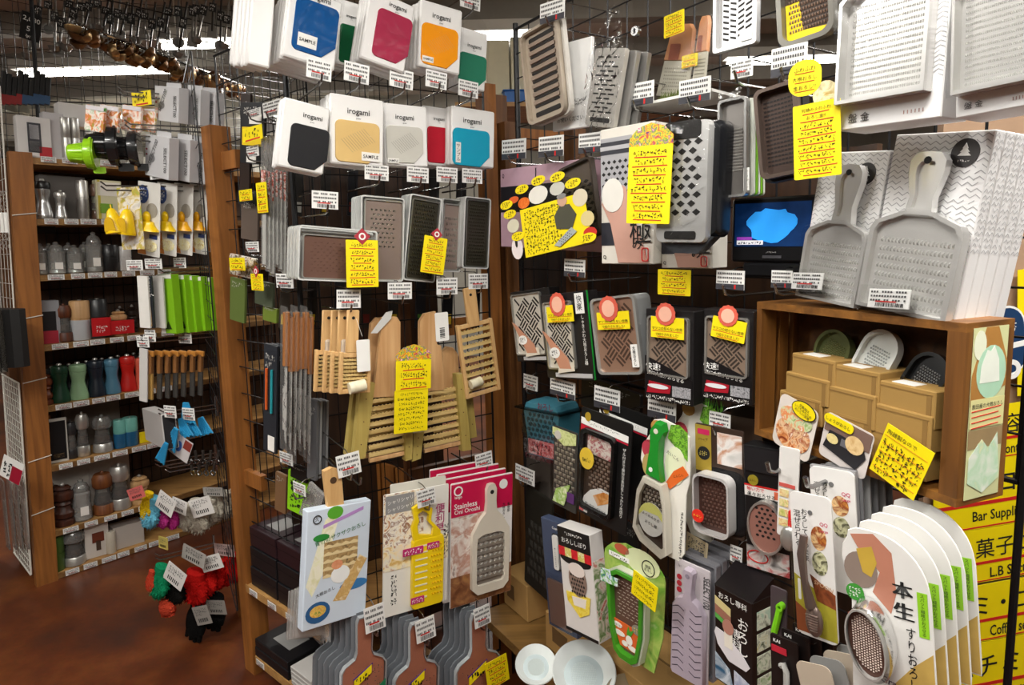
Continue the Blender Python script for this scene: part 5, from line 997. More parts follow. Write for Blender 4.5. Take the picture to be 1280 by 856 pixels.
for k in range(2): q = MB().prism(rr(f.W, f.H, .004), 0, .003).build('carded_grater', mat('#3f3026', .4), None, back(f.M, .05*(k+1), .010*(k+1), .012*(k+1))); tag(q, 'brown grater card queued behind the curved bronze grater', 'grater', 'brown cards queued')
# slate blue pack with a white blade window
f = Face(PR, 679, 652, 718, 790, .22, lean=-6, yaw=6); o = f.thing('rasp_pack', 'slate blue hanging pack with a long rasp in a window', 'grater'); X, Z = f.W/2, f.H/2; carton(f, o, .03, mat('#3c4760', .45)); MB().prism(rr(X*.5, Z*.66, .006, 4, X*.05, Z*.46), -.003, .0).build('window_recess', mat('#20242e', .4), o); MB().prism(rr(X*.36, Z*.62, .006, 4, X*.05, Z*.46), -.008, -.002).build('handle', mat('#d4d4d0', .4), o, smooth=True); text('Microplane', o, X*.05, Z*.38, h=Z*.34, y=-.0092, rot=0, vert=True); MB().prism(rr(X*1.5, Z*.82, .004, 3, 0, -Z*.5), -.006, .0).build('rasp_window', mat('#8a6e62', .3, .4), o, smooth=True); MB().prism(rr(X*1.7, Z*1.02, .004, 3, 0, -Z*.46), -.009, -.0085).build('clear_window', CLEAR, o); text('Coarse', o, X*.05, Z*.88, w=X*.5, m=WHITE, y=-.001)
f2 = Face(PR, 700, 644, 722, 666, .16, lean=4); 
# white carton, striped top
f = Face(PR, 700, 662, 744, 796, .27, lean=-7, yaw=6); o = f.thing('grater_box', 'white carton with a black lid and a red striped band picturing a yellow grater', 'box'); X, Z = f.W/2, f.H/2; carton(f, o, .045, mat('#d8d4d0', .4)); flat('black_lid', rect(-X*.99, X*.99, Z*.62, Z*.99), mat('#171616', .4), o); text('おろししぼり', o, 0, Z*.76, w=X*1.5, m=WHITE, y=-.0022); scribble(o, 0, Z*.9, X*1.1, Z*.06, 1, 9, WHITE, y=-.0022)
for k in range(5): flat('stripe', rect(-X + X*.4*k, -X + X*.4*(k+1), Z*.45, Z*.62), photo(['#c01c24', '#d83038'], 60) if k % 2 == 0 else photo(['#e8d8a0', '#c8c050', '#f4ecd8'], 70), o, y=-.0012)
flat('black_arc', ell(X*1.9, Z*.22, 20, 0, Z*.42), mat('#171616', .4), o, y=-.0006); flat('tray_print', ell(X*1.1, Z*.62, 20, X*.05, Z*.06), mat('#8a7468', .4), o, y=-.0014); flat('tray_print', ell(X*1.0, Z*.26, 20, X*.05, Z*.26), mat('#e0d4cc', .4), o, y=-.0022); dimples(X*.9, Z*.4, 6, 5, -.0026, X*.05, -Z*.02, .35, shape='oval').build('hole_print', DSLOT, o, kind='stuff'); flat('yellow_print', [(-X*.75, -Z*.22), (X*.75, -Z*.18), (X*.6, -Z*.5), (0, -Z*.64), (-X*.7, -Z*.4)], photo(['#e0c020', '#f0dc60', '#c89c10'], 40), o, y=-.0014); flat('grid_print', [(-X*.4, -Z*.28), (X*.5, -Z*.24), (X*.4, -Z*.42), (-X*.3, -Z*.44)], mat('#e8e0d8', .4), o, y=-.0022); flat('black_foot', rect(-X*.99, X*.99, -Z*.99, -Z*.93), mat('#171616', .4), o)
MB().box(X, X + .0008, .003, .042, -Z*.95, Z*.5).build('side_print', photo(['#c04030', '#e8e0d0', '#60883a', '#f0ece4'], 30), o)
# green framed grater on a green card
f = Face(PR, 748, 682, 836, 828, .27, lean=-1, yaw=4); o = f.thing('carded_grater', 'green framed bronze grater on a scalloped green vegetable card', 'grater'); X, Z = f.W/2, f.H/2; sc_ = [(X*.98*math.cos(t*math.pi/12) if t else X*.98, Z*.62 + Z*.36*math.sin(t*math.pi/12)*(1.0 if t % 2 else .93)) for t in range(13)]
MB().prism([(X*.62, -Z*.98), (X*.9, -Z*.3)] + sc_ + [(-X*.9, -Z*.3), (-X*.6, -Z*.98)], .0, .003).build('card', photo(['#4c8a24', '#a8c060', '#6aa838', '#d8d8b0'], 12), o); flat('veg_print', ell(X*.5, Z*.16, 14, -X*.35, Z*.85), mat('#b85a40', .5), o); flat('radish_print', ell(X*1.1, Z*.42, 18, X*.3, Z*.78), mat('#d4dcb0', .5), o); MB().ring(ell(X*.4, X*.4, 18, X*.5, Z*.74), ell(X*.36, X*.36, 18, X*.5, Z*.74), -.0026, -.0018).build('stamp_print', INK, o); text('野菜\nおろし', o, X*.5, Z*.74, w=X*.24, y=-.0026); flat('white_strip', rect(-X*.78, -X*.1, Z*.66, Z*.74), WHITE, o, y=-.0022); scribble(o, -X*.44, Z*.70, X*.55, Z*.06, 1, 9, INK, y=-.003)
def bod(s, t): return [(X*.58*s - X*.06, Z*.30*t), (X*.54*s - X*.06, Z*.45*t), (X*.3*s - X*.06, Z*.56*t), (-X*.3*s - X*.06, Z*.56*t), (-X*.56*s - X*.06, Z*.45*t), (-X*.6*s - X*.06, Z*.30*t), (-X*.56*s - X*.06, -Z*.4*t), (-X*.40*s - X*.06, -Z*.86*t), (-X*.2*s - X*.06, -Z*.95*t), (X*.2*s - X*.06, -Z*.95*t), (X*.38*s - X*.06, -Z*.86*t), (X*.54*s - X*.06, -Z*.4*t)]
MB().ring(bod(1.06, 1.03), bod(.97, .99), -.018, -.001).build('clear_edge', mat('#c8ccb8', .25), o, smooth=True); MB().ring(bod(.97, .98), bod(.80, .88), -.024, -.002).build('green_frame', mat('#3f8f22', .3), o, smooth=True); MB().prism(bod(.82, .90), -.010, -.006).build('blade_plate', mat('#6e5448', .35, .3), o); b = MB()
for j in range(11):
    for i in range(6): x = X*(-.42 + .14*i + (.05 if j % 2 else 0)); z = Z*(.34 - .058*j); b.add([(x, -.0106, z), (x + X*.09, -.0106, z), (x + X*.085, -.0112, z + Z*.014), (x + X*.005, -.0112, z + Z*.014)], [(0,1,2,3)])
b.build('teeth', mat('#ece4d8', .5), o, kind='stuff'); MB().prism([(-X*.54, -Z*.34), (X*.38, -Z*.34), (X*.36, -Z*.5), (X*.24, -Z*.76), (-X*.32, -Z*.76), (-X*.5, -Z*.5)], -.0145, -.0130).build('orange_label', mat('#d8622a', .45), o)
for x, z, w_ in ((-.34, -.55, .4), (-.38, -.42, .3), (.1, -.70, .3), (-.15, -.68, .2)): flat('cloud_print', ell(X*w_, Z*.09, 14, X*x, Z*z), mat('#ece8e0', .5), o, y=-.0150)
flat('radish_print', ell(X*.22, Z*.16, 16, -X*.0, -Z*.58), mat('#f0ece4', .5), o, y=-.0156); flat('radish_leaf', [(-X*.08, -Z*.5), (X*.06, -Z*.5), (X*.16, -Z*.36), (X*.02, -Z*.42), (-X*.02, -Z*.34), (-X*.06, -Z*.42)], mat('#4a9a30', .5), o, y=-.0156); MB().prism(ell(X*.34, Z*.17, 16, X*.26, -Z*.33), -.016, -.0145).build('grey_bubble', mat('#8a8478', .5), o); scribble(o, X*.26, -Z*.33, X*.22, Z*.08, 2, 3, mat('#e8d860', .5), y=-.0172); text('おろし', o, X*.30, -Z*.56, h=Z*.22, m=WHITE, y=-.0156, vert=True); text('すりすり', o, -X*.34, -Z*.43, w=X*.22, y=-.016)
bs = MB().prism([(-X*.82, Z*.26), (-X*.24, Z*.30), (-X*.22, Z*.44), (-X*.45, Z*.42), (-X*.5, Z*.52), (-X*.8, Z*.48)], -.028, -.0265).build('blue_sticker', photo(['#2c86c8', '#e8f0f4', '#68b048', '#2060a0'], 70), o)
pop_card(PR, 786, 723, 825, 753, .31, 'small yellow handwritten card stuck on the green framed grater', 4, 9, lean=8, red=False)
# lilac grater
f = Face(PR, 840, 706, 888, 850, .24, lean=1, yaw=8); o = f.thing('carded_grater', 'lilac plastic paddle grater with chevron slots on a pale card', 'grater'); X, Z = f.W/2, f.H/2; carded_front(f, o, '#c4bcc0'); LIL = mat('#c3b6c4', .35)
MB().prism(sym([(0, -Z*.96), (X*.85, -Z*.96), (X*.95, -Z*.9), (X*.93, Z*.25), (X*.6, Z*.42), (X*.3, Z*.47), (X*.2, Z*.56), (X*.3, Z*.9), (X*.2, Z*.95), (0, Z*.95)]), -.016, -.002, .003).build('grater_body', LIL, o, smooth=True); MB().lathe([(X*.12, -.0006), (X*.12, 0)], 14, (0, -.0165, Z*.84), 'Y').build('hanging_hole', mat('#9a90a0', .5), o); b = MB()
for j in range(9):
    for sx, xo in ((1, -.5), (-1, .5)):
        for q in (-1, 1): x = X*(xo + q*.17); z = Z*(.25 - .13*j); d = q*X*.13*(1 if sx > 0 else -1)*(1); b.add([(x - X*.17, -.0168, z + d*.6), (x + X*.17, -.0168, z - d*.6), (x + X*.17, -.0168, z - d*.6 + Z*.016), (x - X*.17, -.0168, z + d*.6 + Z*.016)], [(0,1,2,3)])
b.build('slot_pattern', mat('#5c5460', .5), o, kind='stuff'); MB().prism(rr(f.W*1.04, f.H*1.02, .005), -.020, -.0195).build('clear_case', film(gloss=.08, bump=0), o); text('SELECT100', o, X*.86, Z*.62, h=Z*.12, w=Z*.52, m=FINE, y=-.0015, rot=90)
for k in range(3): flat('red_dot', ell(X*.3, X*.3, 12, -X*.72, Z*(.70 - .11*k)), mat('#b02838', .4), o)
text('貝印', o, -X*.7, Z*.9, w=X*.2, m=FINE) if 0 else scribble(o, -X*.7, Z*.9, X*.25, Z*.04, 1, 3, FINE)
for k in range(4): q = MB().ring(rr(f.W, f.H, .004), rr(f.W*.9, f.H*.95, .003), 0, .016).prism(rect(-X*.95, X*.95, -Z*.95, Z*.95), .012, .015).build('carded_grater', mat('#8a8a90', .25, .2), None, back(f.M, .020*(k+1), .002*(k+1), .004*(k+1))); tag(q, 'clear cased grater queued behind the lilac paddle', 'grater', 'cases behind the lilac paddle')
q = Face(PR, 855, 672, 886, 700, .20, lean=6); t = q.thing('paper_note', 'beige price note above the lilac paddle grater', 'note'); MB().prism(rect(-q.W/2, q.W/2, -q.H/2, q.H/2), 0, .001).build('note', mat('#c8b896', .6), t); scribble(t, 0, 0, q.W*.8, q.H*.8, 4, 7, FINE)
# dark carton with white brush title
f = Face(PR, 889, 742, 944, 864, .27, lean=-1, yaw=-2); o = f.thing('grater_box', 'black brown carton with white brushed title picturing a white grater boat', 'box'); X, Z = f.W/2, f.H/2; carton(f, o, .06, mat('#1c1412', .35)); MB().add([(-X, 0, Z), (X, 0, Z), (X, .06, Z + .03), (-X, .06, Z + .03), (X, .06, Z), (-X, .06, Z)], [(0,1,2,3), (1,4,2), (0,3,5), (5, 3, 2, 4)]).build('sloped_lid', mat('#161214', .3), o); text('おろし専科', o, 0, 0, w=X*1.6, m=WHITE, y=-.0012).matrix_basis = T((0, .028, Z + .0165)) @ RX(-62) @ Matrix.Diagonal((X*1.5/text_mesh('おろし専科')[1],) + (1, .02) + (1,)) if 0 else T((0, -.001, Z*.84)) @ Matrix.Diagonal((X*1.5/text_mesh('おろし専科')[1], 1, X*1.5/text_mesh('おろし専科')[1], 1))
text('おろし', o, X*.55, Z*.22, h=Z*.75, m=WHITE, y=-.0012, vert=True); text('専科', o, X*.2, Z*.12, h=Z*.4, m=WHITE, y=-.0012, vert=True); flat('cream_print', [(-X*.95, Z*.62), (-X*.1, Z*.5), (-X*.1, Z*.66), (-X*.95, Z*.78)], mat('#d0c088', .4), o); flat('brown_print', [(-X*.95, Z*.44), (-X*.1, Z*.32), (-X*.1, Z*.49), (-X*.95, Z*.61)], mat('#9a6a58', .4), o); flat('green_print', [(-X*.95, Z*.34), (-X*.3, Z*.24), (-X*.3, Z*.33), (-X*.95, Z*.43)], mat('#58a84c', .4), o)
flat('boat_print', [(-X*.98, Z*.02), (-X*.8, -Z*.2), (-X*.2, -Z*.42), (X*.7, -Z*.42), (X*.9, -Z*.3), (X*.5, -Z*.12), (-X*.5, Z*.12), (-X*.9, Z*.14)], mat('#dcd8dc', .35), o, y=-.0018); flat('daikon_print', rect(-X*.42, X*.02, -Z*.15, Z*.2), mat('#e8e2d4', .4), o, y=-.0026); flat('hand_print', ell(X*.6, Z*.3, 16, -X*.2, Z*.28), mat('#b07c6c', .45), o, y=-.0034); flat('blue_print', [(-X*.98, -Z*.95), (X*.0, -Z*.95), (-X*.2, -Z*.6), (-X*.98, -Z*.4)], photo(['#2c5a7a', '#c8d0d8', '#4a7a98'], 25), o); flat('blue_print', [(X*.05, -Z*.95), (X*.9, -Z*.95), (X*.9, -Z*.65), (X*.05, -Z*.55)], photo(['#7a88b0', '#c8ccd8', '#5a6a98'], 25), o)
for k, c in enumerate(('#6a9a4a', '#4a7a3a', '#a8962a', '#8ab8a0')): MB().box(X, X + .0008, .012, .05, -Z*.9 + Z*.44*k, -Z*.9 + Z*.44*k + Z*.36).build('side_print', photo([c, '#d8dcc8', '#3a4a2a'], 50, seed=k), o)
# black and red pack with a window grater
f = Face(PR, 930, 560, 986, 718, .21, lean=-2, yaw=10); o = f.thing('carded_grater', 'black hanging pack with a red and white slogan over an oval-holed grater', 'grater'); X, Z = f.W/2, f.H/2; carton(f, o, .04, mat('#171718', .3)); flat('white_band', rect(-X*.98, X*.98, Z*.20, Z*.38), mat('#e0dcd8', .4), o); flat('red_band', rect(-X*.98, X*.98, Z*.36, Z*.385), RED, o, y=-.0014); flat('red_glow', rect(X*.4, X*.98, Z*.22, Z*.34), mat('#d86848', .4), o, y=-.0014); text('軽い力で', o, -X*.45, Z*.32, w=X*.8, m=RED, y=-.0024); text('楽々おろせる', o, -X*.2, Z*.24, w=X*1.3, y=-.0024); MB().prism(ell(X*.48, X*.48, 18, -X*.55, Z*.46), -.003, -.001).build('gold_seal', mat('#b8a838', .35, .5), o); text('おろし', o, -X*.55, Z*.46, w=X*.3, m=YINK, y=-.0038)
MB().prism(ell(X*1.6, Z*.8, 26, X*.1, -Z*.22), -.014, -.001, .002).build('grater', mat('#9a6c60', .4, .2), o, smooth=True); MB().ring(ell(X*1.66, Z*.84, 26, X*.1, -Z*.22), ell(X*1.52, Z*.76, 26, X*.1, -Z*.22), -.017, -.001).build('grater_rim', STEEL, o, smooth=True); dimples(X*1.0, Z*.5, 4, 7, -.0146, X*.1, -Z*.14, .3, shape='oval').build('hole_pattern', DSLOT, o, kind='stuff'); flat('picture_print', [(-X*.98, -Z*.6), (X*.98, -Z*.6), (X*.98, -Z*.96), (-X*.98, -Z*.96)], photo(['#3a3434', '#c8c4c0', '#b03030', '#e8e0dc'], 25), o, y=-.0016); MB().ring(ell(X*1.0, Z*.2, 20, -X*.45, -Z*.76), ell(X*.9, Z*.17, 20, -X*.45, -Z*.76), -.0034, -.0022).build('red_ring', RED, o); flat('tongue_flap', rect(-X*.9, X*.9, Z*.60, Z*.98), mat('#222224', .2), o, y=-.002)
# narrow strip packs behind, spoon grater cards
f = Face(PR, 972, 560, 998, 672, .24, yaw=10, lean=2); o = f.thing('carded_grater', 'narrow white card with small food pictures and a red clasped spoon', 'grater'); X, Z = f.W/2, f.H/2; carded_front(f, o, '#dcdad6'); flat('red_print', rect(-X*.9, X*.7, Z*.12, Z*.2), mat('#c85850', .5), o)
for k in range(4): flat('food_print', rect(-X*.8, X*.1, -Z*.1 - Z*.22*k, Z*.06 - Z*.22*k), photo(['#a8b048', '#e8d8a0', '#c87838'], 80, seed=k), o)
MB().box(X*.3, X*.9, -.008, 0, -Z*.75, -Z*.35).build('red_clasp', mat('#d03028', .35), o); MB().blob((X*.5, -.010, -Z*.95), (X*.9, .008, Z*.28), 14, 8).build('spoon_bowl', STEEL, o, smooth=True)
YS = .35
def spoon_card(f, M, label, full=True, group=None):
    o = thing('carded_grater', label, 'grater', M, group); X, Z = f.W/2, f.H/2; MB().prism(rr(f.W, f.H, .010), 0, .003, .0006).build('card', mat('#e2e0dd', .4), o); MB().prism(rect(-X, X, -Z*.02, Z), .003, .012).build('card_back', mat('#9a9a9c', .4), o) if not full else None
    text('混ぜられる', o, -X*.68, Z*.50, h=Z*.50, y=-.0012, vert=True); text('おろしてそのまま', o, -X*.32, Z*.42, h=Z*.72, y=-.0012, vert=True); text('QQ', o, X*.6, Z*.62, w=X*.38, m=mat('#c84868', .5)); text('Large', o, X*.6, Z*.53, w=X*.38, m=mat('#c84868', .5)); MB().lathe([(X*.11, -.001), (X*.11, 0)], 14, (-X*.02, -.0004, Z*.75), 'Y').build('hanging_hole', mat('#6a6a6a', .5), o)
    flat('food_print', ell(X*.75, Z*.33, 18, X*.32, Z*.42), photo(['#c86820', '#e8c890', '#8a3a18', '#d89848'], 60), o); flat('food_print', ell(X*.75, Z*.33, 18, X*.32, Z*.08), photo(['#5a5a30', '#d8d8b0', '#3a3a28', '#a8a860'], 60), o)
    if not full: return o
    flat('olive_print', [(-X*.98, -Z*.95), (X*.98, -Z*.95), (X*.98, -Z*.45), (-X*.98, -Z*.15)], mat('#a8a034', .45, var=.15), o); flat('pan_print', [(-X*.2, -Z*.1), (X*.98, -Z*.3), (X*.98, -Z*.5), (X*.1, -Z*.45)], photo(['#5a2c1c', '#8a4a2a', '#3a2418'], 30), o, y=-.0014); text('SPOON', o, X*.45, -Z*.22, w=X*.9, m=mat('#c8a888', .5), y=-.0024, rot=12); flat('leg_print', rr(X*.14, Z*.3, .004, 3, -X*.75, -Z*.36), WHITE, o, y=-.0018); flat('corner_print', [(-X*.98, -Z*.95), (-X*.3, -Z*.95), (-X*.4, -Z*.65), (-X*.98, -Z*.55)], mat('#8a4c2c', .45), o, y=-.0018)
    sp = mat('#8a7870', .3, .6); MB().tube([(-X*.22, -.010, Z*.45), (-X*.30, -.016, Z*.2), (-X*.22, -.016, -Z*.15), (-X*.0, -.014, -Z*.5)], [.006, .007, .0055, .009], 8).build('spoon_handle', sp, o, smooth=True); MB().blob((X*.12, -.014, -Z*.68), (X*.42, .008, Z*.22), 16, 10).build('spoon_bowl', sp, o, smooth=True); b = MB()
    for k in range(7): b.box(X*(-.16 + .03*k), X*(.42 - .01*k), -.0235, -.0205, -Z*(.58 + .035*k), -Z*(.572 + .035*k))
    b.build('grating_ridges', mat('#b8a8a0', .3, .7), o, kind='stuff'); MB().prism(rr(f.W*.6, f.H*.86, .02, 4, -X*.05, -Z*.1), -.026, -.0255).build('clear_blister', CLEAR, o); return o
f = Face(PR, 990, 618, 1044, 800, .32, lean=-3, yaw=6); spoon_card(f, f.M, 'tall white and olive card with a bronze spoon grater')
f = Face(PR, 1014, 586, 1072, 740, .27, lean=-3, yaw=6)
spoon_card(f, f.M, 'white card with round food pictures hung behind the spoon grater card', False)
for k in range(5): q = MB().prism(rr(f.W, f.H, .01), 0, .003).build('carded_grater', mat('#8c8c8c' if k % 2 else '#6c6c6e', .4), None, back(f.M, .016*(k+1), .004*(k+1), 0)); tag(q, 'grey edged card queued behind the round food picture card', 'grater', 'cards queued behind the food picture card')
prong_hook(PR, 966, 587, .26, 'chrome prong above the narrow white spoon card', .016, .004); prong_hook(PR, 1014, 606, .31, 'chrome prong above the white and olive spoon card', .016, .004)
# transparent-edged cards with the oval grater
f = Face(PR, 1052, 662, 1166, 880, .36, lean=-3, yaw=10); X, Z = f.W/2, f.H/2
outl = [(-X*.95, -Z), (X*.98, -Z), (X, -Z*.9), (X, Z*.30)] + [(-X*.3 + X*1.28*math.cos(t*math.pi/20), Z*.34 + Z*.62*math.sin(t*math.pi/20)) for t in range(1, 11)] + [(-X*.6, Z*.965), (-X*.8, Z*.92), (-X*.84, Z*.84), (-X*.96, Z*.74), (-X, Z*.58), (-X*.93, Z*.42), (-X*.80, Z*.32)]
for k in range(5):
    o = thing('carded_grater', 'white card with bold black title and an oval grater dome picturing a potato' if k == 0 else 'white card with a lime strip queued behind the oval grater dome', 'grater', f.M if k == 0 else back(f.M, .028*k, .006*k, .003*k), None if k == 0 else 'lime strip cards queued')
    MB().prism(outl, 0, .002, .0008).build('card', mat('#deddd9', .4), o); flat('timber_print', [(-X*.1, -Z*.98), (X*.97, -Z*.98), (X*.97, -Z*.28), (X*.5, -Z*.5), (0, -Z*.8)], mat('#c0a055', .45, var=.15), o)
    flat('lime_strip', rect(X*.70, X*.92, -Z*.12, Z*.38), mat('#8fc92a', .4), o, y=-.0014); text('スパット繊維がおろせる', o, X*.81, Z*.13, h=Z*.46, m=mat('#2a4a10', .5, var=0), y=-.0026, vert=True); [text(c, o, X*(.37 + dx), z, w=X*.42, y=-.0026 - dx*.01) for dx in (0, .02, .04) for c, z in (('本', Z*.36), ('生', Z*.12))]; text('すりおろし!', o, X*.52, -Z*.48, h=Z*.86, w=X*.2, y=-.0026, vert=True)
    if k: continue
    flat('hand_print', [(-X*.75, Z*.88), (-X*.2, Z*.93), (X*.2, Z*.75), (X*.25, Z*.3), (X*.1, Z*.05), (-X*.3, Z*.25), (-X*.1, Z*.5), (-X*.6, Z*.75)], mat('#b87c66', .45, var=.1), o, y=-.0010); flat('disc_print', ell(X*.8, Z*.42, 22, -X*.55, Z*.48), mat('#8a7a70', .4), o, y=-.0018); flat('potato_print', [(-X*.62, Z*.72), (-X*.25, Z*.78), (-X*.15, Z*.6), (-X*.3, Z*.42), (-X*.5, Z*.46)], mat('#c0a040', .45, var=.15), o, y=-.0028); flat('green_seal', ell(X*.44, Z*.2, 18, -X*.72, Z*.2), mat('#3c8c34', .4), o, y=-.0034); scribble(o, -X*.72, Z*.2, X*.3, Z*.12, 3, 4, WHITE, y=-.0050)
    dome = MB(); cx, cz = -X*.30, -Z*.24; n = 30
    for r0, y in ((1.0, -.002), (.99, -.030), (.93, -.036)): dome.v += [(cx + X*.50*r0*math.cos(2*math.pi*i/n) + X*.06*(-y/.036), y, cz + Z*.42*r0*math.sin(2*math.pi*i/n) - X*.22*math.cos(2*math.pi*i/n) ) for i in range(n)]
    for q in range(2):
        for i in range(n): j = (i+1) % n; dome.f.append((q*n+i, (q+1)*n+i, (q+1)*n+j, q*n+j))
    dome.build('dome_wall', film('#e8e8e6', gloss=.35, bump=.1, alpha=.8, rough=.2), o, smooth=True)
    el = [(cx - X*.02 + X*.43*math.cos(2*math.pi*i/n), cz + Z*.36*math.sin(2*math.pi*i/n) - X*.18*math.cos(2*math.pi*i/n)) for i in range(n)]
    MB().prism(el, -.030, -.026).build('grater_plate', mat('#5a4038', .35, .3), o); MB().ring([(cx + (x-cx)*1.08, cz + (z-cz)*1.06) for x, z in el], el, -.037, -.024).build('plate_rim', mat('#aaa8a4', .3, .3), o, smooth=True); b = MB()
    for j in range(22):
        for i in range(13):
            u, v = (i - 6)/6.6, (j - 10.5)/11.5
            if u*u + v*v < .82: x = cx - X*.02 + X*.40*u; z = cz + Z*.34*v - X*.17*u; b.pyr(x, -.0302, z, .0012, .0012, .0015)
    b.build('teeth', mat('#c8b8ac', .3, .6), o, kind='stuff'); text('Vega Gra', o, -X*.35, -Z*.74, w=X*.95, m=mat('#4a3c50', .5, var=0), y=-.0016, rot=10); R = random.Random(2); b = MB()
    for q in range(12): x, z = -X*.75 + R.uniform(-.12, .12)*X, -Z*.45 + R.uniform(-.1, .14)*Z; b.prism(ell(X*.07, Z*.025, 6, x, z), -.0016, -.0008)
    b.build('yellow_dots', mat('#c8c830', .4), o, kind='stuff'); flat('red_potato_print', ell(X*.3, Z*.2, 14, X*.18, -Z*.86), mat('#8a6470', .45), o, y=-.0016); flat('seed_print', ell(X*.2, Z*.1, 12, -X*.85, -Z*.1), mat('#a85a48', .45), o, y=-.0010)
YS = 1.0
# low packs along the bottom edge
for k in range(4):
    f = Face(PR, 962, 798, 1000, 880, .32, lean=-2, yaw=6); M = back(f.M, .014*k, .012*k, .008*k); o = thing('carded_grater', 'black pack with a red corner and a pale hooked handle' if k == 0 else 'black pack queued behind the red cornered one', 'grater', M, None if k == 0 else 'black packs queued by the bottom'); X, Z = f.W/2, f.H/2; MB().prism(rr(f.W, f.H, .003), 0, .004).build('card', mat('#1d1716', .35), o); text('KAI', o, -X*.5, Z*.85, w=X*.5, m=WHITE, y=-.0012)
    if k == 0: flat('red_corner', rect(-X*.9, X*.2, Z*.5, Z*.7), mat('#b82838', .4), o); MB().tube([(X*.2, -.006, -Z*.8), (X*.3, -.008, Z*.1), (X*.1, -.008, Z*.3), (-X*.1, -.006, Z*.2)], .005, 8).build('handle', mat('#b8b8b4', .35), o, smooth=True)
for k in range(7):
    f = Face(PR, 1000 + 17*k, 828 - 7*k, 1046 + 17*k, 900 - 7*k, .35 - .016*k, lean=-14, yaw=6); M = f.M; o = MB().prism(rr(f.W, f.H, .012), 0, .002).build('carded_grater', mat(('#b8aa98', '#8a8a88')[k % 2], .35), None, M); tag(o, 'round-cornered clear pack in the slanting queue under the spoon grater card', 'package', 'slanting queue of clear packs')
f = Face(PR, 962, 735, 984, 800, .26, lean=0, yaw=6); o = f.thing('peeler', 'dark card with a lime green handled peeler', 'peeler'); X, Z = f.W/2, f.H/2; carded_front(f, o, '#4a4044'); MB().tube([(-X*.3, -.006, -Z*.7), (X*.2, -.006, Z*.0), (X*.4, -.006, Z*.3)], .006, 8).build('handle', mat('#7ed321', .35), o, smooth=True); MB().ring(ell(X*.8, Z*.3, 14, X*.5, Z*.4), ell(X*.4, Z*.15, 14, X*.5, Z*.4), -.012, 0).build('handle_ring', mat('#7ed321', .35), o)
# dark packs filling behind
for i, (x0, y0, x1, y1, w, c, lb) in enumerate(((652, 618, 692, 740, .10, '#26241f', 'dark hanging grater with a woven plate behind the crimson card'), (655, 560, 690, 620, .06, '#57504a', 'grey hanging pack behind the crimson card'), (770, 655, 800, 700, .10, '#1a1a1a', 'dark pack hanging under the black slogan card'), (722, 480, 800, 520, .08, '#141414', 'dark pack hanging behind the tags under the bronze shell'))):
    f = Face(PR, x0, y0, x1, y1, w, lean=3); o = f.thing('hanging_pack', lb, 'package'); MB().prism(rr(f.W, f.H, .006), 0, .01, .001).build('card', mat(c, .4), o); dimples(f.W*.8, f.H*.6, 5, 6, -.0008, 0, -f.H*.1, .38, .003).build('teeth', mat('#3a3834', .4), o, kind='stuff') if i == 0 else scribble(o, 0, f.H*.3, f.W*.7, f.H*.2, 2, 8, mat('#8a8a86', .5))
# bowls and cartons on the low shelf
def bowl(px, py, pw, z, label, inner='#b9c6c8', outer='#dfe4e2', tilt=30, spout=False, ridge=True):
    d = ray(px, py); c = CAMP + d * ((z - CAMH) / d.z); dist = (c - CAMP).length; R_ = pw / FPX * dist / 2
    M = T(c) @ RX(-tilt) ; o = thing('grating_bowl', label, 'bowl', M)
    h = R_*.42; MB().lathe([(R_*.45, -h), (R_*.5, -h), (R_*.95, -.004), (R_, 0), (R_*.97, .003), (R_*.92, 0), (R_*.6, -h*.7), (R_*.1, -h*.75)], 36).build('bowl', mat(outer, .15, coat=.4), o, smooth=True); MB().lathe([(R_*.62, -h*.66), (R_*.58, -h*.62), (R_*.02, -h*.64)], 32).build('grating_floor', mat(inner, .3), o, smooth=True)
    b = MB(); n = 11
    for i in range(-n, n+1):
        for j in range(-n, n+1):
            x, y = i/n*R_*.42, j/n*R_*.42
            if x*x + y*y < (R_*.42)**2: q = len(b.v); b.add([(x-.001, y-.001, -h*.62), (x+.001, y-.001, -h*.62), (x+.001, y+.001, -h*.62), (x-.001, y+.001, -h*.62), (x, y, -h*.62+.0015)], [(0,1,4),(1,2,4),(2,3,4),(3,0,4)])
    b.build('ridges', mat('#d4dcda', .3), o, kind='stuff')
    if spout: MB().blob((0, -R_*1.02, -.004), (R_*.2, R_*.14, .006), 10, 6).build('spout', mat(outer, .15), o, smooth=True)
    return o
bowl(670, 830, 46, .46, 'small white porcelain grating bowl with a spout', spout=True, tilt=-28); bowl(730, 838, 70, .46, 'large white porcelain grating bowl with a ridged centre', tilt=-28); bowl(785, 868, 48, .43, 'brown rimmed bowl with a small paper tag', '#6a543c', '#8a7a60', tilt=-20)
for (a0, a1, w0, w1, z0, z1, lb) in ((.02, .17, -.10, .10, .332, .46, 'open cardboard carton under the small white bowl'), (.16, .30, -.11, .02, .332, .54, 'cardboard carton standing behind the bowls'), (.30, .55, -.10, .12, .332, .45, 'cardboard carton with a printed round picture behind the large bowl'), (.56, .85, -.1, .12, .332, .46, 'cardboard carton behind the brown rimmed bowl')):
    c = PR.at((a0+a1)/2, z0, (w0+w1)/2); M = PR.basis().to_4x4(); M.translation = c; o = thing('cardboard_carton', lb, 'box', M); wx, wy, h = (a1-a0)/2, (w1-w0)/2, z1-z0
    MB().rbox(-wx, wx, -wy, wy, 0, h, .002).build('carton', KRAFT, o); MB().box(-wx, wx, -.003, .003, h, h + .0012).build('lid_seam', mat('#7a5c34', .7), o); MB().box(-wx*.7, -wx*.1, -wy - .0012, -wy, h*.3, h*.7).build('print', mat('#6a5030', .7), o)
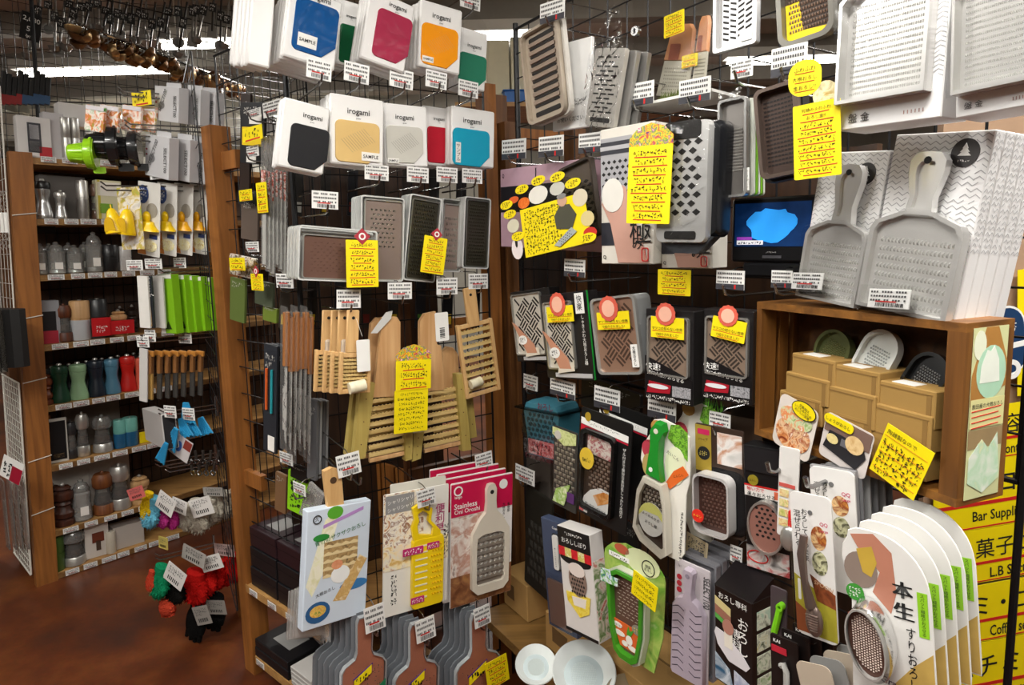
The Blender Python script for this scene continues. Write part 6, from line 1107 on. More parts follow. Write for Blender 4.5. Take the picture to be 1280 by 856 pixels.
# ================================================================== wooden crate on the long grid and what it carries
_p = PR.hit(945, 445, .2); _a = math.radians(22)
PC = Plane((_p.x, _p.y), (math.sin(_a), -math.cos(_a)))
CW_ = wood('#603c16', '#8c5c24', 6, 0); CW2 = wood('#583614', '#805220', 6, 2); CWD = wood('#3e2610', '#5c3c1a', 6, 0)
CA, CZ0, CZ1, CD = .370, 1.232, 1.48, .098
cr = thing('wooden_crate', 'brown wooden crate lying on its side with cartons inside and silver graters on top', 'crate', T(PC.at(0, CZ0))); iv = cr.matrix_basis.inverted()
sub(pbox(PC, 0, CA, -CD, .0, CZ1 - .012, CZ1), 'top_board', CW_, cr, iv); sub(pbox(PC, 0, CA, -CD, 0, CZ0, CZ0 + .012), 'bottom_board', CW_, cr, iv)
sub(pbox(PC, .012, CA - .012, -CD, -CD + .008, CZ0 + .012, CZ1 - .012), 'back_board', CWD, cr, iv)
sub(pbox(PC, 0, .012, -.035, 0, CZ0 + .012, CZ1 - .012), 'side_slat', CW2, cr, iv); sub(pbox(PC, 0, .012, -.064, -.044, CZ0 + .012, CZ1 - .012), 'side_slat', CW2, cr, iv); sub(pbox(PC, 0, .012, -CD, -.076, CZ0 + .012, CZ1 - .012), 'side_slat', CW2, cr, iv)
sub(pbox(PC, CA - .024, CA, -.022, 0, CZ0 + .012, CZ1 - .012), 'corner_post', CW2, cr, iv); sub(pbox(PC, CA - .024, CA, -CD, -CD + .022, CZ0 + .012, CZ1 - .012), 'corner_post', CW2, cr, iv); sub(pbox(PC, CA - .014, CA - .004, -CD + .02, -.02, CZ0 + .012, CZ1 - .012), 'end_board', CW2, cr, iv)
YS = .3
# paper poster pasted on the crate's end
PE = Plane(tuple(PC.at(CA, 0, 0))[:2], tuple(-PC.n)[:2])            # end face, u runs away from the opening
PEw = CD - .03
M = PE.basis().to_4x4(); M.translation = PE.at(CD/2, (CZ0+CZ1)/2, .001)
o = thing('crate_poster', 'pale green poster of grated daikon bowls pasted on the end of the crate', 'poster', M); X, Z = CD*.36, (CZ1-CZ0)*.47
MB().box(-X, X, -.0001, .0006, -Z, Z).build('paper', mat('#c9cc9a', .35, var=.12, scale=12), o)
flat('timber_print', [(-X, Z*.45), (-X*.3, Z), (X*.4, Z), (X, Z*.6), (X, Z*.3), (-X, Z*.1)], mat('#a8783c', .4, var=.2), o, y=-.0010); flat('bowl_print', ell(X*1.7, Z*.62, 22, X*.1, Z*.48), mat('#a9d0b4', .35, var=.15), o, y=-.0018); flat('daikon_print', [(-X*.55, Z*.36), (X*.6, Z*.36), (X*.5, Z*.62), (X*.2, Z*.78), (X*.0, Z*.72), (-X*.2, Z*.74), (-X*.5, Z*.56)], mat('#e2e8dc', .4, var=.1), o, y=-.0026); flat('dish_print', ell(X*.7, Z*.34, 18, -X*.62, Z*.8), mat('#dfe4cc', .4), o, y=-.0014)
flat('caption_band', rect(-X*.98, X*.98, -Z*.16, Z*.18), mat('#d4d094', .4), o, y=-.0026); text('飯田屋の大根おろし', o, 0, Z*.10, w=X*1.8, y=-.0038)
for k in range(4): MB().box(-X*.9, X*(.8 - .15*(k % 2)), -.0014, -.0010, Z*(.05 - .065*k), Z*(.06 - .065*k)).build('red_line', RED, o, RY(-3))
flat('timber_print', rect(-X, X, -Z*.4, -Z*.18), mat('#96805c', .4, var=.2), o, y=-.0012); flat('dish_print', [(-X*.9, -Z*.5), (-X*.2, -Z*.3), (X*.2, -Z*.42), (X*.7, -Z*.25), (X*.95, -Z*.8), (0, -Z*.95), (-X*.9, -Z*.8)], photo(['#dfe6d8', '#b8d8b8', '#e8e0b0'], 30), o, y=-.0020)
YS = 1.0
# cartons inside
CART = mat('#a28046', .65, var=.05); 
cols = ((988, 1043), (1036, 1098), (1094, 1168)); rows = (((446, 482), (470, 502), (494, 526)), ((460, 503), (488, 530), (518, 560)), ((482, 528), (512, 556), (542, 590)))
cn = ('left', 'middle', 'right'); gn = ('the olive grater', 'the white grater', 'the black grater'); rn = ('top', 'second', 'bottom')
for c in range(3):
    for r in range(3):
        y0, y1 = rows[c][r]; x0, x1 = cols[c]; f = Face(PC, x0 - 8*r*(1 if c == 0 else .6), y0, x1 - 8*r*(1 if c == 0 else .6), y1, -.008 - .004*(r == 0), yaw=-2)
        o = f.thing('cardboard_carton', '%s small brown carton of the stack under %s in the crate' % (rn[r], gn[c]), 'box'); MB().rbox(-f.W/2, f.W/2, 0, .072, -f.H/2, f.H/2, .0015).build('carton', CART, o); MB().box(-f.W*.46, f.W*.46, -.0006, .0, f.H*.36, f.H*.40).build('flap_line', mat('#8a6a38', .7), o); MB().box(f.W*.36, f.W*.44, -.0006, 0, -f.H*.5, f.H*.38).build('flap_line', mat('#8a6a38', .7), o)
        if r == 0: MB().box(-f.W*.3, f.W*.1, .006, .03, f.H*.5, f.H*.5 + .0008).build('price_label', PAPER, o)
for (bx, ln, col, lab, dot) in (((1020, 414, 1066, 462), 40, '#4d5230', 'olive green ceramic grater standing in the crate', '#6a6c44'), ((1071, 412, 1118, 490), 30, '#d2d6d2', 'white ceramic grater with rows of teeth standing in the crate', '#aab0ae'), ((1132, 440, 1182, 510), 34, '#161718', 'black ceramic grater standing in the crate', '#8a8a8a')):
    f = Face(PC, *bx, w=-.055, lean=ln, pitch=-15); o = f.thing('ceramic_grater', lab, 'grater'); X, Z = f.W/2, f.H/2
    MB().prism(rr(f.W*.9, f.H*.96, X*.8, 6), .0, .004).build('plate', mat(col, .2, coat=.5), o, smooth=True); MB().ring(rr(f.W, f.H*1.04, X*.98, 6), rr(f.W*.84, f.H*.9, X*.8, 6), -.008, .006).build('rim', mat(col, .2, coat=.5), o, smooth=True); dimples(f.W*.6, f.H*.6, 9, 12, -.0005, 0, -Z*.15, .3, .0022).build('teeth', mat(dot, .3), o, kind='stuff')
# pictures and card along the crate's lower edge
f = Face(PC, 966, 502, 1020, 566, .012, lean=14); o = f.thing('picture_card', 'food picture card of fried pork with a yellow speech bubble on the crate', 'sign'); X, Z = f.W/2, f.H/2
MB().prism(rr(f.W, f.H, .012), 0, .001).build('card', mat('#e0d8d0', .3), o); flat('meat_print', ell(f.W*.9, f.H*.62, 24, 0, -Z*.30), photo(['#8a3a20', '#d88a50', '#e8c8a0', '#b05a30', '#f0e0d0'], 60), o); flat('salad_print', ell(f.W*.85, f.H*.38, 20, 0, Z*.35), photo(['#8ab050', '#d8e0b8', '#e88848', '#f0ece0'], 90), o, y=-.0014)
e = MB().prism(ell(X*1.2, Z*.62, 22, X*.35, Z*.8), -.004, -.003).build('yellow_bubble', YEL, o, smooth=False); MB().ring(ell(X*1.24, Z*.66, 22, X*.35, Z*.8), ell(X*1.18, Z*.6, 22, X*.35, Z*.8), -.0042, -.0032).build('bubble_outline', INK, o); text('生姜焼は\nいつもあなたの\nおいしい定番', e, X*.35, Z*.8, w=X*.9, y=-.0052, rot=12)
f = Face(PC, 1023, 528, 1090, 584, .010, lean=14); o = f.thing('picture_card', 'ginger root picture card with a yellow caption on the crate', 'sign'); X, Z = f.W/2, f.H/2
MB().prism(rr(f.W, f.H, .008), 0, .001).build('card', mat('#d8d0cc', .3), o); flat('brown_print', rect(-X*.95, X*.95, Z*.2, Z*.95), mat('#7a6258', .4), o); flat('black_print', [(-X*.85, -Z*.5), (X*.6, -Z*.75), (X*.9, -Z*.1), (X*.7, Z*.35), (-X*.7, Z*.3)], mat('#2a2a2e', .35), o, y=-.0014); flat('grid_print', rect(-X*.15, X*.3, -Z*.1, Z*.2), mat('#6a6a70', .4), o, y=-.0022); flat('ginger_print', ell(X*.75, Z*.75, 18, X*.4, Z*.22), photo(['#c89858', '#e8cc98', '#d8b078'], 40), o, y=-.0030); flat('grated_print', ell(X*.5, Z*.42, 14, -X*.5, Z*.0), mat('#e0cf90', .5, var=.2, scale=200), o, y=-.0030)
e = MB().prism(rr(X*1.25, Z*.42, .010, 5, -X*.38, Z*.78), -.004, -.003).build('yellow_caption', YEL, o); text('しょうがおろし', e, -X*.38, Z*.78, w=X*1.05, y=-.0052)
f = Face(PC, 1091, 545, 1160, 608, .014, lean=22); o = f.thing('handwritten_card', 'slanting yellow handwritten card with orange rules at the foot of the crate', 'sign'); MB().prism(rect(-f.W/2, f.W/2, -f.H/2, f.H/2), 0, .001).build('card', YEL, o); text('陶器製なので', o, -f.W*.12, f.H*.38, w=f.W*.62, m=YINK, y=-.0012); scribble(o, 0, -f.H*.1, f.W*.9, f.H*.68, 4, 10, YINK, th=.07)
for k in range(5): MB().box(-f.W*.46, f.W*.46, -.0012, -.0006, f.H*(.285 - .165*k), f.H*(.295 - .165*k)).build('orange_rule', mat('#e08a20', .5, var=0), o)
# chevron boxes with silver graters on the crate
EMB = mat('#3a3838', .5, var=0)
def silver_set(box, gb, hb, emb, w, lean, label, n, D, tagb):
    f = Face(PC, *box, w=w, lean=lean, pitch=-4); o = f.thing('grater_box', 'white chevron box with a dark round emblem, ' + label, 'box'); X, Z = f.W/2, f.H/2; carton(f, o, D, BXW); chevrons(f.W*.98, f.H*.62, 10, 20, 4).build('chevron_print', CHEVM, o, T((0, -.0006, f.H*.19)), kind='stuff')
    q = chevrons(D*.9, f.H*.62, 2, 20, 5).build('side_chevrons', CHEVM, o, T((X + .0006, D/2, f.H*.19)) @ RZ(90), kind='stuff')
    x, z = f.xz(*emb[:2]); r = emb[2]*f.k; e = MB().prism(ell(r*2, r*2, 24, x, z), -.0012, -.0004).build('emblem', EMB, o)
    for k in range(3): MB().prism([(x - r*(.2 + .13*k), z + r*(.3 - .25*k)), (x + r*(.2 + .13*k), z + r*(.3 - .25*k)), (x, z + r*(.68 - .22*k))], -.0024, -.0014).build('tree_print', WHITE, e)
    scribble(e, x, z - r*.55, r*.9, r*.22, 1, 5, WHITE, y=-.002)
    for k in range(n):
        b = MB().rbox(-X, X, 0, D, -Z, Z, .0015).build('grater_box', BXW, None, back(f.M, (D + .001)*(k+1), 0, 0)); chevrons(D*.9, f.H*.62, 2, 20, 6 + k).build('side_chevrons', CHEVM, b, T((X + .0006, D/2, f.H*.19)) @ RZ(90), kind='stuff'); tag(b, 'white chevron box standing in the row behind the ' + label.split()[1] + ' emblem box', 'box', 'chevron boxes behind the ' + label.split()[1] + ' one')
    # the silver grater leaning on the box
    g = Face(PC, *gb, w=w + .022, lean=lean, pitch=-4); q = g.thing('silver_grater', 'silver shovel grater with a looped handle, %s, before its chevron box' % label.split()[1], 'grater'); A, B = g.W/2, g.H/2; hx, hz, hw, hh = g.box(*hb)
    body = [(-A, -B), (A, -B), (A, B*.62), (A*.9, B*.78), (A*.3, B), (-A*.3, B), (-A*.9, B*.78), (-A, B*.62)]; inn = [(x*.90, z*.93) for x, z in body]
    MB().prism(inn, .004, .006).build('plate', SILV, q); MB().ring(body, inn, -.006, .008).build('rim', mat('#e4e3e0', .22, .6), q, smooth=True); dimples(A*1.6, B*1.4, 20, 8, .004, 0, -B*.2, .3, .003, False).build('teeth', mat('#e4e4e0', .25, .7), q, kind='stuff')
    ho = sym([(0, hz - hh/2), (hw*.36, hz - hh*.5), (hw*.30, hz - hh*.2), (hw*.45, hz + hh*.2), (hw*.45, hz + hh*.38), (hw*.3, hz + hh*.5), (0, hz + hh*.52)]); ho = [(x + hx, z) for x, z in ho]
    MB().ring(ho, [(hx + (x-hx)*.55, hz + (z-hz)*.72) for x, z in ho], -.004, .008).build('handle', mat('#e4e3e0', .22, .6), q, smooth=True); MB().prism([(hx + (x-hx)*.6, hz + (z-hz)*.76) for x, z in ho], .002, .005).build('handle_web', SILV, q); MB().lathe([(hw*.09, -.001), (hw*.09, 0)], 12, (hx, -.0045, hz + hh*.38), 'Y').build('hanging_hole', INK, q)
    MB().prism([(x*1.06, z*1.03) for x, z in body], -.012, -.0115).build('clear_bag', film(gloss=.10, bump=.5, scale=16), q)
    t = Face(PC, *tagb, w=w + .04, lean=8, pitch=-10); s = t.thing('price_stand', 'clear standing price holder with a white ticket before the %s silver grater' % label.split()[1], 'price tag'); tag_plate(s, t.W*.86, t.H*.8, M=T((0, .001, 0)), style=0); MB().prism(rr(t.W*1.2, t.H*1.1, .002, 2), -.003, -.0022).build('clear_holder', film(gloss=.2, bump=0), s); MB().box(-t.W*.6, t.W*.6, -.003, .02, -t.H*.56, -t.H*.54).build('clear_foot', film(gloss=.2, bump=0), s)
silver_set((1010, 190, 1092, 378), (1003, 276, 1078, 378), (1042, 208, 1076, 280), (1083, 217, 11), -.035, 11, 'the smaller one standing on the crate', 1, .022, (986, 338, 1030, 364))
silver_set((1096, 166, 1214, 396), (1080, 264, 1195, 394), (1133, 192, 1180, 270), (1207, 191, 16), -.035, 12, 'the larger one standing on the crate', 4, .020, (1080, 358, 1140, 388))
# black brackets carrying the crate
for a in (.06, .31):
    q = MB().tube([PC.at(a, CZ0 - .006, -.01), PC.at(a, CZ0 - .006, -CD - .05), PC.at(a, CZ0 - .006, -CD - .05)], .005, 6); q = q.build('shelf_bracket', DKWIRE, None); tag(q, 'black bracket arm under the wooden crate', 'bracket', 'bracket arms under the crate')
# ================================================================== yellow department signs beyond the grid
PS = Plane((1.0, 1.62), (1, .12))
o = thing('sign_board', 'tan hardboard panel behind the yellow department signs', 'board', T(PS.at(0, 0, -.02))); sub(pbox(PS, .10, 1.6, -.04, -.02, .0, 2.3), 'panel', mat('#a88a70', .6, var=.06), o, o.matrix_basis.inverted())
SY = mat('#efd90a', .45, var=.03)
def dept_sign(y0, y1, big, bx, small, sx, label, bs=.42, x0=1180, x1=1400, sw=None):
    f = Face(PS, x0, y0, x1, y1, w=.0, lean=0); q = f.thing('department_sign', label, 'sign'); MB().prism(rect(-f.W/2, f.W/2, -f.H/2, f.H/2), 0, .0015).build('card', SY, q)
    text(big, q, f.xz(bx, 0)[0], f.H*.14, h=f.H*bs, y=-.001); text(small, q, f.xz(sx, 0)[0], -f.H*.33, h=f.H*.19, y=-.001, w=sw and sw*f.k)
    for z, t in ((-f.H*.13, .025), (-f.H*.47, .010)): MB().box(-f.W*.49, f.W*.49, -.001, -.0004, z - f.H*t, z + f.H*t).build('red_rule', RED, q)
dept_sign(494, 560, '容器コーナー', 1327, 'Container Section', 1293, 'yellow department sign lettered Container', .36, 1222, 1440, 90)
dept_sign(562, 648, 'バーコーナー', 1272, 'Bar Supplies', 1246, 'yellow department sign lettered Bar Supplies', .30, 1168, 1440, 66)
dept_sign(648, 714, '菓子コーナー', 1294, 'L.B Section', 1267, 'yellow department sign lettered with a section title', .36, 1172, 1440, 62)
dept_sign(716, 786, 'ミ・コーナー', 1297, 'Coffee section', 1270, 'yellow department sign lettered Coffee section', .33, 1180, 1440, 70)
dept_sign(788, 870, 'ハチミツ', 1242, 'Honey Supplies', 1246, 'yellow department sign lettered Honey Supplies', .30, 1172, 1440, 78)
f = Face(PS, 1272, 335, 1330, 492, .002, lean=0); q = f.thing('department_sign', 'plain yellow sign edge above the Container sign', 'sign'); MB().prism(rect(-f.W/2, f.W/2, -f.H/2, f.H/2), 0, .0015).build('card', SY, q)
f = Face(PS, 1226, 384, 1284, 470, .01, lean=-6); q = f.thing('round_badge', 'dark blue rounded badge with a white border hung behind the crate', 'sign'); MB().prism(rr(f.W, f.H, f.W*.4, 6), 0, .002).build('badge', WHITE, q); flat('blue_field', rr(f.W*.92, f.H*.94, f.W*.37, 6), mat('#1c3a60', .4), q); MB().box(-f.W*.4, f.W*.45, -.0022, -.0014, -f.H*.12, -f.H*.04).build('white_band', WHITE, q); MB().ring(ell(f.W*.4, f.W*.4, 20, f.W*.1, -f.H*.42), ell(f.W*.2, f.W*.2, 20, f.W*.1, -f.H*.42), -.003, -.001).build('ring', WHITE, q); scribble(q, 0, f.H*.15, f.W*.6, f.H*.2, 3, 5, WHITE, y=-.002)
f = Face(PS, 1214, 245, 1240, 400, .03, lean=0); q = f.thing('hanging_sheet', 'pale pink sheet hanging behind the chevron boxes', 'sheet'); MB().prism(rect(-f.W/2, f.W/2, -f.H/2, f.H/2), 0, .001).build('sheet', mat('#c8a898', .6), q)
# ================================================================== shelves of mills
def on_shelf(px, top, base, pw, z, w=-.07):
    """a spot on a shelf board: centre pixel, top and base pixels for the height, pixel width; returns matrix at the base, width, height"""
    c = PL.hit(px, (top + base) / 2, w); a = (c - PL.p).dot(PL.u); dep = (CAMR.transposed() @ (c - CAMP)).z * -1
    p = PL.at(0, z, w); p = PL.p + PL.u * (a - PL.v.dot(PL.u) * 0) + PL.n * w; p.z = z + .0005
    M = PL.basis().to_4x4(); M.col[2] = (0, 0, 1, 0); M = Matrix((( PL.u.x, -PL.n.x, 0, p.x), (PL.u.y, -PL.n.y, 0, p.y), (0, 0, 1, p.z), (0, 0, 0, 1)))
    lean = math.atan(.045); M = M @ Matrix.Rotation(lean * .8, 4, 'Y')
    return M, pw / FPX * dep, (base - top) / FPX * dep
def mill(px, top, base, pw, z, col, label, style='hour', capcol=None, rough=.35, w=-.07, metal=0, group=None):
    M, W_, H_ = on_shelf(px, top, base, pw, z, w); R_ = W_/2; o = thing('pepper_mill', label, 'mill', M, group); m = col if not isinstance(col, str) else mat(col, rough, metal, coat=.2)
    m2 = m if capcol is None else (capcol if not isinstance(capcol, str) else mat(capcol, .35, coat=.2))
    if style == 'hour':
        MB().lathe([(R_*.97, 0), (R_, H_*.03), (R_*.97, H_*.12), (R_*.72, H_*.38), (R_*.66, H_*.48), (R_*.74, H_*.60), (R_*.84, H_*.70), (R_*.84, H_*.735)], 22).build('body', m, o, smooth=True)
        MB().lathe([(R_*.84, H_*.74), (R_*.86, H_*.77), (R_*.88, H_*.86), (R_*.78, H_*.915), (R_*.5, H_*.935), (R_*.1, H_*.94)], 22).build('head', m2, o, smooth=True); MB().lathe([(R_*.22, H_*.935), (R_*.28, H_*.955), (R_*.24, H_*.99), (R_*.1, H_)], 12).build('knob', STEEL, o, smooth=True)
    elif style == 'turned':
        pr = [(.95, 0), (1, .05), (.96, .12), (.7, .16), (.92, .2), (.96, .3), (.7, .36), (.62, .45), (.8, .5), (.66, .56), (.95, .60)]; MB().lathe([(R_*r, H_*z_) for r, z_ in pr], 22).build('body', m, o, smooth=True); MB().lathe([(R_*r, H_*z_) for r, z_ in [(.9, .61), (1, .68), (.95, .76), (.6, .82), (.8, .86), (.6, .91), (.2, .92)]], 22).build('head', m2, o, smooth=True); MB().lathe([(R_*.2, H_*.915), (R_*.26, H_*.95), (R_*.1, H_)], 12).build('knob', STEEL, o, smooth=True)
    elif style == 'glass':
        MB().lathe([(R_*.9, 0), (R_, H_*.02), (R_*.96, H_*.22), (R_*.9, H_*.24)], 20).build('grinder_base', m, o, smooth=True); MB().lathe([(R_*.82, H_*.24), (R_*.9, H_*.3), (R_*.7, H_*.5), (R_*.72, H_*.62)], 20).build('glass_body', film('#f4f8f6', gloss=.35, bump=0, milk=.12), o, smooth=True); MB().lathe([(R_*.7, H_*.3), (R_*.72, H_*.44), (R_*.1, H_*.45)], 12).build('peppercorns', mat('#4a3a30', .7, var=.4, scale=300), o); MB().lathe([(R_*.8, H_*.62), (R_*.95, H_*.66), (R_*.98, H_*.84), (R_*.75, H_*.94), (R_*.2, H_*.95), (R_*.15, H_)], 20).build('head', m2, o, smooth=True)
    elif style == 'tube':
        MB().lathe([(R_*.96, 0), (R_, H_*.02), (R_, H_*.5)], 22).build('body', m, o, smooth=True); MB().lathe([(R_*.94, H_*.5), (R_*.94, H_*.53), (R_, H_*.54), (R_, H_*.95), (R_*.92, H_*.98), (R_*.1, H_*.985)], 22).build('head', m2, o, smooth=True); MB().lathe([(R_*.2, H_*.98), (R_*.2, H_)], 12).build('knob', STEEL, o)
    elif style == 'shaker':
        MB().lathe([(R_*.9, 0), (R_, H_*.03), (R_*.95, H_*.2), (R_*.9, H_*.5), (R_*.95, H_*.66), (R_*.8, H_*.70)], 20).build('glass_body', film('#f4f8f6', gloss=.4, bump=0, milk=.3), o, smooth=True); MB().lathe([(R_*.85, H_*.03), (R_*.8, H_*.12), (R_*.05, H_*.13)], 14).build('thick_base', mat('#c8cecc', .15, .3), o, smooth=True); MB().lathe([(R_*.82, H_*.70), (R_*.85, H_*.76), (R_*.6, H_*.88), (R_*.25, H_*.92), (R_*.3, H_*.97), (R_*.1, H_)], 18).build('lid', film('#f4f8f6', gloss=.45, bump=0, milk=.2), o, smooth=True); MB().box(-R_*.4, R_*.4, -R_*1.02, -R_*.98, H_*.15, H_*.36).build('price_label', PAPER, o)  # milk whitens the clear glass to paint in its bright highlights
    return o
def shelf_box(px, top, base, pw, z, col, label, D=.06, w=-.05, yaw=0, pics=(), name='product_box', cat='box', txt=None):
    M, W_, H_ = on_shelf(px, top, base, pw, z, w); M = M @ RZ(yaw); o = thing(name, label, cat, M); MB().rbox(-W_/2, W_/2, 0, D, 0, H_, .0015).build('carton', mat(col, .45, var=.03) if isinstance(col, str) else col, o)
    for (x0, x1, z0, z1, c) in pics: flat('print', rect(x0*W_, x1*W_, z0*H_, z1*H_), mat(c, .4) if isinstance(c, str) else c, o)
    return o
TOPZ = 2.052
shelf_box(41, 138, 188, 35, TOPZ, '#dcdad8', 'white carton with a silver grinder picture and a red corner on top of the shelves', pics=((-.2, .2, .12, .85, '#3a3a40'), (-.14, .14, .45, .8, '#b8b8bc'), (-.16, .14, .15, .4, '#989898'), (.12, .5, 0, .28, '#b81f2a')))
shelf_box(66, 133, 190, 22, TOPZ, '#c8c6c8', 'grey sided white carton beside the silver grinder picture', w=-.07)
for i, (px, pw) in enumerate(((80, 11), (92, 10))): mill(px, 135, 188, pw, TOPZ, STEEL, 'slim steel mill in a clear tube %s' % ('beside the grey sided carton' if i == 0 else 'beside the white flat box'), 'tube')
shelf_box(97, 113, 140, 44, TOPZ + .17, '#e6e5e3', 'white flat box perched high above the slim steel mills', w=-.09, D=.08)
z = SZ[0]
shelf_box(78, 213, 268, 48, z, '#6e6a66', 'grey carton at the back of the glass mill shelf', w=-.2, D=.08)
mill(52, 218, 268, 20, z, mat('#b8b8b8', .25, .8), 'black topped mill with a chrome foot beside the post', 'hour', '#161616'); mill(74, 232, 268, 15, z, mat('#c0c0be', .25, .8), 'short chrome mill with a waist', 'hour', STEEL); mill(102, 222, 271, 13, z, mat('#a8a6a2', .3, .8), 'tall straight steel mill on the upper shelf', 'tube', STEEL); mill(118, 226, 272, 11, z, '#6a5040', 'brown glass mill behind the yellow and green carton', 'glass', w=-.09)
shelf_box(136, 226, 274, 28, z, '#d8d4b0', 'cream carton with a green and yellow print on the upper shelf', pics=((-.45, .45, .6, .95, '#e8e4d8'), (-.4, .1, .15, .4, '#7aa838'), (-.45, -.35, 0, 1, '#c8b840')))
z = SZ[1]
for i, (px, t, pw, lb) in enumerate(((49, 298, 15, 'plain glass shaker next to the post'), (69, 297, 21, 'wide glass shaker with a round lid knob'), (92, 302, 20, 'squat glass shaker with a white label'), (116, 287, 20, 'tall waisted glass shaker'))): mill(px, t, 337, pw, z, '#ffffff', lb, 'shaker')
for i, px in enumerate((60, 84, 104)): mill(px, 292, 330, 15, z, '#ffffff', 'glass shaker in the back row of the glass shelf', 'shaker', w=-.16, group='back row glass shakers')
mill(136, 303, 337, 20, z, '#1c1c1e', 'plain black cylindrical mill beside the glass shakers', 'tube'); mill(155, 306, 337, 15, z, '#c8c6c4', 'pale grey cylindrical mill beside the black one', 'tube')
shelf_box(55, 279, 300, 26, z + .2, '#111112', 'small tilted black chalk sign above the glass shakers', D=.004, w=-.2, yaw=10, name='chalk_sign', cat='sign')
z = SZ[2]
o = shelf_box(57, 372, 426, 28, z, '#8e9094', 'grey lidded mill box with a dark red window', pics=((-.45, .4, .0, .3, '#a02838'), (-.4, .35, .3, .75, '#1c1c1e')))
mill(79, 377, 425, 18, z, wood('#3c1c0c', '#6a3418', 8, 2), 'dark wood mill with a glass waist beside the grey lidded box', 'glass'); mill(99, 373, 423, 22, z, '#b8bcc0', 'grey mill with a pale wooden head', 'tube', wood('#b08858', '#c8a070', 7, 2)); mill(121, 371, 420, 22, z, '#4a4c50', 'dark grey mill with a charcoal head behind the red card', 'tube', '#2a2c2e', w=-.08); mill(147, 381, 414, 19, z, wood('#a87c50', '#c89c6c', 7, 2), 'pale turned wooden mill beside the red card', 'turned')
for (px, t, b, pw, lb) in ((126, 389, 412, 21, 'red card with white print hanging at the charcoal headed mill'), (153, 404, 421, 27, 'red box with white print at the shelf edge')):
    M, W_, H_ = on_shelf(px, t, b, pw, z, -.02); M = M @ T((0, 0, .012)); o = thing('red_card', lb, 'card', M); MB().box(-W_/2, W_/2, 0, .012, 0, H_).build('card', mat('#c01c22', .4), o); scribble(o, 0, H_*.4, W_*.6, H_*.4, 2, 5, WHITE, y=-.001)
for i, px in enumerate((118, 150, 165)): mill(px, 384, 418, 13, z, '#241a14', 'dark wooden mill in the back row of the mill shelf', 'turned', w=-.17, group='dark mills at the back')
z = SZ[3]
for px, t, b, pw, col, lb, st in ((55, 466, 507, 18, wood('#4a2210', '#7a3c1c', 8, 2), 'reddish brown turned mill', 'turned'), (74, 455, 504, 21, '#16402c', 'dark green hourglass mill', 'hour'), (97, 453, 500, 22, '#8fb58c', 'pale green hourglass mill', 'hour'), (119, 449, 497, 21, '#1a2430', 'navy hourglass mill', 'hour'), (139, 447, 493, 19, '#4f7f98', 'grey blue hourglass mill', 'hour'), (159, 444, 490, 20, '#c4201a', 'bright red hourglass mill', 'hour'), (176, 446, 487, 19, '#d8644c', 'coral hourglass mill', 'hour')): mill(px, t, b, pw, z, col, lb + ' on the coloured mill shelf', st)
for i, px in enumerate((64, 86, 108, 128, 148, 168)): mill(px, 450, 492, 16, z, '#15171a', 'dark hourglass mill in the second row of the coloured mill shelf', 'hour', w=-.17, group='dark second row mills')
z = SZ[4]
shelf_box(56, 524, 585, 14, z, wood('#6a3c1c', '#8a5428', 7, 2), 'reddish wooden board standing beside the framed black sign', D=.02, w=-.08, name='wooden_board', cat='board')
o = shelf_box(70, 524, 580, 23, z, '#b8b6ae', 'silver framed black sign standing on the lower mill shelf', D=.012, name='framed_sign', cat='sign', pics=((-.42, .42, .06, .94, '#141416'), (-.2, .3, .1, .2, '#c8a878')))
mill(88, 525, 573, 14, z, '#2a2a2c', 'clear mill with a dark base in a box', 'glass', w=-.08); mill(102, 514, 570, 15, z, STEEL, 'steel capped mill behind clear plastic', 'glass', STEEL); mill(127, 519, 566, 22, z, STEEL, 'big glass mill with a ribbed steel foot', 'glass', film('#f0f4f2', gloss=.5, bump=0, milk=.2))
shelf_box(116, 505, 560, 60, z, '#6a645c', 'grey carton at the back of the lower mill shelf', w=-.24, D=.06)
for px, pw, lb in ((149, 15, 'teal topped blue jar at the back'), (162, 17, 'teal topped blue jar with a white stripe')): mill(px, 521, 557, pw, z, '#1f5e88', lb + ' of the lower mill shelf', 'tube', '#6fb3a8')
shelf_box(181, 540, 554, 12, z, '#e8d010', 'small yellow ticket card on the lower mill shelf', D=.004, name='ticket_card', cat='card')
z = SZ[5]
shelf_box(88, 590, 660, 42, z, '#b9b4ac', 'large pale carton behind the brown mills', w=-.2, D=.1); shelf_box(132, 575, 640, 54, z, '#c6c0b8', 'tall white carton behind the glass mills on the low shelf', w=-.22, D=.08)
mill(66, 611, 664, 22, z, wood('#241208', '#42200e', 8, 2), 'dark walnut turned mill behind its twin', 'turned', w=-.12); mill(79, 608, 662, 23, z, wood('#2c140a', '#4c2412', 8, 2), 'dark walnut turned mill on the low shelf', 'turned'); mill(101, 600, 652, 22, z, '#ffffff', 'clear acrylic mill with a swirl on the low shelf', 'shaker'); mill(128, 594, 648, 23, z, wood('#5c3014', '#7c4820', 8, 2), 'glass mill with a brown wooden cap', 'glass'); mill(149, 583, 641, 23, z, STEEL, 'tall glass mill with a steel collar', 'glass', STEEL); mill(174, 592, 628, 22, z, wood('#b08858', '#cda676', 7, 2), 'pale wooden mill with a ball head', 'turned')
z = SZ[6]
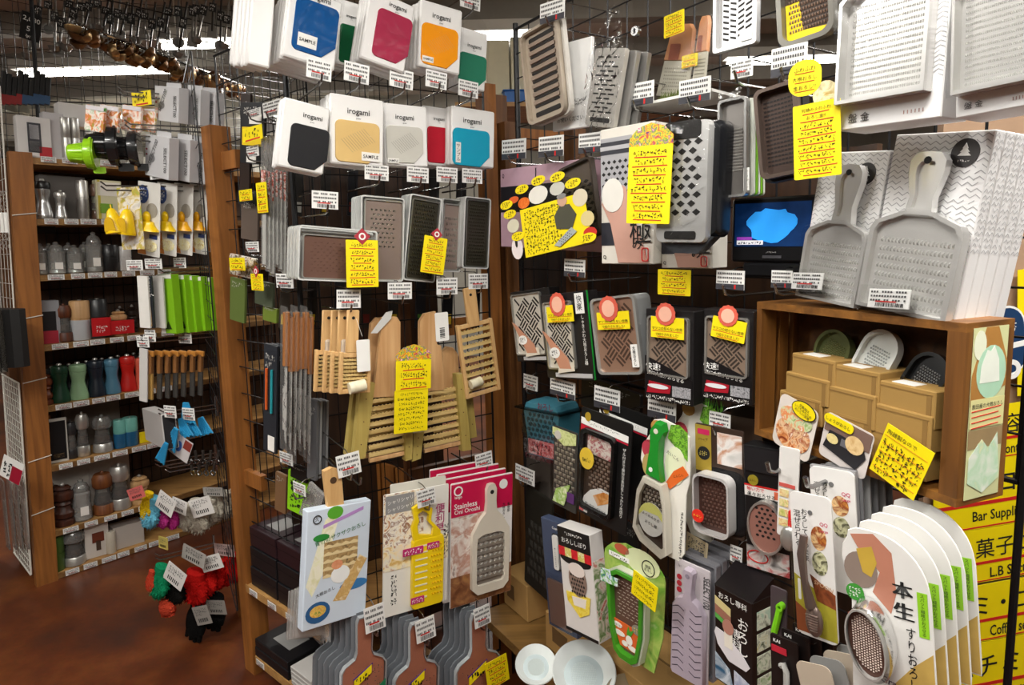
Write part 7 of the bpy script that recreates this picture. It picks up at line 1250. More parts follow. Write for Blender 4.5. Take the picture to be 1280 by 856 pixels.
mill(66, 678, 722, 25, z, '#3f5a22', 'green cylindrical mill on the bottom board', 'tube'); mill(92, 668, 713, 26, z, STEEL, 'glass mill with a wide steel foot on the bottom board', 'glass', film('#f0f4f2', gloss=.5, bump=0, milk=.2)); shelf_box(121, 660, 702, 26, z, '#c9c2ba', 'white carton picturing a brown mill on the bottom board', pics=((-.2, .3, .45, .75, '#6a3424'), (-.05, .15, .2, .5, '#4a3a30'))); shelf_box(161, 656, 684, 34, z, '#b4aca4', 'low white carton on the bottom board', D=.09); mill(138, 664, 692, 11, z, '#c0b8a8', 'cream jar between the cartons on the bottom board', 'tube', w=-.05)
# ------------------------------------------------------------------ things hung on the white side panel
for i in range(3):
    f = Face(PW, -4 + i*5, 240, 1 + i*5, 312, .003); o = f.thing('whisk', 'slim coil whisk with a white sleeve on the white wire panel', 'whisk', group='coil whisks'); L = f.H; b = MB(); n = 40
    MB().tube([(.004*math.cos(k*1.3), .004*math.sin(k*1.3), L*(.5 - k/n)) for k in range(n+1)], .0012, 4).build('coil', STEEL, o); MB().tube([(0, -.002, L*.14), (0, -.002, -L*.2)], .007, 8).build('sleeve', WHITE, o); MB().tube([(0, 0, L*.5), (0, .012, L*.5)], .0014, 4).build('hanging_loop', STEEL, o)
for i in range(4):
    f = Face(PW, -4 + i*7, 388, 3 + i*7, 456, .012); o = f.thing('handled_tool', 'black handled tool in a clear sleeve on the white wire panel', 'tool', group='black tools on the white panel'); MB().tube([(0, 0, f.H*.5), (0, 0, -f.H*.5)], f.W*.42, 8).build('handle', BLACK, o, smooth=True); MB().box(-f.W*.5, f.W*.5, -f.W*.5, -f.W*.48, -f.H*.55, f.H*.5).build('clear_sleeve', CLEAR, o)
for i in range(4):
    f = Face(PW, 2 + i*8, 605, 9 + i*8, 680, .008); o = f.thing('clear_pouch', 'long clear pouch with a pale filling hanging under the red tag', 'pouch', group='clear pouches under the red tag'); MB().prism(rr(f.W, f.H, .004), 0, .006).build('pouch', film(gloss=.12, bump=.5, milk=.15), o); MB().box(-f.W*.3, f.W*.3, .001, .003, -f.H*.45, f.H*.2).build('filling', mat('#b0a89e', .6), o)
f = Face(PW, 0, 574, 29, 600, .05, lean=18, yaw=30); o = f.thing('swing_tag', 'white tag with a crimson corner on the white wire panel', 'tag'); MB().box(-f.W/2, f.W/2, 0, .001, -f.H/2, f.H/2).build('tag', WHITE, o); flat('crimson_corner', rect(0, f.W*.5, -f.H*.5, f.H*.2), mat('#a01c34', .4), o); scribble(o, -f.W*.2, 0, f.W*.4, f.H*.7, 2, 2, INK)
# ================================================================== long hooks on the end panel
HB = PA.at(-.2, 0, 0)
def hk(px, yaw=0):
    """plane facing out of the aisle whose centre is on the hook line seen at pixel column px"""
    d = ray(px, 400); k = d.x / d.y; n = PA.n                          # (HB + n w).x = k (HB + n w).y
    w = (k*HB.y - HB.x) / (n.x - k*n.y); p = HB + n*w; a = math.radians(yaw)
    u = Vector((.94*math.cos(a) + .34*math.sin(a), -.34*math.cos(a) + .94*math.sin(a), 0)); return Plane((p.x, p.y), (u.x, u.y)), w
def hface(x0, y0, x1, y1, yaw=0, lean=None, fwd=0.0): return Face(hk((x0+x1)/2, yaw)[0], x0, y0, x1, y1, fwd, 0, lean)
def long_hook(py, x_tip, label, tagbox=None, dbl=True):
    pl, w = hk(x_tip); c = pl.hit(x_tip, py, 0); o = thing('long_hook', label, 'hook', T(c)); n = -PA.n
    for dz in ((0, .016) if dbl else (0,)): MB().tube([n*w + Vector((0, 0, dz)), n*.012 + Vector((0, 0, dz - .002)), n*-.004 + Vector((0, 0, dz + .012))], .0028, 6).build('prong', CHROME, o, smooth=True)
    if dbl: MB().tube([n*w + Vector((0, 0, -.03)), n*w + Vector((0, 0, .05))], .005, 6).build('mount', CHROME, o)
    return o
S100 = mat('#c9c9cb', .4, var=.02)
for r, (row, y0, y1) in enumerate((((208, 235, 254), 108, 152), ((196, 222, 241, 260), 170, 222))):
    for i, cx in enumerate(row):
        f = hface(cx - 15, y0 + 3*i, cx + 15, y1 + 3*i, yaw=-14, lean=6); o = f.thing('grey_carton', ('pale grey carton with a grey disc print on the %s long hook' % ('upper', 'lower')[r]) if i == 0 else 'pale grey carton lettered SELECT100 queued on the %s long hook' % ('upper', 'lower')[r], 'box', None if i == 0 else 'grey cartons on the %s hook' % ('upper', 'lower')[r]); X, Z = f.W/2, f.H/2
        MB().rbox(-X, X, 0, .035, -Z, Z, .001).build('carton', S100, o); MB().prism(rr(X*1.2, Z*.3, .004, 3, X*.2, Z*1.1), .016, .017).build('hang_tab', S100, o); text('SELECT100', o, X*.72, -Z*.1, h=X*.24, w=Z*1.2, m=FINE, rot=90); 
        if i == 0: text('SELECT100', o, -X*.3, Z*.2, h=X*.24, w=Z*1.4, m=FINE, rot=-60); flat('grey_disc', ell(X*.5, Z*.4, 16, -X*.4, -Z*.1), mat('#7c7c7e', .4), o); flat('red_dot', ell(X*.16, Z*.1, 10, -X*.85, Z*.3), mat('#8a1c2c', .4), o); flat('red_dot', ell(X*.16, Z*.1, 10, -X*.85, Z*.05), mat('#8a1c2c', .4), o)
long_hook(119, 150, 'long chrome hook carrying the upper grey cartons'); long_hook(160, 158, 'long chrome hook carrying the lower grey cartons')
pop_card(hk(178)[0], 165, 114, 189, 132, .0, 'small yellow price card above the long hooks', 1, 3, th=.12)
for i, (x0, c1) in enumerate(((106, '#3f9a2c'), (124, '#d8c8b0'), (152, '#d8bca0'), (170, '#c8b048'))):
    f = hface(x0, 132, x0 + 24, 164, yaw=10, lean=6); o = f.thing('hanging_pack', ('green vegetable picture pack', 'hand and food picture pack', 'second hand and food picture pack', 'yellow edged picture pack')[i] + ' above the citrus presses', 'package'); MB().prism(rr(f.W, f.H, .004), 0, .01, .001).build('pack', photo([c1, '#f0e8e0', '#d87838', '#88a848'], 40, seed=i), o); flat('header', rect(-f.W*.48, f.W*.48, f.H*.32, f.H*.48), mat('#d0ccd0', .4), o, y=-.002)
def press(px0, y0, px1, y1, col, label, yaw=40):
    f = hface(px0, y0, px1, y1, yaw=yaw, fwd=.02); o = f.thing('citrus_press', label, 'press', None); R_ = f.H/2; m = mat(col, .25, coat=.4)
    MB().lathe([(R_*.98, -.01), (R_, 0), (R_*.95, R_*.35), (R_*.62, R_*.5), (R_*.56, R_*1.25), (R_*.46, R_*1.35), (R_*.42, R_*1.2)], 24, (0, 0, 0), 'X').build('cup', m, o, RZ(180), smooth=True); MB().lathe([(R_*1.06, -.004), (R_*1.06, .004)], 24, (R_*.02, 0, 0), 'X').build('flange', m, o); 
    for k in range(8): a = k*math.pi/4; MB().tube([(-R_*.5, R_*.62*math.cos(a), R_*.62*math.sin(a)), (-R_*1.28, R_*.5*math.cos(a), R_*.5*math.sin(a))], R_*.06, 5).build('rib', m, o)
    MB().prism(rr(R_*.7, R_*.4, .004, 3, R_*.3, -R_*1.05), -.004, .004).build('lever', m, o); return o
press(100, 172, 132, 212, '#8fc61e', 'lime green plastic citrus press hanging at the hook tip'); press(128, 157, 166, 208, '#17181a', 'black plastic citrus press next to the lime green one'); press(156, 164, 186, 208, '#222426', 'second black citrus press partly behind the first')
long_hook(175, 170, 'long chrome hook carrying the citrus presses')
# yellow squeezers on cards
YSQ = mat('#efc70e', .3, coat=.2); YSQ2 = mat('#e8a812', .3)
for i, (x0, x1) in enumerate(((172, 200), (196, 221), (217, 241), (236, 259), (254, 278))):
    f = hface(x0, 228 + i, x1, 320 - i, yaw=-6, lean=3.5); o = f.thing('carded_squeezer', 'white card with a yellow lemon squeezer and a blue oval print' if i < 2 else 'white card with an amber lemon squeezer queued on the long hook', 'squeezer', None if i < 2 else 'squeezer cards on the long hook')
    if i == 1: o['label'] = 'second white squeezer card, blue oval half covered by the card before it'
    X, Z = f.W/2, f.H/2; MB().prism(rr(f.W, f.H, .004), 0, .0015).build('card', mat('#d4d2cc', .4), o); flat('lemon_print', ell(X*1.4, Z*.34, 16, X*.1, -Z*.72), photo(['#e8d870', '#f4f0d0', '#c8a830'], 50, seed=i), o); flat('orange_corner', [(-X*.98, -Z*.98), (-X*.2, -Z*.98), (-X*.5, -Z*.4), (-X*.98, -Z*.3)], mat('#c88038', .4), o); flat('blue_label', rect(X*.1, X*.8, -Z*.52, -Z*.40), mat('#2a3a6a', .4), o, y=-.0016); flat('glass_print', ell(X*1.0, Z*.4, 16, X*.3, Z*.25), mat('#9a9488', .4, var=.3), o); 
    if i < 2: flat('blue_oval', ell(X*1.0, Z*.5, 20, -X*.5, Z*.66), mat('#26407a', .4), o, y=-.0016); scribble(o, -X*.5, Z*.66, X*.7, Z*.34, 3, 4, WHITE, y=-.003)
    MB().lathe([(X*1.0, -Z*.06), (X*.96, -Z*.02), (X*.62, Z*.10), (X*.55, Z*.18), (X*.3, Z*.2)], 20, (0, -X*.3, -Z*.24)).build('squeezer', YSQ if i < 2 else YSQ2, o, Matrix.Diagonal((1, .5, 1, 1)), smooth=True); MB().blob((0, -X*.15, Z*.06), (X*.3, X*.2, Z*.16), 12, 8).build('reamer', YSQ if i < 2 else YSQ2, o, smooth=True); MB().prism(rr(X*1.5, Z*.7, .01, 4, 0, -Z*.1), -X*.82, -X*.80).build('clear_blister', CLEAR, o)
for i, (x0, y0, x1, y1) in enumerate(((131, 260, 153, 292), (146, 261, 170, 293))):
    f = hface(x0, y0, x1, y1, yaw=20, fwd=.03, lean=(-12, 4)[i]); o = f.thing('lemon_squeezer', ('unpacked yellow bell-shaped lemon squeezer swinging at the hook tip', 'unpacked yellow bell-shaped lemon squeezer with a wide open front')[i], 'squeezer'); X, Z = f.W/2, f.H/2; MB().lathe([(X, -Z), (X*1.02, -Z*.85), (X*.7, Z*.2), (X*.5, Z*.75), (X*.25, Z*.98), (X*.05, Z)], 22).build('bell', YSQ, o, smooth=True); MB().prism(sym([(0, -Z*.8), (X*.62, -Z*.8), (X*.5, -Z*.1), (X*.3, Z*.2), (0, Z*.28)]), -X*1.0, -X*.9).build('open_front', mat('#c89e08', .4), o); MB().tube([(0, 0, Z), (0, 0, Z*1.3)], .002, 6).build('loop', YSQ, o)
f = hface(149, 234, 177, 312, yaw=0); q = MB().prism(rr(f.W, f.H, .004), 0, .002).build('carded_squeezer', photo(['#c8c4bc', '#e8e4dc', '#c8b048', '#98b058'], 30), None, f.M); tag(q, 'pale printed card hanging behind the unpacked bell squeezers', 'card')
long_hook(237, 128, 'long chrome hook carrying the yellow squeezers')
for i, (b, lb) in enumerate((((181, 323, 202, 336), 'price tag clipped under the squeezer cards'), ((217, 322, 232, 335), 'price tag clipped under the middle squeezer card'), ((158, 325, 178, 338), 'price tag at the tip below the bell squeezers'), ((187, 209, 203, 224), 'price tag clipped under the lower grey cartons'))):
    f = hface(*b, yaw=-6); o = f.thing('price_tag', 'white ' + lb, 'price tag'); tag_plate(o, f.W, f.H)
# lime cartons and spatula packs
for i, (x0, x1, lbl) in enumerate(((199, 217, 0), (221, 233, 1), (231, 243, 1), (241, 254, 1), (251, 266, 1))):
    f = hface(x0, 343 + i, x1, 417 - i, yaw=-10, lean=-5.5); o = f.thing('lime_carton', 'lime green carton with a white edge, curling away from its neighbours' if lbl == 0 else 'slim lime green carton in the row under the squeezers', 'box', None if lbl == 0 else 'slim lime cartons'); X, Z = f.W/2, f.H/2; MB().rbox(-X, X, 0, .03, -Z, Z, .001).build('carton', mat('#7cb518', .4), o); flat('white_edge', rect(-X, -X*.4 if lbl == 0 else -X*.75, -Z, Z), WHITE, o); flat('white_top', rect(-X, X, Z*.86, Z), mat('#dcdcd4', .4), o); flat('tower_print', [(-X*.3, -Z*.85), (X*.5, -Z*.85), (X*.15, -Z*.6), (X*.05, -Z*.6)], mat('#23380c', .5), o, y=-.001)
for i, (x0, c) in enumerate(((173, '#e0ded8'), (178, '#22262c'), (192, '#c8c6c0'))):
    f = hface(x0, 345, x0 + 13, 410, yaw=0, lean=-3); o = f.thing('spatula_pack', ('white edged pack beside the wooden spatula', 'dark pack with a small wooden spatula', 'pale curved pack between the spatula and the lime cartons')[i], 'package'); MB().prism(rr(f.W, f.H, .003), 0, .006).build('pack', mat(c, .4), o)
    if i == 1: MB().prism(sym([(0, -f.H*.46), (f.W*.34, -f.H*.46), (f.W*.3, -f.H*.1), (f.W*.08, f.H*.05), (f.W*.06, f.H*.4), (0, f.H*.42)]), -.006, -.001, .001).build('wooden_spatula', wood('#b8904c', '#d0a868', 8, 2), o); scribble(o, f.W*.25, f.H*.3, f.W*.3, f.H*.4, 5, 1, WHITE, y=-.001)
long_hook(340, 200, 'long chrome hook carrying the lime cartons'); long_hook(428, 178, 'long chrome hook carrying the brown handled brushes')
for i, (b, lb) in enumerate((((171, 420, 186, 434), 'under the wooden spatula pack'), ((181, 412, 194, 427), 'overlapping under the spatula pack'), ((223, 414, 239, 429), 'under the lime cartons'))):
    f = hface(*b, yaw=0); o = f.thing('price_tag', 'white price tag ' + lb, 'price tag'); tag_plate(o, f.W, f.H)
for i, cx in enumerate((188, 199, 209, 219, 229, 240, 250)):
    f = hface(cx - 5, 440, cx + 6, 506 - i, yaw=0, lean=2); o = f.thing('bagged_brush', 'brown handled brush with a cream tip at the end of the hook' if i == 0 else 'brown handled brush in a clear bag on the long hook', 'brush', None if i == 0 else 'bagged brushes'); X, Z = f.W/2, f.H/2; MB().tube([(0, 0, Z*.9), (0, 0, Z*.2)], X*.5, 8).build('handle', wood('#6a4420', '#946434', 8, 2), o, smooth=True); MB().rbox(-X*.5, X*.5, -.004, .004, -Z*.8, Z*.2, .001).build('bristles', mat('#b8904a' if i == 0 else '#43403c', .8), o); MB().prism(rr(f.W*1.1, f.H, .002), -.007, -.0066).build('clear_bag', CLEAR, o); MB().prism(rr(f.W*.9, f.H*.1, .002, 2, 0, Z*.95), -.006, .0).build('header', mat('#b87c34', .5), o)
f = hface(174, 436, 184, 502, lean=2); q = MB().prism(rr(f.W, f.H, .002), 0, .004).build('white_card', mat('#c4c2bf', .4), None, f.M); tag(q, 'tall white card hanging before the brown handled brushes', 'card')
# turquoise scoops
TQ = mat('#2f96c8', .35, coat=.2)
for i, (x0, y0, x1, y1, ln) in enumerate(((224, 503, 242, 530, -8), (221, 522, 237, 548, -24), (233, 522, 248, 547, -24), (245, 521, 262, 545, -24), (206, 535, 224, 562, 24), (196, 553, 210, 578, 24))):
    f = hface(x0, y0, x1, y1, yaw=0, lean=ln, fwd=.02); o = f.thing('fan_scoop', ('turquoise fan scoop standing up at the hook', 'turquoise fan scoop tipped behind the price note', 'turquoise fan scoop tipped between its neighbours', 'turquoise fan scoop at the inner end of the row', 'long turquoise fan scoop hanging from its handle', 'turquoise fan scoop at the foot of the long handle')[i], 'scoop'); X, Z = f.W/2, f.H/2
    n = 6; pts = [(X*(-1 + 2*k/n), -Z + (Z*.14 if k % 2 else 0)) for k in range(n+1)]; MB().prism(pts + [(X*.35, Z), (-X*.35, Z)], 0, .006, .001).build('scoop', TQ, o)
    for k in range(1, n): MB().tube([(X*(-1 + 2*k/n)*.95, -.001, -Z*.9), (X*(-1 + 2*k/n)*.35, -.001, Z*.95)], .0012, 4).build('pleat', TQ, o)
f = hface(178, 514, 204, 556, yaw=-30, lean=-12); o = f.thing('white_carton', 'white hanging carton with a dark side beside the turquoise scoops', 'box'); MB().rbox(-f.W/2, f.W/2, 0, .05, -f.H/2, f.H/2, .002).build('carton', mat('#b8b6b4', .4), o); MB().box(f.W/2, f.W/2 + .001, .004, .046, -f.H*.48, f.H*.48).build('dark_side', mat('#232326', .4), o)
f = hface(212, 546, 240, 572, yaw=0, lean=22, fwd=.015); o = f.thing('picture_card', 'white card with a blue scoop picture and a red rim under the scoops', 'card'); MB().box(-f.W/2, f.W/2, 0, .001, -f.H/2, f.H/2).build('card', mat('#cfcaca', .4), o); flat('scoop_print', ell(f.W*.3, f.H*.5, 14, -f.W*.1, 0), mat('#3a66b0', .4), o); flat('red_print', rect(f.W*.1, f.W*.48, f.H*.05, f.H*.45), mat('#8a3a30', .4), o)
for i, b in enumerate(((205, 507, 220, 522), (228, 510, 243, 525))):
    f = hface(*b, fwd=.03); o = f.thing('price_tag', ('white price tag on the turquoise scoop hook tip', 'beige price note stuck on the standing turquoise scoop')[i], 'price tag'); tag_plate(o, f.W, f.H)
long_hook(520, 200, 'long chrome hook carrying the turquoise scoops')
# small chrome cutters
for i in range(9):
    cx = 236 + (i % 5)*9 + (i // 5)*4; cy = 572 + (i // 5)*14; f = hface(cx - 4, cy - 9, cx + 4, cy + 9, lean=(i*37 % 30) - 15); o = f.thing('small_cutter', 'small chrome cutter bunched on the hook above the cream mitts', 'cutter', 'small chrome cutters'); MB().tube([(0, 0, f.H*.5), (0, 0, -f.H*.1)], f.W*.18, 6).build('handle', mat('#3a3632', .4), o); MB().ring(ell(f.W*.9, f.H*.4, 12, 0, -f.H*.28), ell(f.W*.6, f.H*.26, 12, 0, -f.H*.28), -.002, .002).build('ring', CHROME, o)
long_hook(590, 208, 'long chrome hook above the cream mitts'); long_hook(583, 196, 'second long chrome hook above the cream mitts')
# mitts and gloves
def fluffy(col, sc=.9): return mat(col, .95, var=.18, scale=220, bump=sc, spec=.1)
def mitt(x0, y0, x1, y1, col, label, lean=8, group=None, fingers=False):
    f = hface(x0, y0, x1, y1, yaw=0, lean=lean); o = f.thing('scrub_glove', label, 'glove', group); X, Z = f.W/2, f.H/2; m = fluffy(col)
    b = MB().blob((0, 0, -Z*.1), (X, X*.6, Z*.9), 14, 10, .7).build('body', m, o, smooth=True); MB().lathe([(X*.62, Z*.5), (X*.7, Z*.6), (X*.66, Z)], 14).build('cuff', m, o, Matrix.Diagonal((1, .7, 1, 1)), smooth=True)
    if not fingers:
        t = MB(); R = random.Random(int(x0))
        for k in range(150):
            d = Vector((R.gauss(0, 1), R.gauss(0, 1), R.gauss(0, 1))).normalized(); p = Vector((d.x*X, d.y*X*.6, d.z*Z*.9 - Z*.1)); e = d.cross(Vector((.3, .5, .8))).normalized()*X*.11; g = d.cross(e); t.add([p*.96 + e, p*.96 - e*.5 + g*.8, p*.96 - e*.5 - g*.8, p + d*X*.2 - Vector((0, 0, X*.08))], [(0, 1, 3), (1, 2, 3), (2, 0, 3)])
        t.build('pile', m, o, kind='stuff')
    MB().tube([(X*.5, -X*.2, Z*.1), (X*.95, -X*.3, -Z*.15), (X*1.0, -X*.3, -Z*.4)], [X*.3, X*.3, X*.2], 8).build('thumb', m, o, smooth=True)
    if fingers:
        for k in range(4): MB().tube([(X*(-.6 + .4*k), -X*.1, -Z*.5), (X*(-.7 + .46*k), -X*.15, -Z*(.95 + .1*(k in (1, 2))))], [X*.26, X*.18], 8).build('finger', m, o, smooth=True)
    return o
def swing(x0, y0, x1, y1, lean, label, fwd=.05, col='#dcdad6'):
    f = hface(x0, y0, x1, y1, lean=lean, fwd=fwd); o = f.thing('swing_tag', label, 'tag'); MB().prism(rr(f.W, f.H, .002, 2), 0, .001).build('tag', mat(col, .45), o); scribble(o, 0, f.H*.2, f.W*.75, f.H*.4, 3, 7, FINE, y=-.0008); b = MB()
    for k in range(7): b.box(f.W*(-.3 + .09*k), f.W*(-.26 + .09*k), -.001, -.0004, -f.H*.35, -f.H*.15)
    b.build('bar_code', INK, o, kind='stuff'); return o
mitt(176, 615, 191, 650, '#d8b418', 'yellow fluffy scrub glove behind the light blue one', 14); mitt(178, 621, 199, 660, '#66b4d0', 'light blue fluffy scrub glove', 16); mitt(197, 634, 211, 660, '#c03a8c', 'pink fluffy scrub glove beside the light blue one', 8); mitt(208, 634, 223, 661, '#b83284', 'pink fluffy scrub glove beside the cream ones', 6)
for i, (x0, x1, y0, y1) in enumerate(((222, 240, 630, 662), (232, 262, 626, 664), (252, 273, 622, 656), (264, 280, 618, 652), (274, 290, 614, 648), (284, 297, 612, 646))): mitt(x0, y0, x1, y1, '#b9b2a2', 'cream fluffy scrub glove in the row beside the pink ones', 6, 'cream scrub gloves')
swing(194, 619, 220, 640, 24, 'white swing tag on the light blue scrub glove'); swing(214, 624, 234, 641, 8, 'white swing tag between the pink and cream scrub gloves', .04); swing(238, 622, 265, 645, -24, 'white barcode swing tag on the cream scrub gloves', .06); swing(254, 609, 280, 620, -10, 'grey swing tag above the cream scrub gloves', .03, '#98948e'); swing(160, 609, 180, 624, -26, 'red edged white swing tag at the hook tip by the yellow glove', .03, '#c86460')
mitt(183, 713, 194, 740, '#c8442c', 'coral ribbed glove behind the green scrub glove', 10); mitt(187, 707, 211, 747, '#148a5c', 'green fluffy scrub glove', 14); mitt(208, 724, 231, 753, '#141412', 'black fluffy scrub glove between the green and red ones', 6)
for i, (x0, x1, y0, y1) in enumerate(((228, 260, 714, 754), (250, 272, 706, 742), (264, 282, 700, 736), (276, 292, 696, 732), (286, 301, 692, 728))): mitt(x0, y0, x1, y1, '#c01814', 'large red fluffy scrub glove with a bulky body' if i == 0 else 'red fluffy scrub glove queued behind the large one', 6, None if i == 0 else 'red scrub gloves')
mitt(200, 748, 218, 770, '#b8402a', 'coral rubber glove with open fingers under the green one', -20, fingers=True)
swing(204, 709, 233, 731, 24, 'white swing tag on the green scrub glove'); swing(251, 694, 277, 713, -26, 'white swing tag over the red scrub gloves', .06); swing(226, 686, 258, 704, 12, 'grey printed swing tag above the black scrub glove', .04, '#a8a49e'); swing(268, 680, 293, 695, -8, 'pale pink swing tag above the red scrub gloves', .02, '#a8908c'); swing(198, 671, 210, 686, 0, 'small yellow folded tag under the cream scrub gloves', .03, '#b8a858')
for i, (x0, x1) in enumerate(((233, 258), (254, 282))): mitt(x0, 752 + (0, -8)[i], x1, 798 - 14*i, '#101010', ('black knitted glove at the outer end of the lowest hook', 'black knitted glove at the inner end of the lowest hook')[i], 8, fingers=True)
swing(243, 757, 262, 781, -24, 'grey swing tag on the outer black knitted glove', .06, '#8e8a84'); swing(258, 750, 282, 768, -14, 'grey swing tag on the inner black knitted glove', .05, '#8a8680')
long_hook(660, 186, 'long chrome hook under the cream scrub gloves'); long_hook(700, 196, 'long chrome hook carrying the red scrub gloves'); long_hook(742, 232, 'lowest long chrome hook carrying the black knitted gloves')
# ================================================================== side face: knives, bags, black boxes
def hang(x0, y0, x1, y1, w, col, label, lean=4, name='hanging_pack', cat='package', D=.008, group=None, yaw=8):
    f = Face(PB, x0, y0, x1, y1, w, yaw, lean); o = f.thing(name, label, cat, group); MB().prism(rr(f.W, f.H, .003), 0, D, .0008).build('pack', col if not isinstance(col, str) else mat(col, .4), o); scribble(o, 0, f.H*.36, f.W*.7, f.H*.14, 2, 6, mat('#b8b6b0', .5), y=-.0012); return f, o
hang(300, 118, 312, 250, .04, '#2c1f1a', 'dark brown strap hanging by the wooden rail')
f, o = hang(300, 128, 330, 205, .06, '#1c1c20', 'black pack with a yellow sticker near the sleeve packs'); flat('yellow_sticker', rect(-f.W*.4, f.W*.4, -f.H*.2, f.H*.1), mat('#e8c818', .4), o); MB().box(-f.W*.1, f.W*.4, -.002, -.001, f.H*.15, f.H*.32).build('white_label', PAPER, o); MB().box(-f.W*.2, f.W*.2, -.002, -.001, -f.H*.48, -f.H*.3).build('white_label', PAPER, o)
for i in range(6):
    f = Face(PB, 326 + i*5, 172, 333 + i*5, 335 + (i % 3)*6, .10 - .008*i, 0, 4); o = f.thing('long_bag', 'long clear bag with white sticks and a green printed top', 'bag', 'long clear bags of sticks'); MB().prism(rr(f.W, f.H, .002), 0, .004).build('bag', film(gloss=.12, bump=.5, milk=.12), o); MB().box(-f.W*.3, f.W*.3, .001, .003, -f.H*.48, f.H*.1).build('sticks', mat('#b8b8b2', .5), o); flat('print', rect(-f.W*.4, f.W*.4, f.H*.05, f.H*.25), photo(['#2a6a3a', '#b02828', '#d8d8d0', '#283828'], 90, seed=i), o)
pop_card(PB, 321, 228, 334, 266, .105, 'narrow yellow strip card on the long clear bags', 4, 2); pop_card(PB, 299, 237, 315, 251, .08, 'tiny yellow price card beside the long clear bags', 2, 4); pop_card(PB, 287, 322, 306, 338, .08, 'tiny yellow price card over the mushroom picture pack', 2, 4); pop_card(PB, 314, 342, 329, 363, .1, 'small yellow handwritten card with a red emblem beside the olive packs', 4, 4, emblem='G'); pop_card(PB, 303, 158, 328, 176, .11, 'yellow price sticker card on the black pack by the rail', 1, 3)
f, o = hang(297, 238, 322, 256, .05, '#222226', 'black header pack behind the tiny yellow card'); f, o = hang(301, 250, 322, 300, .05, '#5c5048', 'brown ribbed pack hanging under the black header'); f, o = hang(286, 320, 320, 346, .05, photo(['#7a2c20', '#e8e0d0', '#3a3028', '#c89848'], 60), 'pack picturing mushrooms and vegetables'); hang(287, 348, 306, 402, .05, '#5a6a34', 'olive green pack hanging by the post'); hang(318, 352, 341, 382, .06, '#4a5240', 'grey green pack behind the small yellow card'); hang(328, 384, 346, 402, .05, '#6a7c30', 'moss green pack under the grey green one')
for i, (b, lb) in enumerate((((310, 136, 326, 146), 'on the black pack by the rail'), ((308, 182, 323, 196), 'under the black pack by the rail'), ((307, 302, 323, 315), 'under the brown ribbed pack'), ((345, 342, 366, 360), 'beside the bronze landscape tray'), ((328, 126, 352, 145), 'beside the black leaf pack'))): price_hook(PB, *b, .09, 'short chrome hook with a white price tag ' + lb, 0)
hang(352, 410, 372, 438, .02, '#2e2a26', 'dark pack hanging behind the brown handled knives') 
for i in range(3): f, o = hang(329 + i*7, 432, 346 + i*7, 566 - 4*i, .09 - .02*i, '#2a2d33', 'charcoal peeler pack with an orange and a turquoise handle' if i == 0 else 'charcoal peeler pack queued behind the orange and turquoise one', 3, group=None if i == 0 else 'charcoal peeler packs'); (MB().tube([(-f.W*.2, -.004, f.H*.28), (-f.W*.2, -.004, -f.H*.1)], .004, 8).build('orange_handle', mat('#d8602a', .4), o, smooth=True), MB().tube([(f.W*.2, -.004, f.H*.28), (f.W*.2, -.004, -f.H*.12)], .004, 8).build('turquoise_handle', mat('#2a9aa4', .4), o, smooth=True), MB().box(-f.W*.1, f.W*.4, -.002, -.001, -f.H*.48, -f.H*.34).build('white_label', PAPER, o)) if i == 0 else None
for i in range(6):
    x = 353 + i*6; f = Face(PB, x, 388 + (i % 2)*6, x + 9, 560 + (i % 3)*8, .16 - .012*i, 0, 4); o = f.thing('bagged_knife', 'long serrated knife with a brown handle in a clear bag', 'knife', 'bagged knives with brown handles'); X, Z = f.W/2, f.H/2; MB().tube([(0, 0, Z*.95), (0, 0, Z*.2)], X*.55, 8).build('handle', wood('#8a5428', '#b0743c', 8, 2), o, smooth=True); b = MB().prism([(-X*.3, -Z*.9), (X*.1, -Z*.95), (X*.3, Z*.2), (-X*.3, Z*.2)], -.001, .001); b.build('blade', mat('#c4c4c0', .4, .2), o); bb = MB()
    for k in range(26): bb.pyr(-X*.3, 0, Z*(.15 - .04*k), X*.25, Z*.012, .001)
    bb.build('teeth', mat('#c8c8c8', .3, .6), o, kind='stuff'); MB().box(-X*.6, X*.6, -.004, -.003, -Z*.75, -Z*.1).build('paper_slip', mat('#c4c2be', .5), o) if i != 2 else None; MB().prism(rr(f.W*1.1, f.H*1.04, .003), -.007, -.0066).build('clear_bag', film(gloss=.08, bump=.4, milk=.06), o); MB().tube([(-X*.5, 0, Z*.5), (-X*.4, 0, Z*.7), (-X*.5, 0, Z*.85)], .0016, 5).build('red_cord', RED, o) if i == 0 else None
for i in range(4): hang(384 + i*4, 500, 396 + i*4, 600 - i*3, .09 - .015*i, '#8a8a8a' if i % 2 else '#5a5a5c', 'grey strip pack hanging behind the black upright', 3, group='grey strip packs')
f, o = hang(358, 592, 386, 642, .06, '#8ad01c', 'bright green handwritten pack above the black boxes'); scribble(o, 0, 0, f.W*.7, f.H*.7, 4, 4, INK, y=-.002); hang(343, 592, 358, 640, .04, '#7a5c40', 'brown pack beside the bright green one'); hang(362, 584, 384, 600, .07, '#1c1c1c', 'black header above the bright green pack'); f, o = hang(376, 610, 402, 652, .12, film(gloss=.2, milk=.3), 'small clear bag swinging over the black boxes', 24)
price_hook(PB, 349, 566, 366, 580, .1, 'short chrome hook with a white price tag under the charcoal peeler packs', 0); price_hook(PB, 366, 604, 382, 618, .14, 'short chrome hook with a white price tag above the small swinging bag', 0)
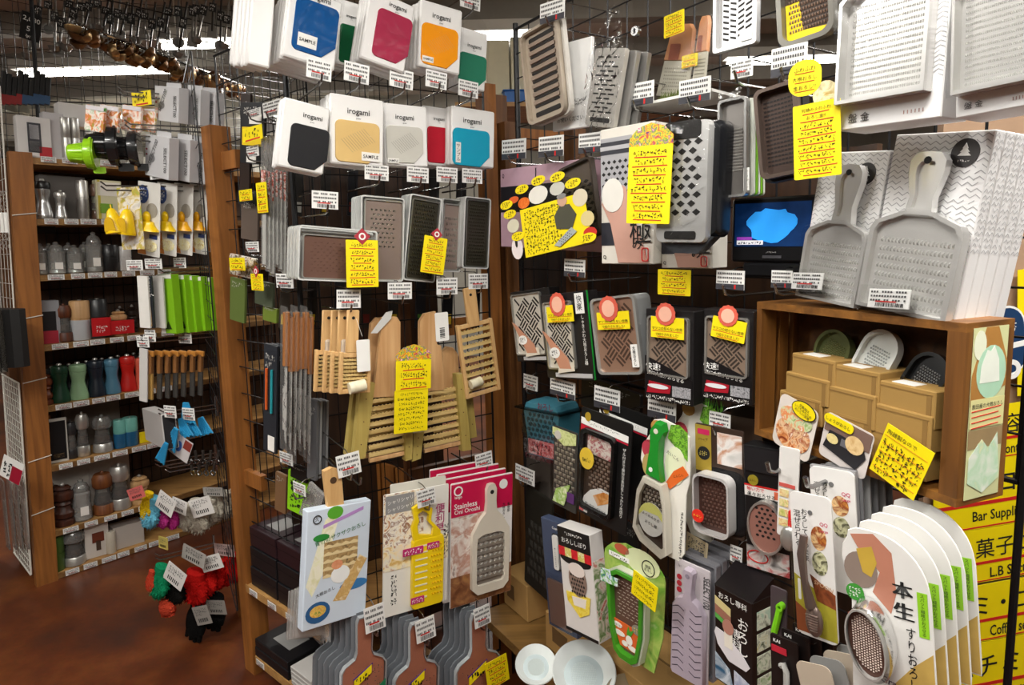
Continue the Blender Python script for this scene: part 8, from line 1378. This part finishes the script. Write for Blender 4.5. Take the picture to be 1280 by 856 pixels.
# black boxes on the little shelf
def bbox(a0, a1, w0, w1, z0, z1, label, m, lid=None, group=None):
    c = PB.at((a0+a1)/2, z0, (w0+w1)/2); M = PB.basis().to_4x4(); M.translation = c; o = thing('black_box', label, 'box', M, group); wx, wy = (a1-a0)/2, (w1-w0)/2; MB().rbox(-wx, wx, -wy, wy, 0, z1 - z0, .002).build('box', m, o); MB().box(-wx*1.002, wx*1.002, -wy*1.004, wy*1.002, (z1-z0)*.62, (z1-z0)*.64).build('lid_line', mat('#050506', .5), o)
    if lid: MB().box(-wx*.5, wx*.5, -wy*.6, wy*.2, z1 - z0, z1 - z0 + .001).build('paper_slip', mat('#8c8c8a', .5), o)
    return o
BB = mat('#17181b', .35); BB2 = mat('#2a1a20', .35)
for r in range(3):
    for c in range(2): bbox(.055 + c*.19, .235 + c*.19, -.22 + .0, .0 - .004*r, .367 + r*.075, .440 + r*.075, ('black box of the %s layer by the post' if c == 0 else 'black box of the %s layer beside the pale blue grater box') % ('bottom', 'middle', 'top')[r], BB2 if r == 2 else BB, r == 2)
bbox(.06, .29, -.2, .01, .092, .128, 'wide flat black box under the stacked black boxes', BB, True); bbox(.062, .288, -.2, .008, .129, .160, 'second wide flat black box on the first', BB, True)
for k in range(4): bbox(.31, .44, -.18, .01, .092 + k*.017, .108 + k*.017, 'thin white carton in the pile beside the flat black boxes', mat('#c4c2be', .5), False, 'thin white cartons')
for i, (a, z) in enumerate(((.09, .35), (.22, .35), (.34, .35), (.1, .075), (.36, .075))):
    M = PB.basis().to_4x4(); M.translation = PB.at(a, z, .0145); tag_plate(mr, .055, .022, M=mr.matrix_basis.inverted() @ M, name='shelf_ticket')
# ================================================================== the shop beyond: overhead grids, hanging tools, far shelves
PO = Plane((-2, 3.9), (.95, .3))
og = thing('overhead_grid', 'black wire grid hanging over the mill shelves', 'rack', T(PL.at(.3, 2.05, -.3))); sub(grid_mesh(PL, -.6, 1.6, 2.08, 2.95, .055, .055, -.34, .0018, .004), 'wire_grid', DKWIRE, og, og.matrix_basis.inverted(), kind='stuff')
for a in (-.15, .18): sub(MB().tube([PL.at(a, 2.05, -.28), PL.at(a, 3.2, -.28)], .010, 8), 'pole', DKWIRE, og, og.matrix_basis.inverted())
og = thing('overhead_grid', 'black wire grid behind the hanging tools under the ceiling', 'rack', T(PO.at(0, 2.3))); sub(grid_mesh(PO, -1.6, 1.3, 2.45, 3.2, .09, .09, -.02, .0022, .005), 'wire_grid', DKWIRE, og, og.matrix_basis.inverted(), kind='stuff')
# row of little brown strainers on a sloping rail
def world(px, py, dist): d = ray(px, py); return CAMP + d * (dist / d.y)
A_, B_ = world(92, 40, 3.2), world(306, 116, 4.5); BRS = mat('#6a4a2c', .35, .6, var=.3, scale=40); BRS2 = mat('#a88a60', .3, .7, var=.2)
q = MB().tube([A_ + Vector((0, 0, .045)), B_ + Vector((0, 0, .045))], .008, 6).build('hanging_rail', CHROME, None); tag(q, 'chrome rail carrying the row of small brown strainers', 'rail')
sm_ = MB().lathe([(.004, -.034), (.022, -.03), (.036, -.012), (.038, 0), (.034, 0), (.02, -.024), (.004, -.028)], 10).mesh(True, 'strainer'); hm_ = MB().tube([(0, 0, .0), (.004, .01, .03), (0, .012, .05)], .003, 5).mesh(False, 'wire_handle')
R = random.Random(11)
for k in range(84):
    p = A_.lerp(B_, (k % 42 + .5 * (k // 42)) / 42) + Vector((R.uniform(-.03, .03), R.uniform(-.04, .04), R.uniform(-.035, .03))); o = thing('tea_strainer', 'small brown strainer hanging in the crowded row on the sloping rail', 'strainer', T(p) @ RX(R.uniform(-50, 50)) @ RY(R.uniform(-50, 50)), 'brown strainers on the rail'); mesh_obj('bowl', sm_, BRS if k % 3 else BRS2, o); mesh_obj('wire_handle', hm_, CHROME, o)
# long tools hung under the ceiling
def tool(px, top, bot, kind, lean, label, group=None):
    f = Face(PO, px - 5, top, px + 5, bot, .03, 0, lean); o = f.thing(('ladle', 'turner', 'skimmer')[kind], label, ('ladle', 'turner', 'skimmer')[kind], group); H_ = f.H; m = mat('#8c8a86', .3, .7); R_ = .032
    MB().tube([(0, 0, H_*.5), (0, 0, -H_*.36)], .006, 6).build('handle', m if px % 2 else mat('#2a2624', .4), o, smooth=True)
    if kind == 0: MB().lathe([(.004, -.03), (R_*.7, -.024), (R_, 0), (R_*.9, 0), (R_*.6, -.02)], 14, (0, -.01, -H_*.42)).build('bowl', m, o, smooth=True)
    elif kind == 1: MB().prism(sym([(0, -H_*.5), (R_*.9, -H_*.5), (R_*.7, -H_*.28), (.006, -H_*.22), (0, -H_*.22)]), -.002, .002).build('blade', m, o)
    else: MB().ring(ell(R_*2, R_*2, 14, 0, -H_*.42), ell(R_*1.4, R_*1.4, 14, 0, -H_*.42), -.003, .003).build('hoop', m, o); MB().prism(ell(R_*1.5, R_*1.5, 14, 0, -H_*.42), -.001, .001).build('mesh', mat('#6a6a68', .4, .5), o)
    t = MB().box(-.02, .02, -.012, -.011, H_*.02, H_*.2).build('black_ticket', BLACK, o); scribble(t, 0, H_*.11, .03, H_*.12, 2, 3, WHITE, y=-.0125)
kn = ('ladle', 'turner', 'skimmer')
for k in range(30): px = 40 + k*9 + R.randint(-3, 3); t = R.choice((-14, -6, 2)); tool(px, t, t + R.randint(48, 82), k % 3, R.uniform(-2, 12), 'steel %s with a black price ticket hanging under the ceiling' % kn[k % 3], 'ceiling %ss' % kn[k % 3])
f = Face(PL, 25, 17, 52, 50, -.3, lean=6); o = f.thing('price_board', 'black price board lettered in white on the overhead grid', 'sign'); MB().prism(rect(-f.W/2, f.W/2, -f.H/2, f.H/2), 0, .003).build('board', BLACK, o); text('2,080', o, 0, f.H*.25, w=f.W*.85, m=WHITE); text('50', o, 0, -f.H*.1, w=f.W*.4, m=WHITE); scribble(o, 0, -f.H*.35, f.W*.5, f.H*.15, 1, 4, WHITE)
for k in range(9): f = Face(PL, 0 + k*7, 88 + (k % 3)*4, 8 + k*7, 130, -.24, lean=4); o = f.thing('rubber_grip', 'black and red rubber grip packed on the overhead grid above the mill shelves' if k < 4 else 'black and blue tool end bundled above the mill shelves', 'grip', 'black grips' if k < 4 else 'black tool ends'); MB().rbox(-f.W*.45, f.W*.45, 0, .02, -f.H*.5, f.H*.5, .004).build('grip', BLACK, o); MB().box(-f.W*.46, f.W*.46, -.001, .021, -f.H*.5, -f.H*.2).build('tip', mat('#8a1a1a' if k < 4 else '#2c4c70', .4), o)
# far shelf of pale cartons behind the overhead racks
fs = thing('far_shelf', 'far shelf of pale cartons seen through the hanging tools', 'shelf', T((-3.4, 6.6, 0)))
for z in (1.9, 2.35, 2.75): MB().box(-2.4, 2.2, 0, .35, z - .02, z).build('shelf_board', mat('#b8b4aa', .6), fs)
for x in (-2.4, 0, 2.17): MB().box(x, x + .03, 0, .35, 0, 2.8).build('upright', mat('#8a8a86', .5), fs)
for k in range(42): r = k // 14; z = (1.9, 2.35, 2.75)[r]; x = -2.3 + (k % 14)*.31; w, h = R.uniform(.2, .29), R.uniform(.14, .38); o = MB().rbox(0, w, .02, .3, 0, h, .004).build('storage_carton', mat(R.choice(('#dcd8cc', '#c8c4b8', '#e8e4d8', '#b0a898', '#8c8a88')), .6), None, T((-3.4 + x, 6.6, z + .001))); tag(o, 'pale storage carton on the far shelf behind the hanging tools', 'box', 'cartons on the far shelf')
# cream cartons and a blue crate behind the grid corner
PK = Plane((.0, 3.2), (1, .1)); zk = PK.hit(645, 134).z; q = pbox(PK, -.25, .95, -.3, .12, zk - .02, zk).build('wall_shelf', BOARD, None); tag(q, 'plain wooden shelf carrying the cream cartons behind the corner post', 'shelf')
for x0, y0, x1, y1, c, n, lb in ((608, 50, 637, 133, '#d9d2b4', 'storage_carton', 'cream carton behind the corner beside the sea green leaf pack'), (639, 46, 660, 133, '#dcd6ba', 'storage_carton', 'cream carton behind the beige slotted tray'), (663, 60, 700, 133, '#cfcabc', 'storage_carton', 'cream carton behind the paper pouch')): f = Face(PK, x0, y0, x1, y1, 0.0); o = MB().rbox(-f.W/2, f.W/2, 0, .2, -f.H/2, f.H/2, .004).build(n, mat(c, .6), None, f.M); tag(o, lb, 'box')
f = Face(PK, 629, 114, 663, 134, .03); o = f.thing('blue_basin', 'blue plastic basin in front of the cream cartons', 'basin'); MB().prism(sym([(0, -f.H*.5), (f.W*.42, -f.H*.5), (f.W*.5, f.H*.5), (0, f.H*.5)]), -.02, .15, .004).build('basin', mat('#1c62b0', .35), o); MB().rbox(-f.W*.53, f.W*.53, -.03, .16, f.H*.44, f.H*.54, .004).build('rim', mat('#1c62b0', .35), o)
# dark packs hanging inside the rack behind the wing grid
for k in range(16): cx = 350 + k*17; y0 = 212 if k % 2 else 352; f = Face(PM, cx, y0, cx + 12, y0 + 58, -.10, lean=2); o = f.thing('inner_pack', 'dark pack hanging inside the rack behind the %s' % ('sleeve packs' if k % 2 else 'cased graters'), 'package', 'dark packs inside the rack'); MB().prism(rr(f.W, f.H, .003), 0, .006).build('pack', mat(R.choice(('#1c1b1a', '#2a2826', '#3a342e', '#22242a')), .35), o); flat('label', rect(-f.W*.35, f.W*.35, -f.H*.42, -f.H*.2), mat(R.choice(('#b8b8b0', '#7a2a24', '#4a7a2c', '#c8a828')), .5), o)
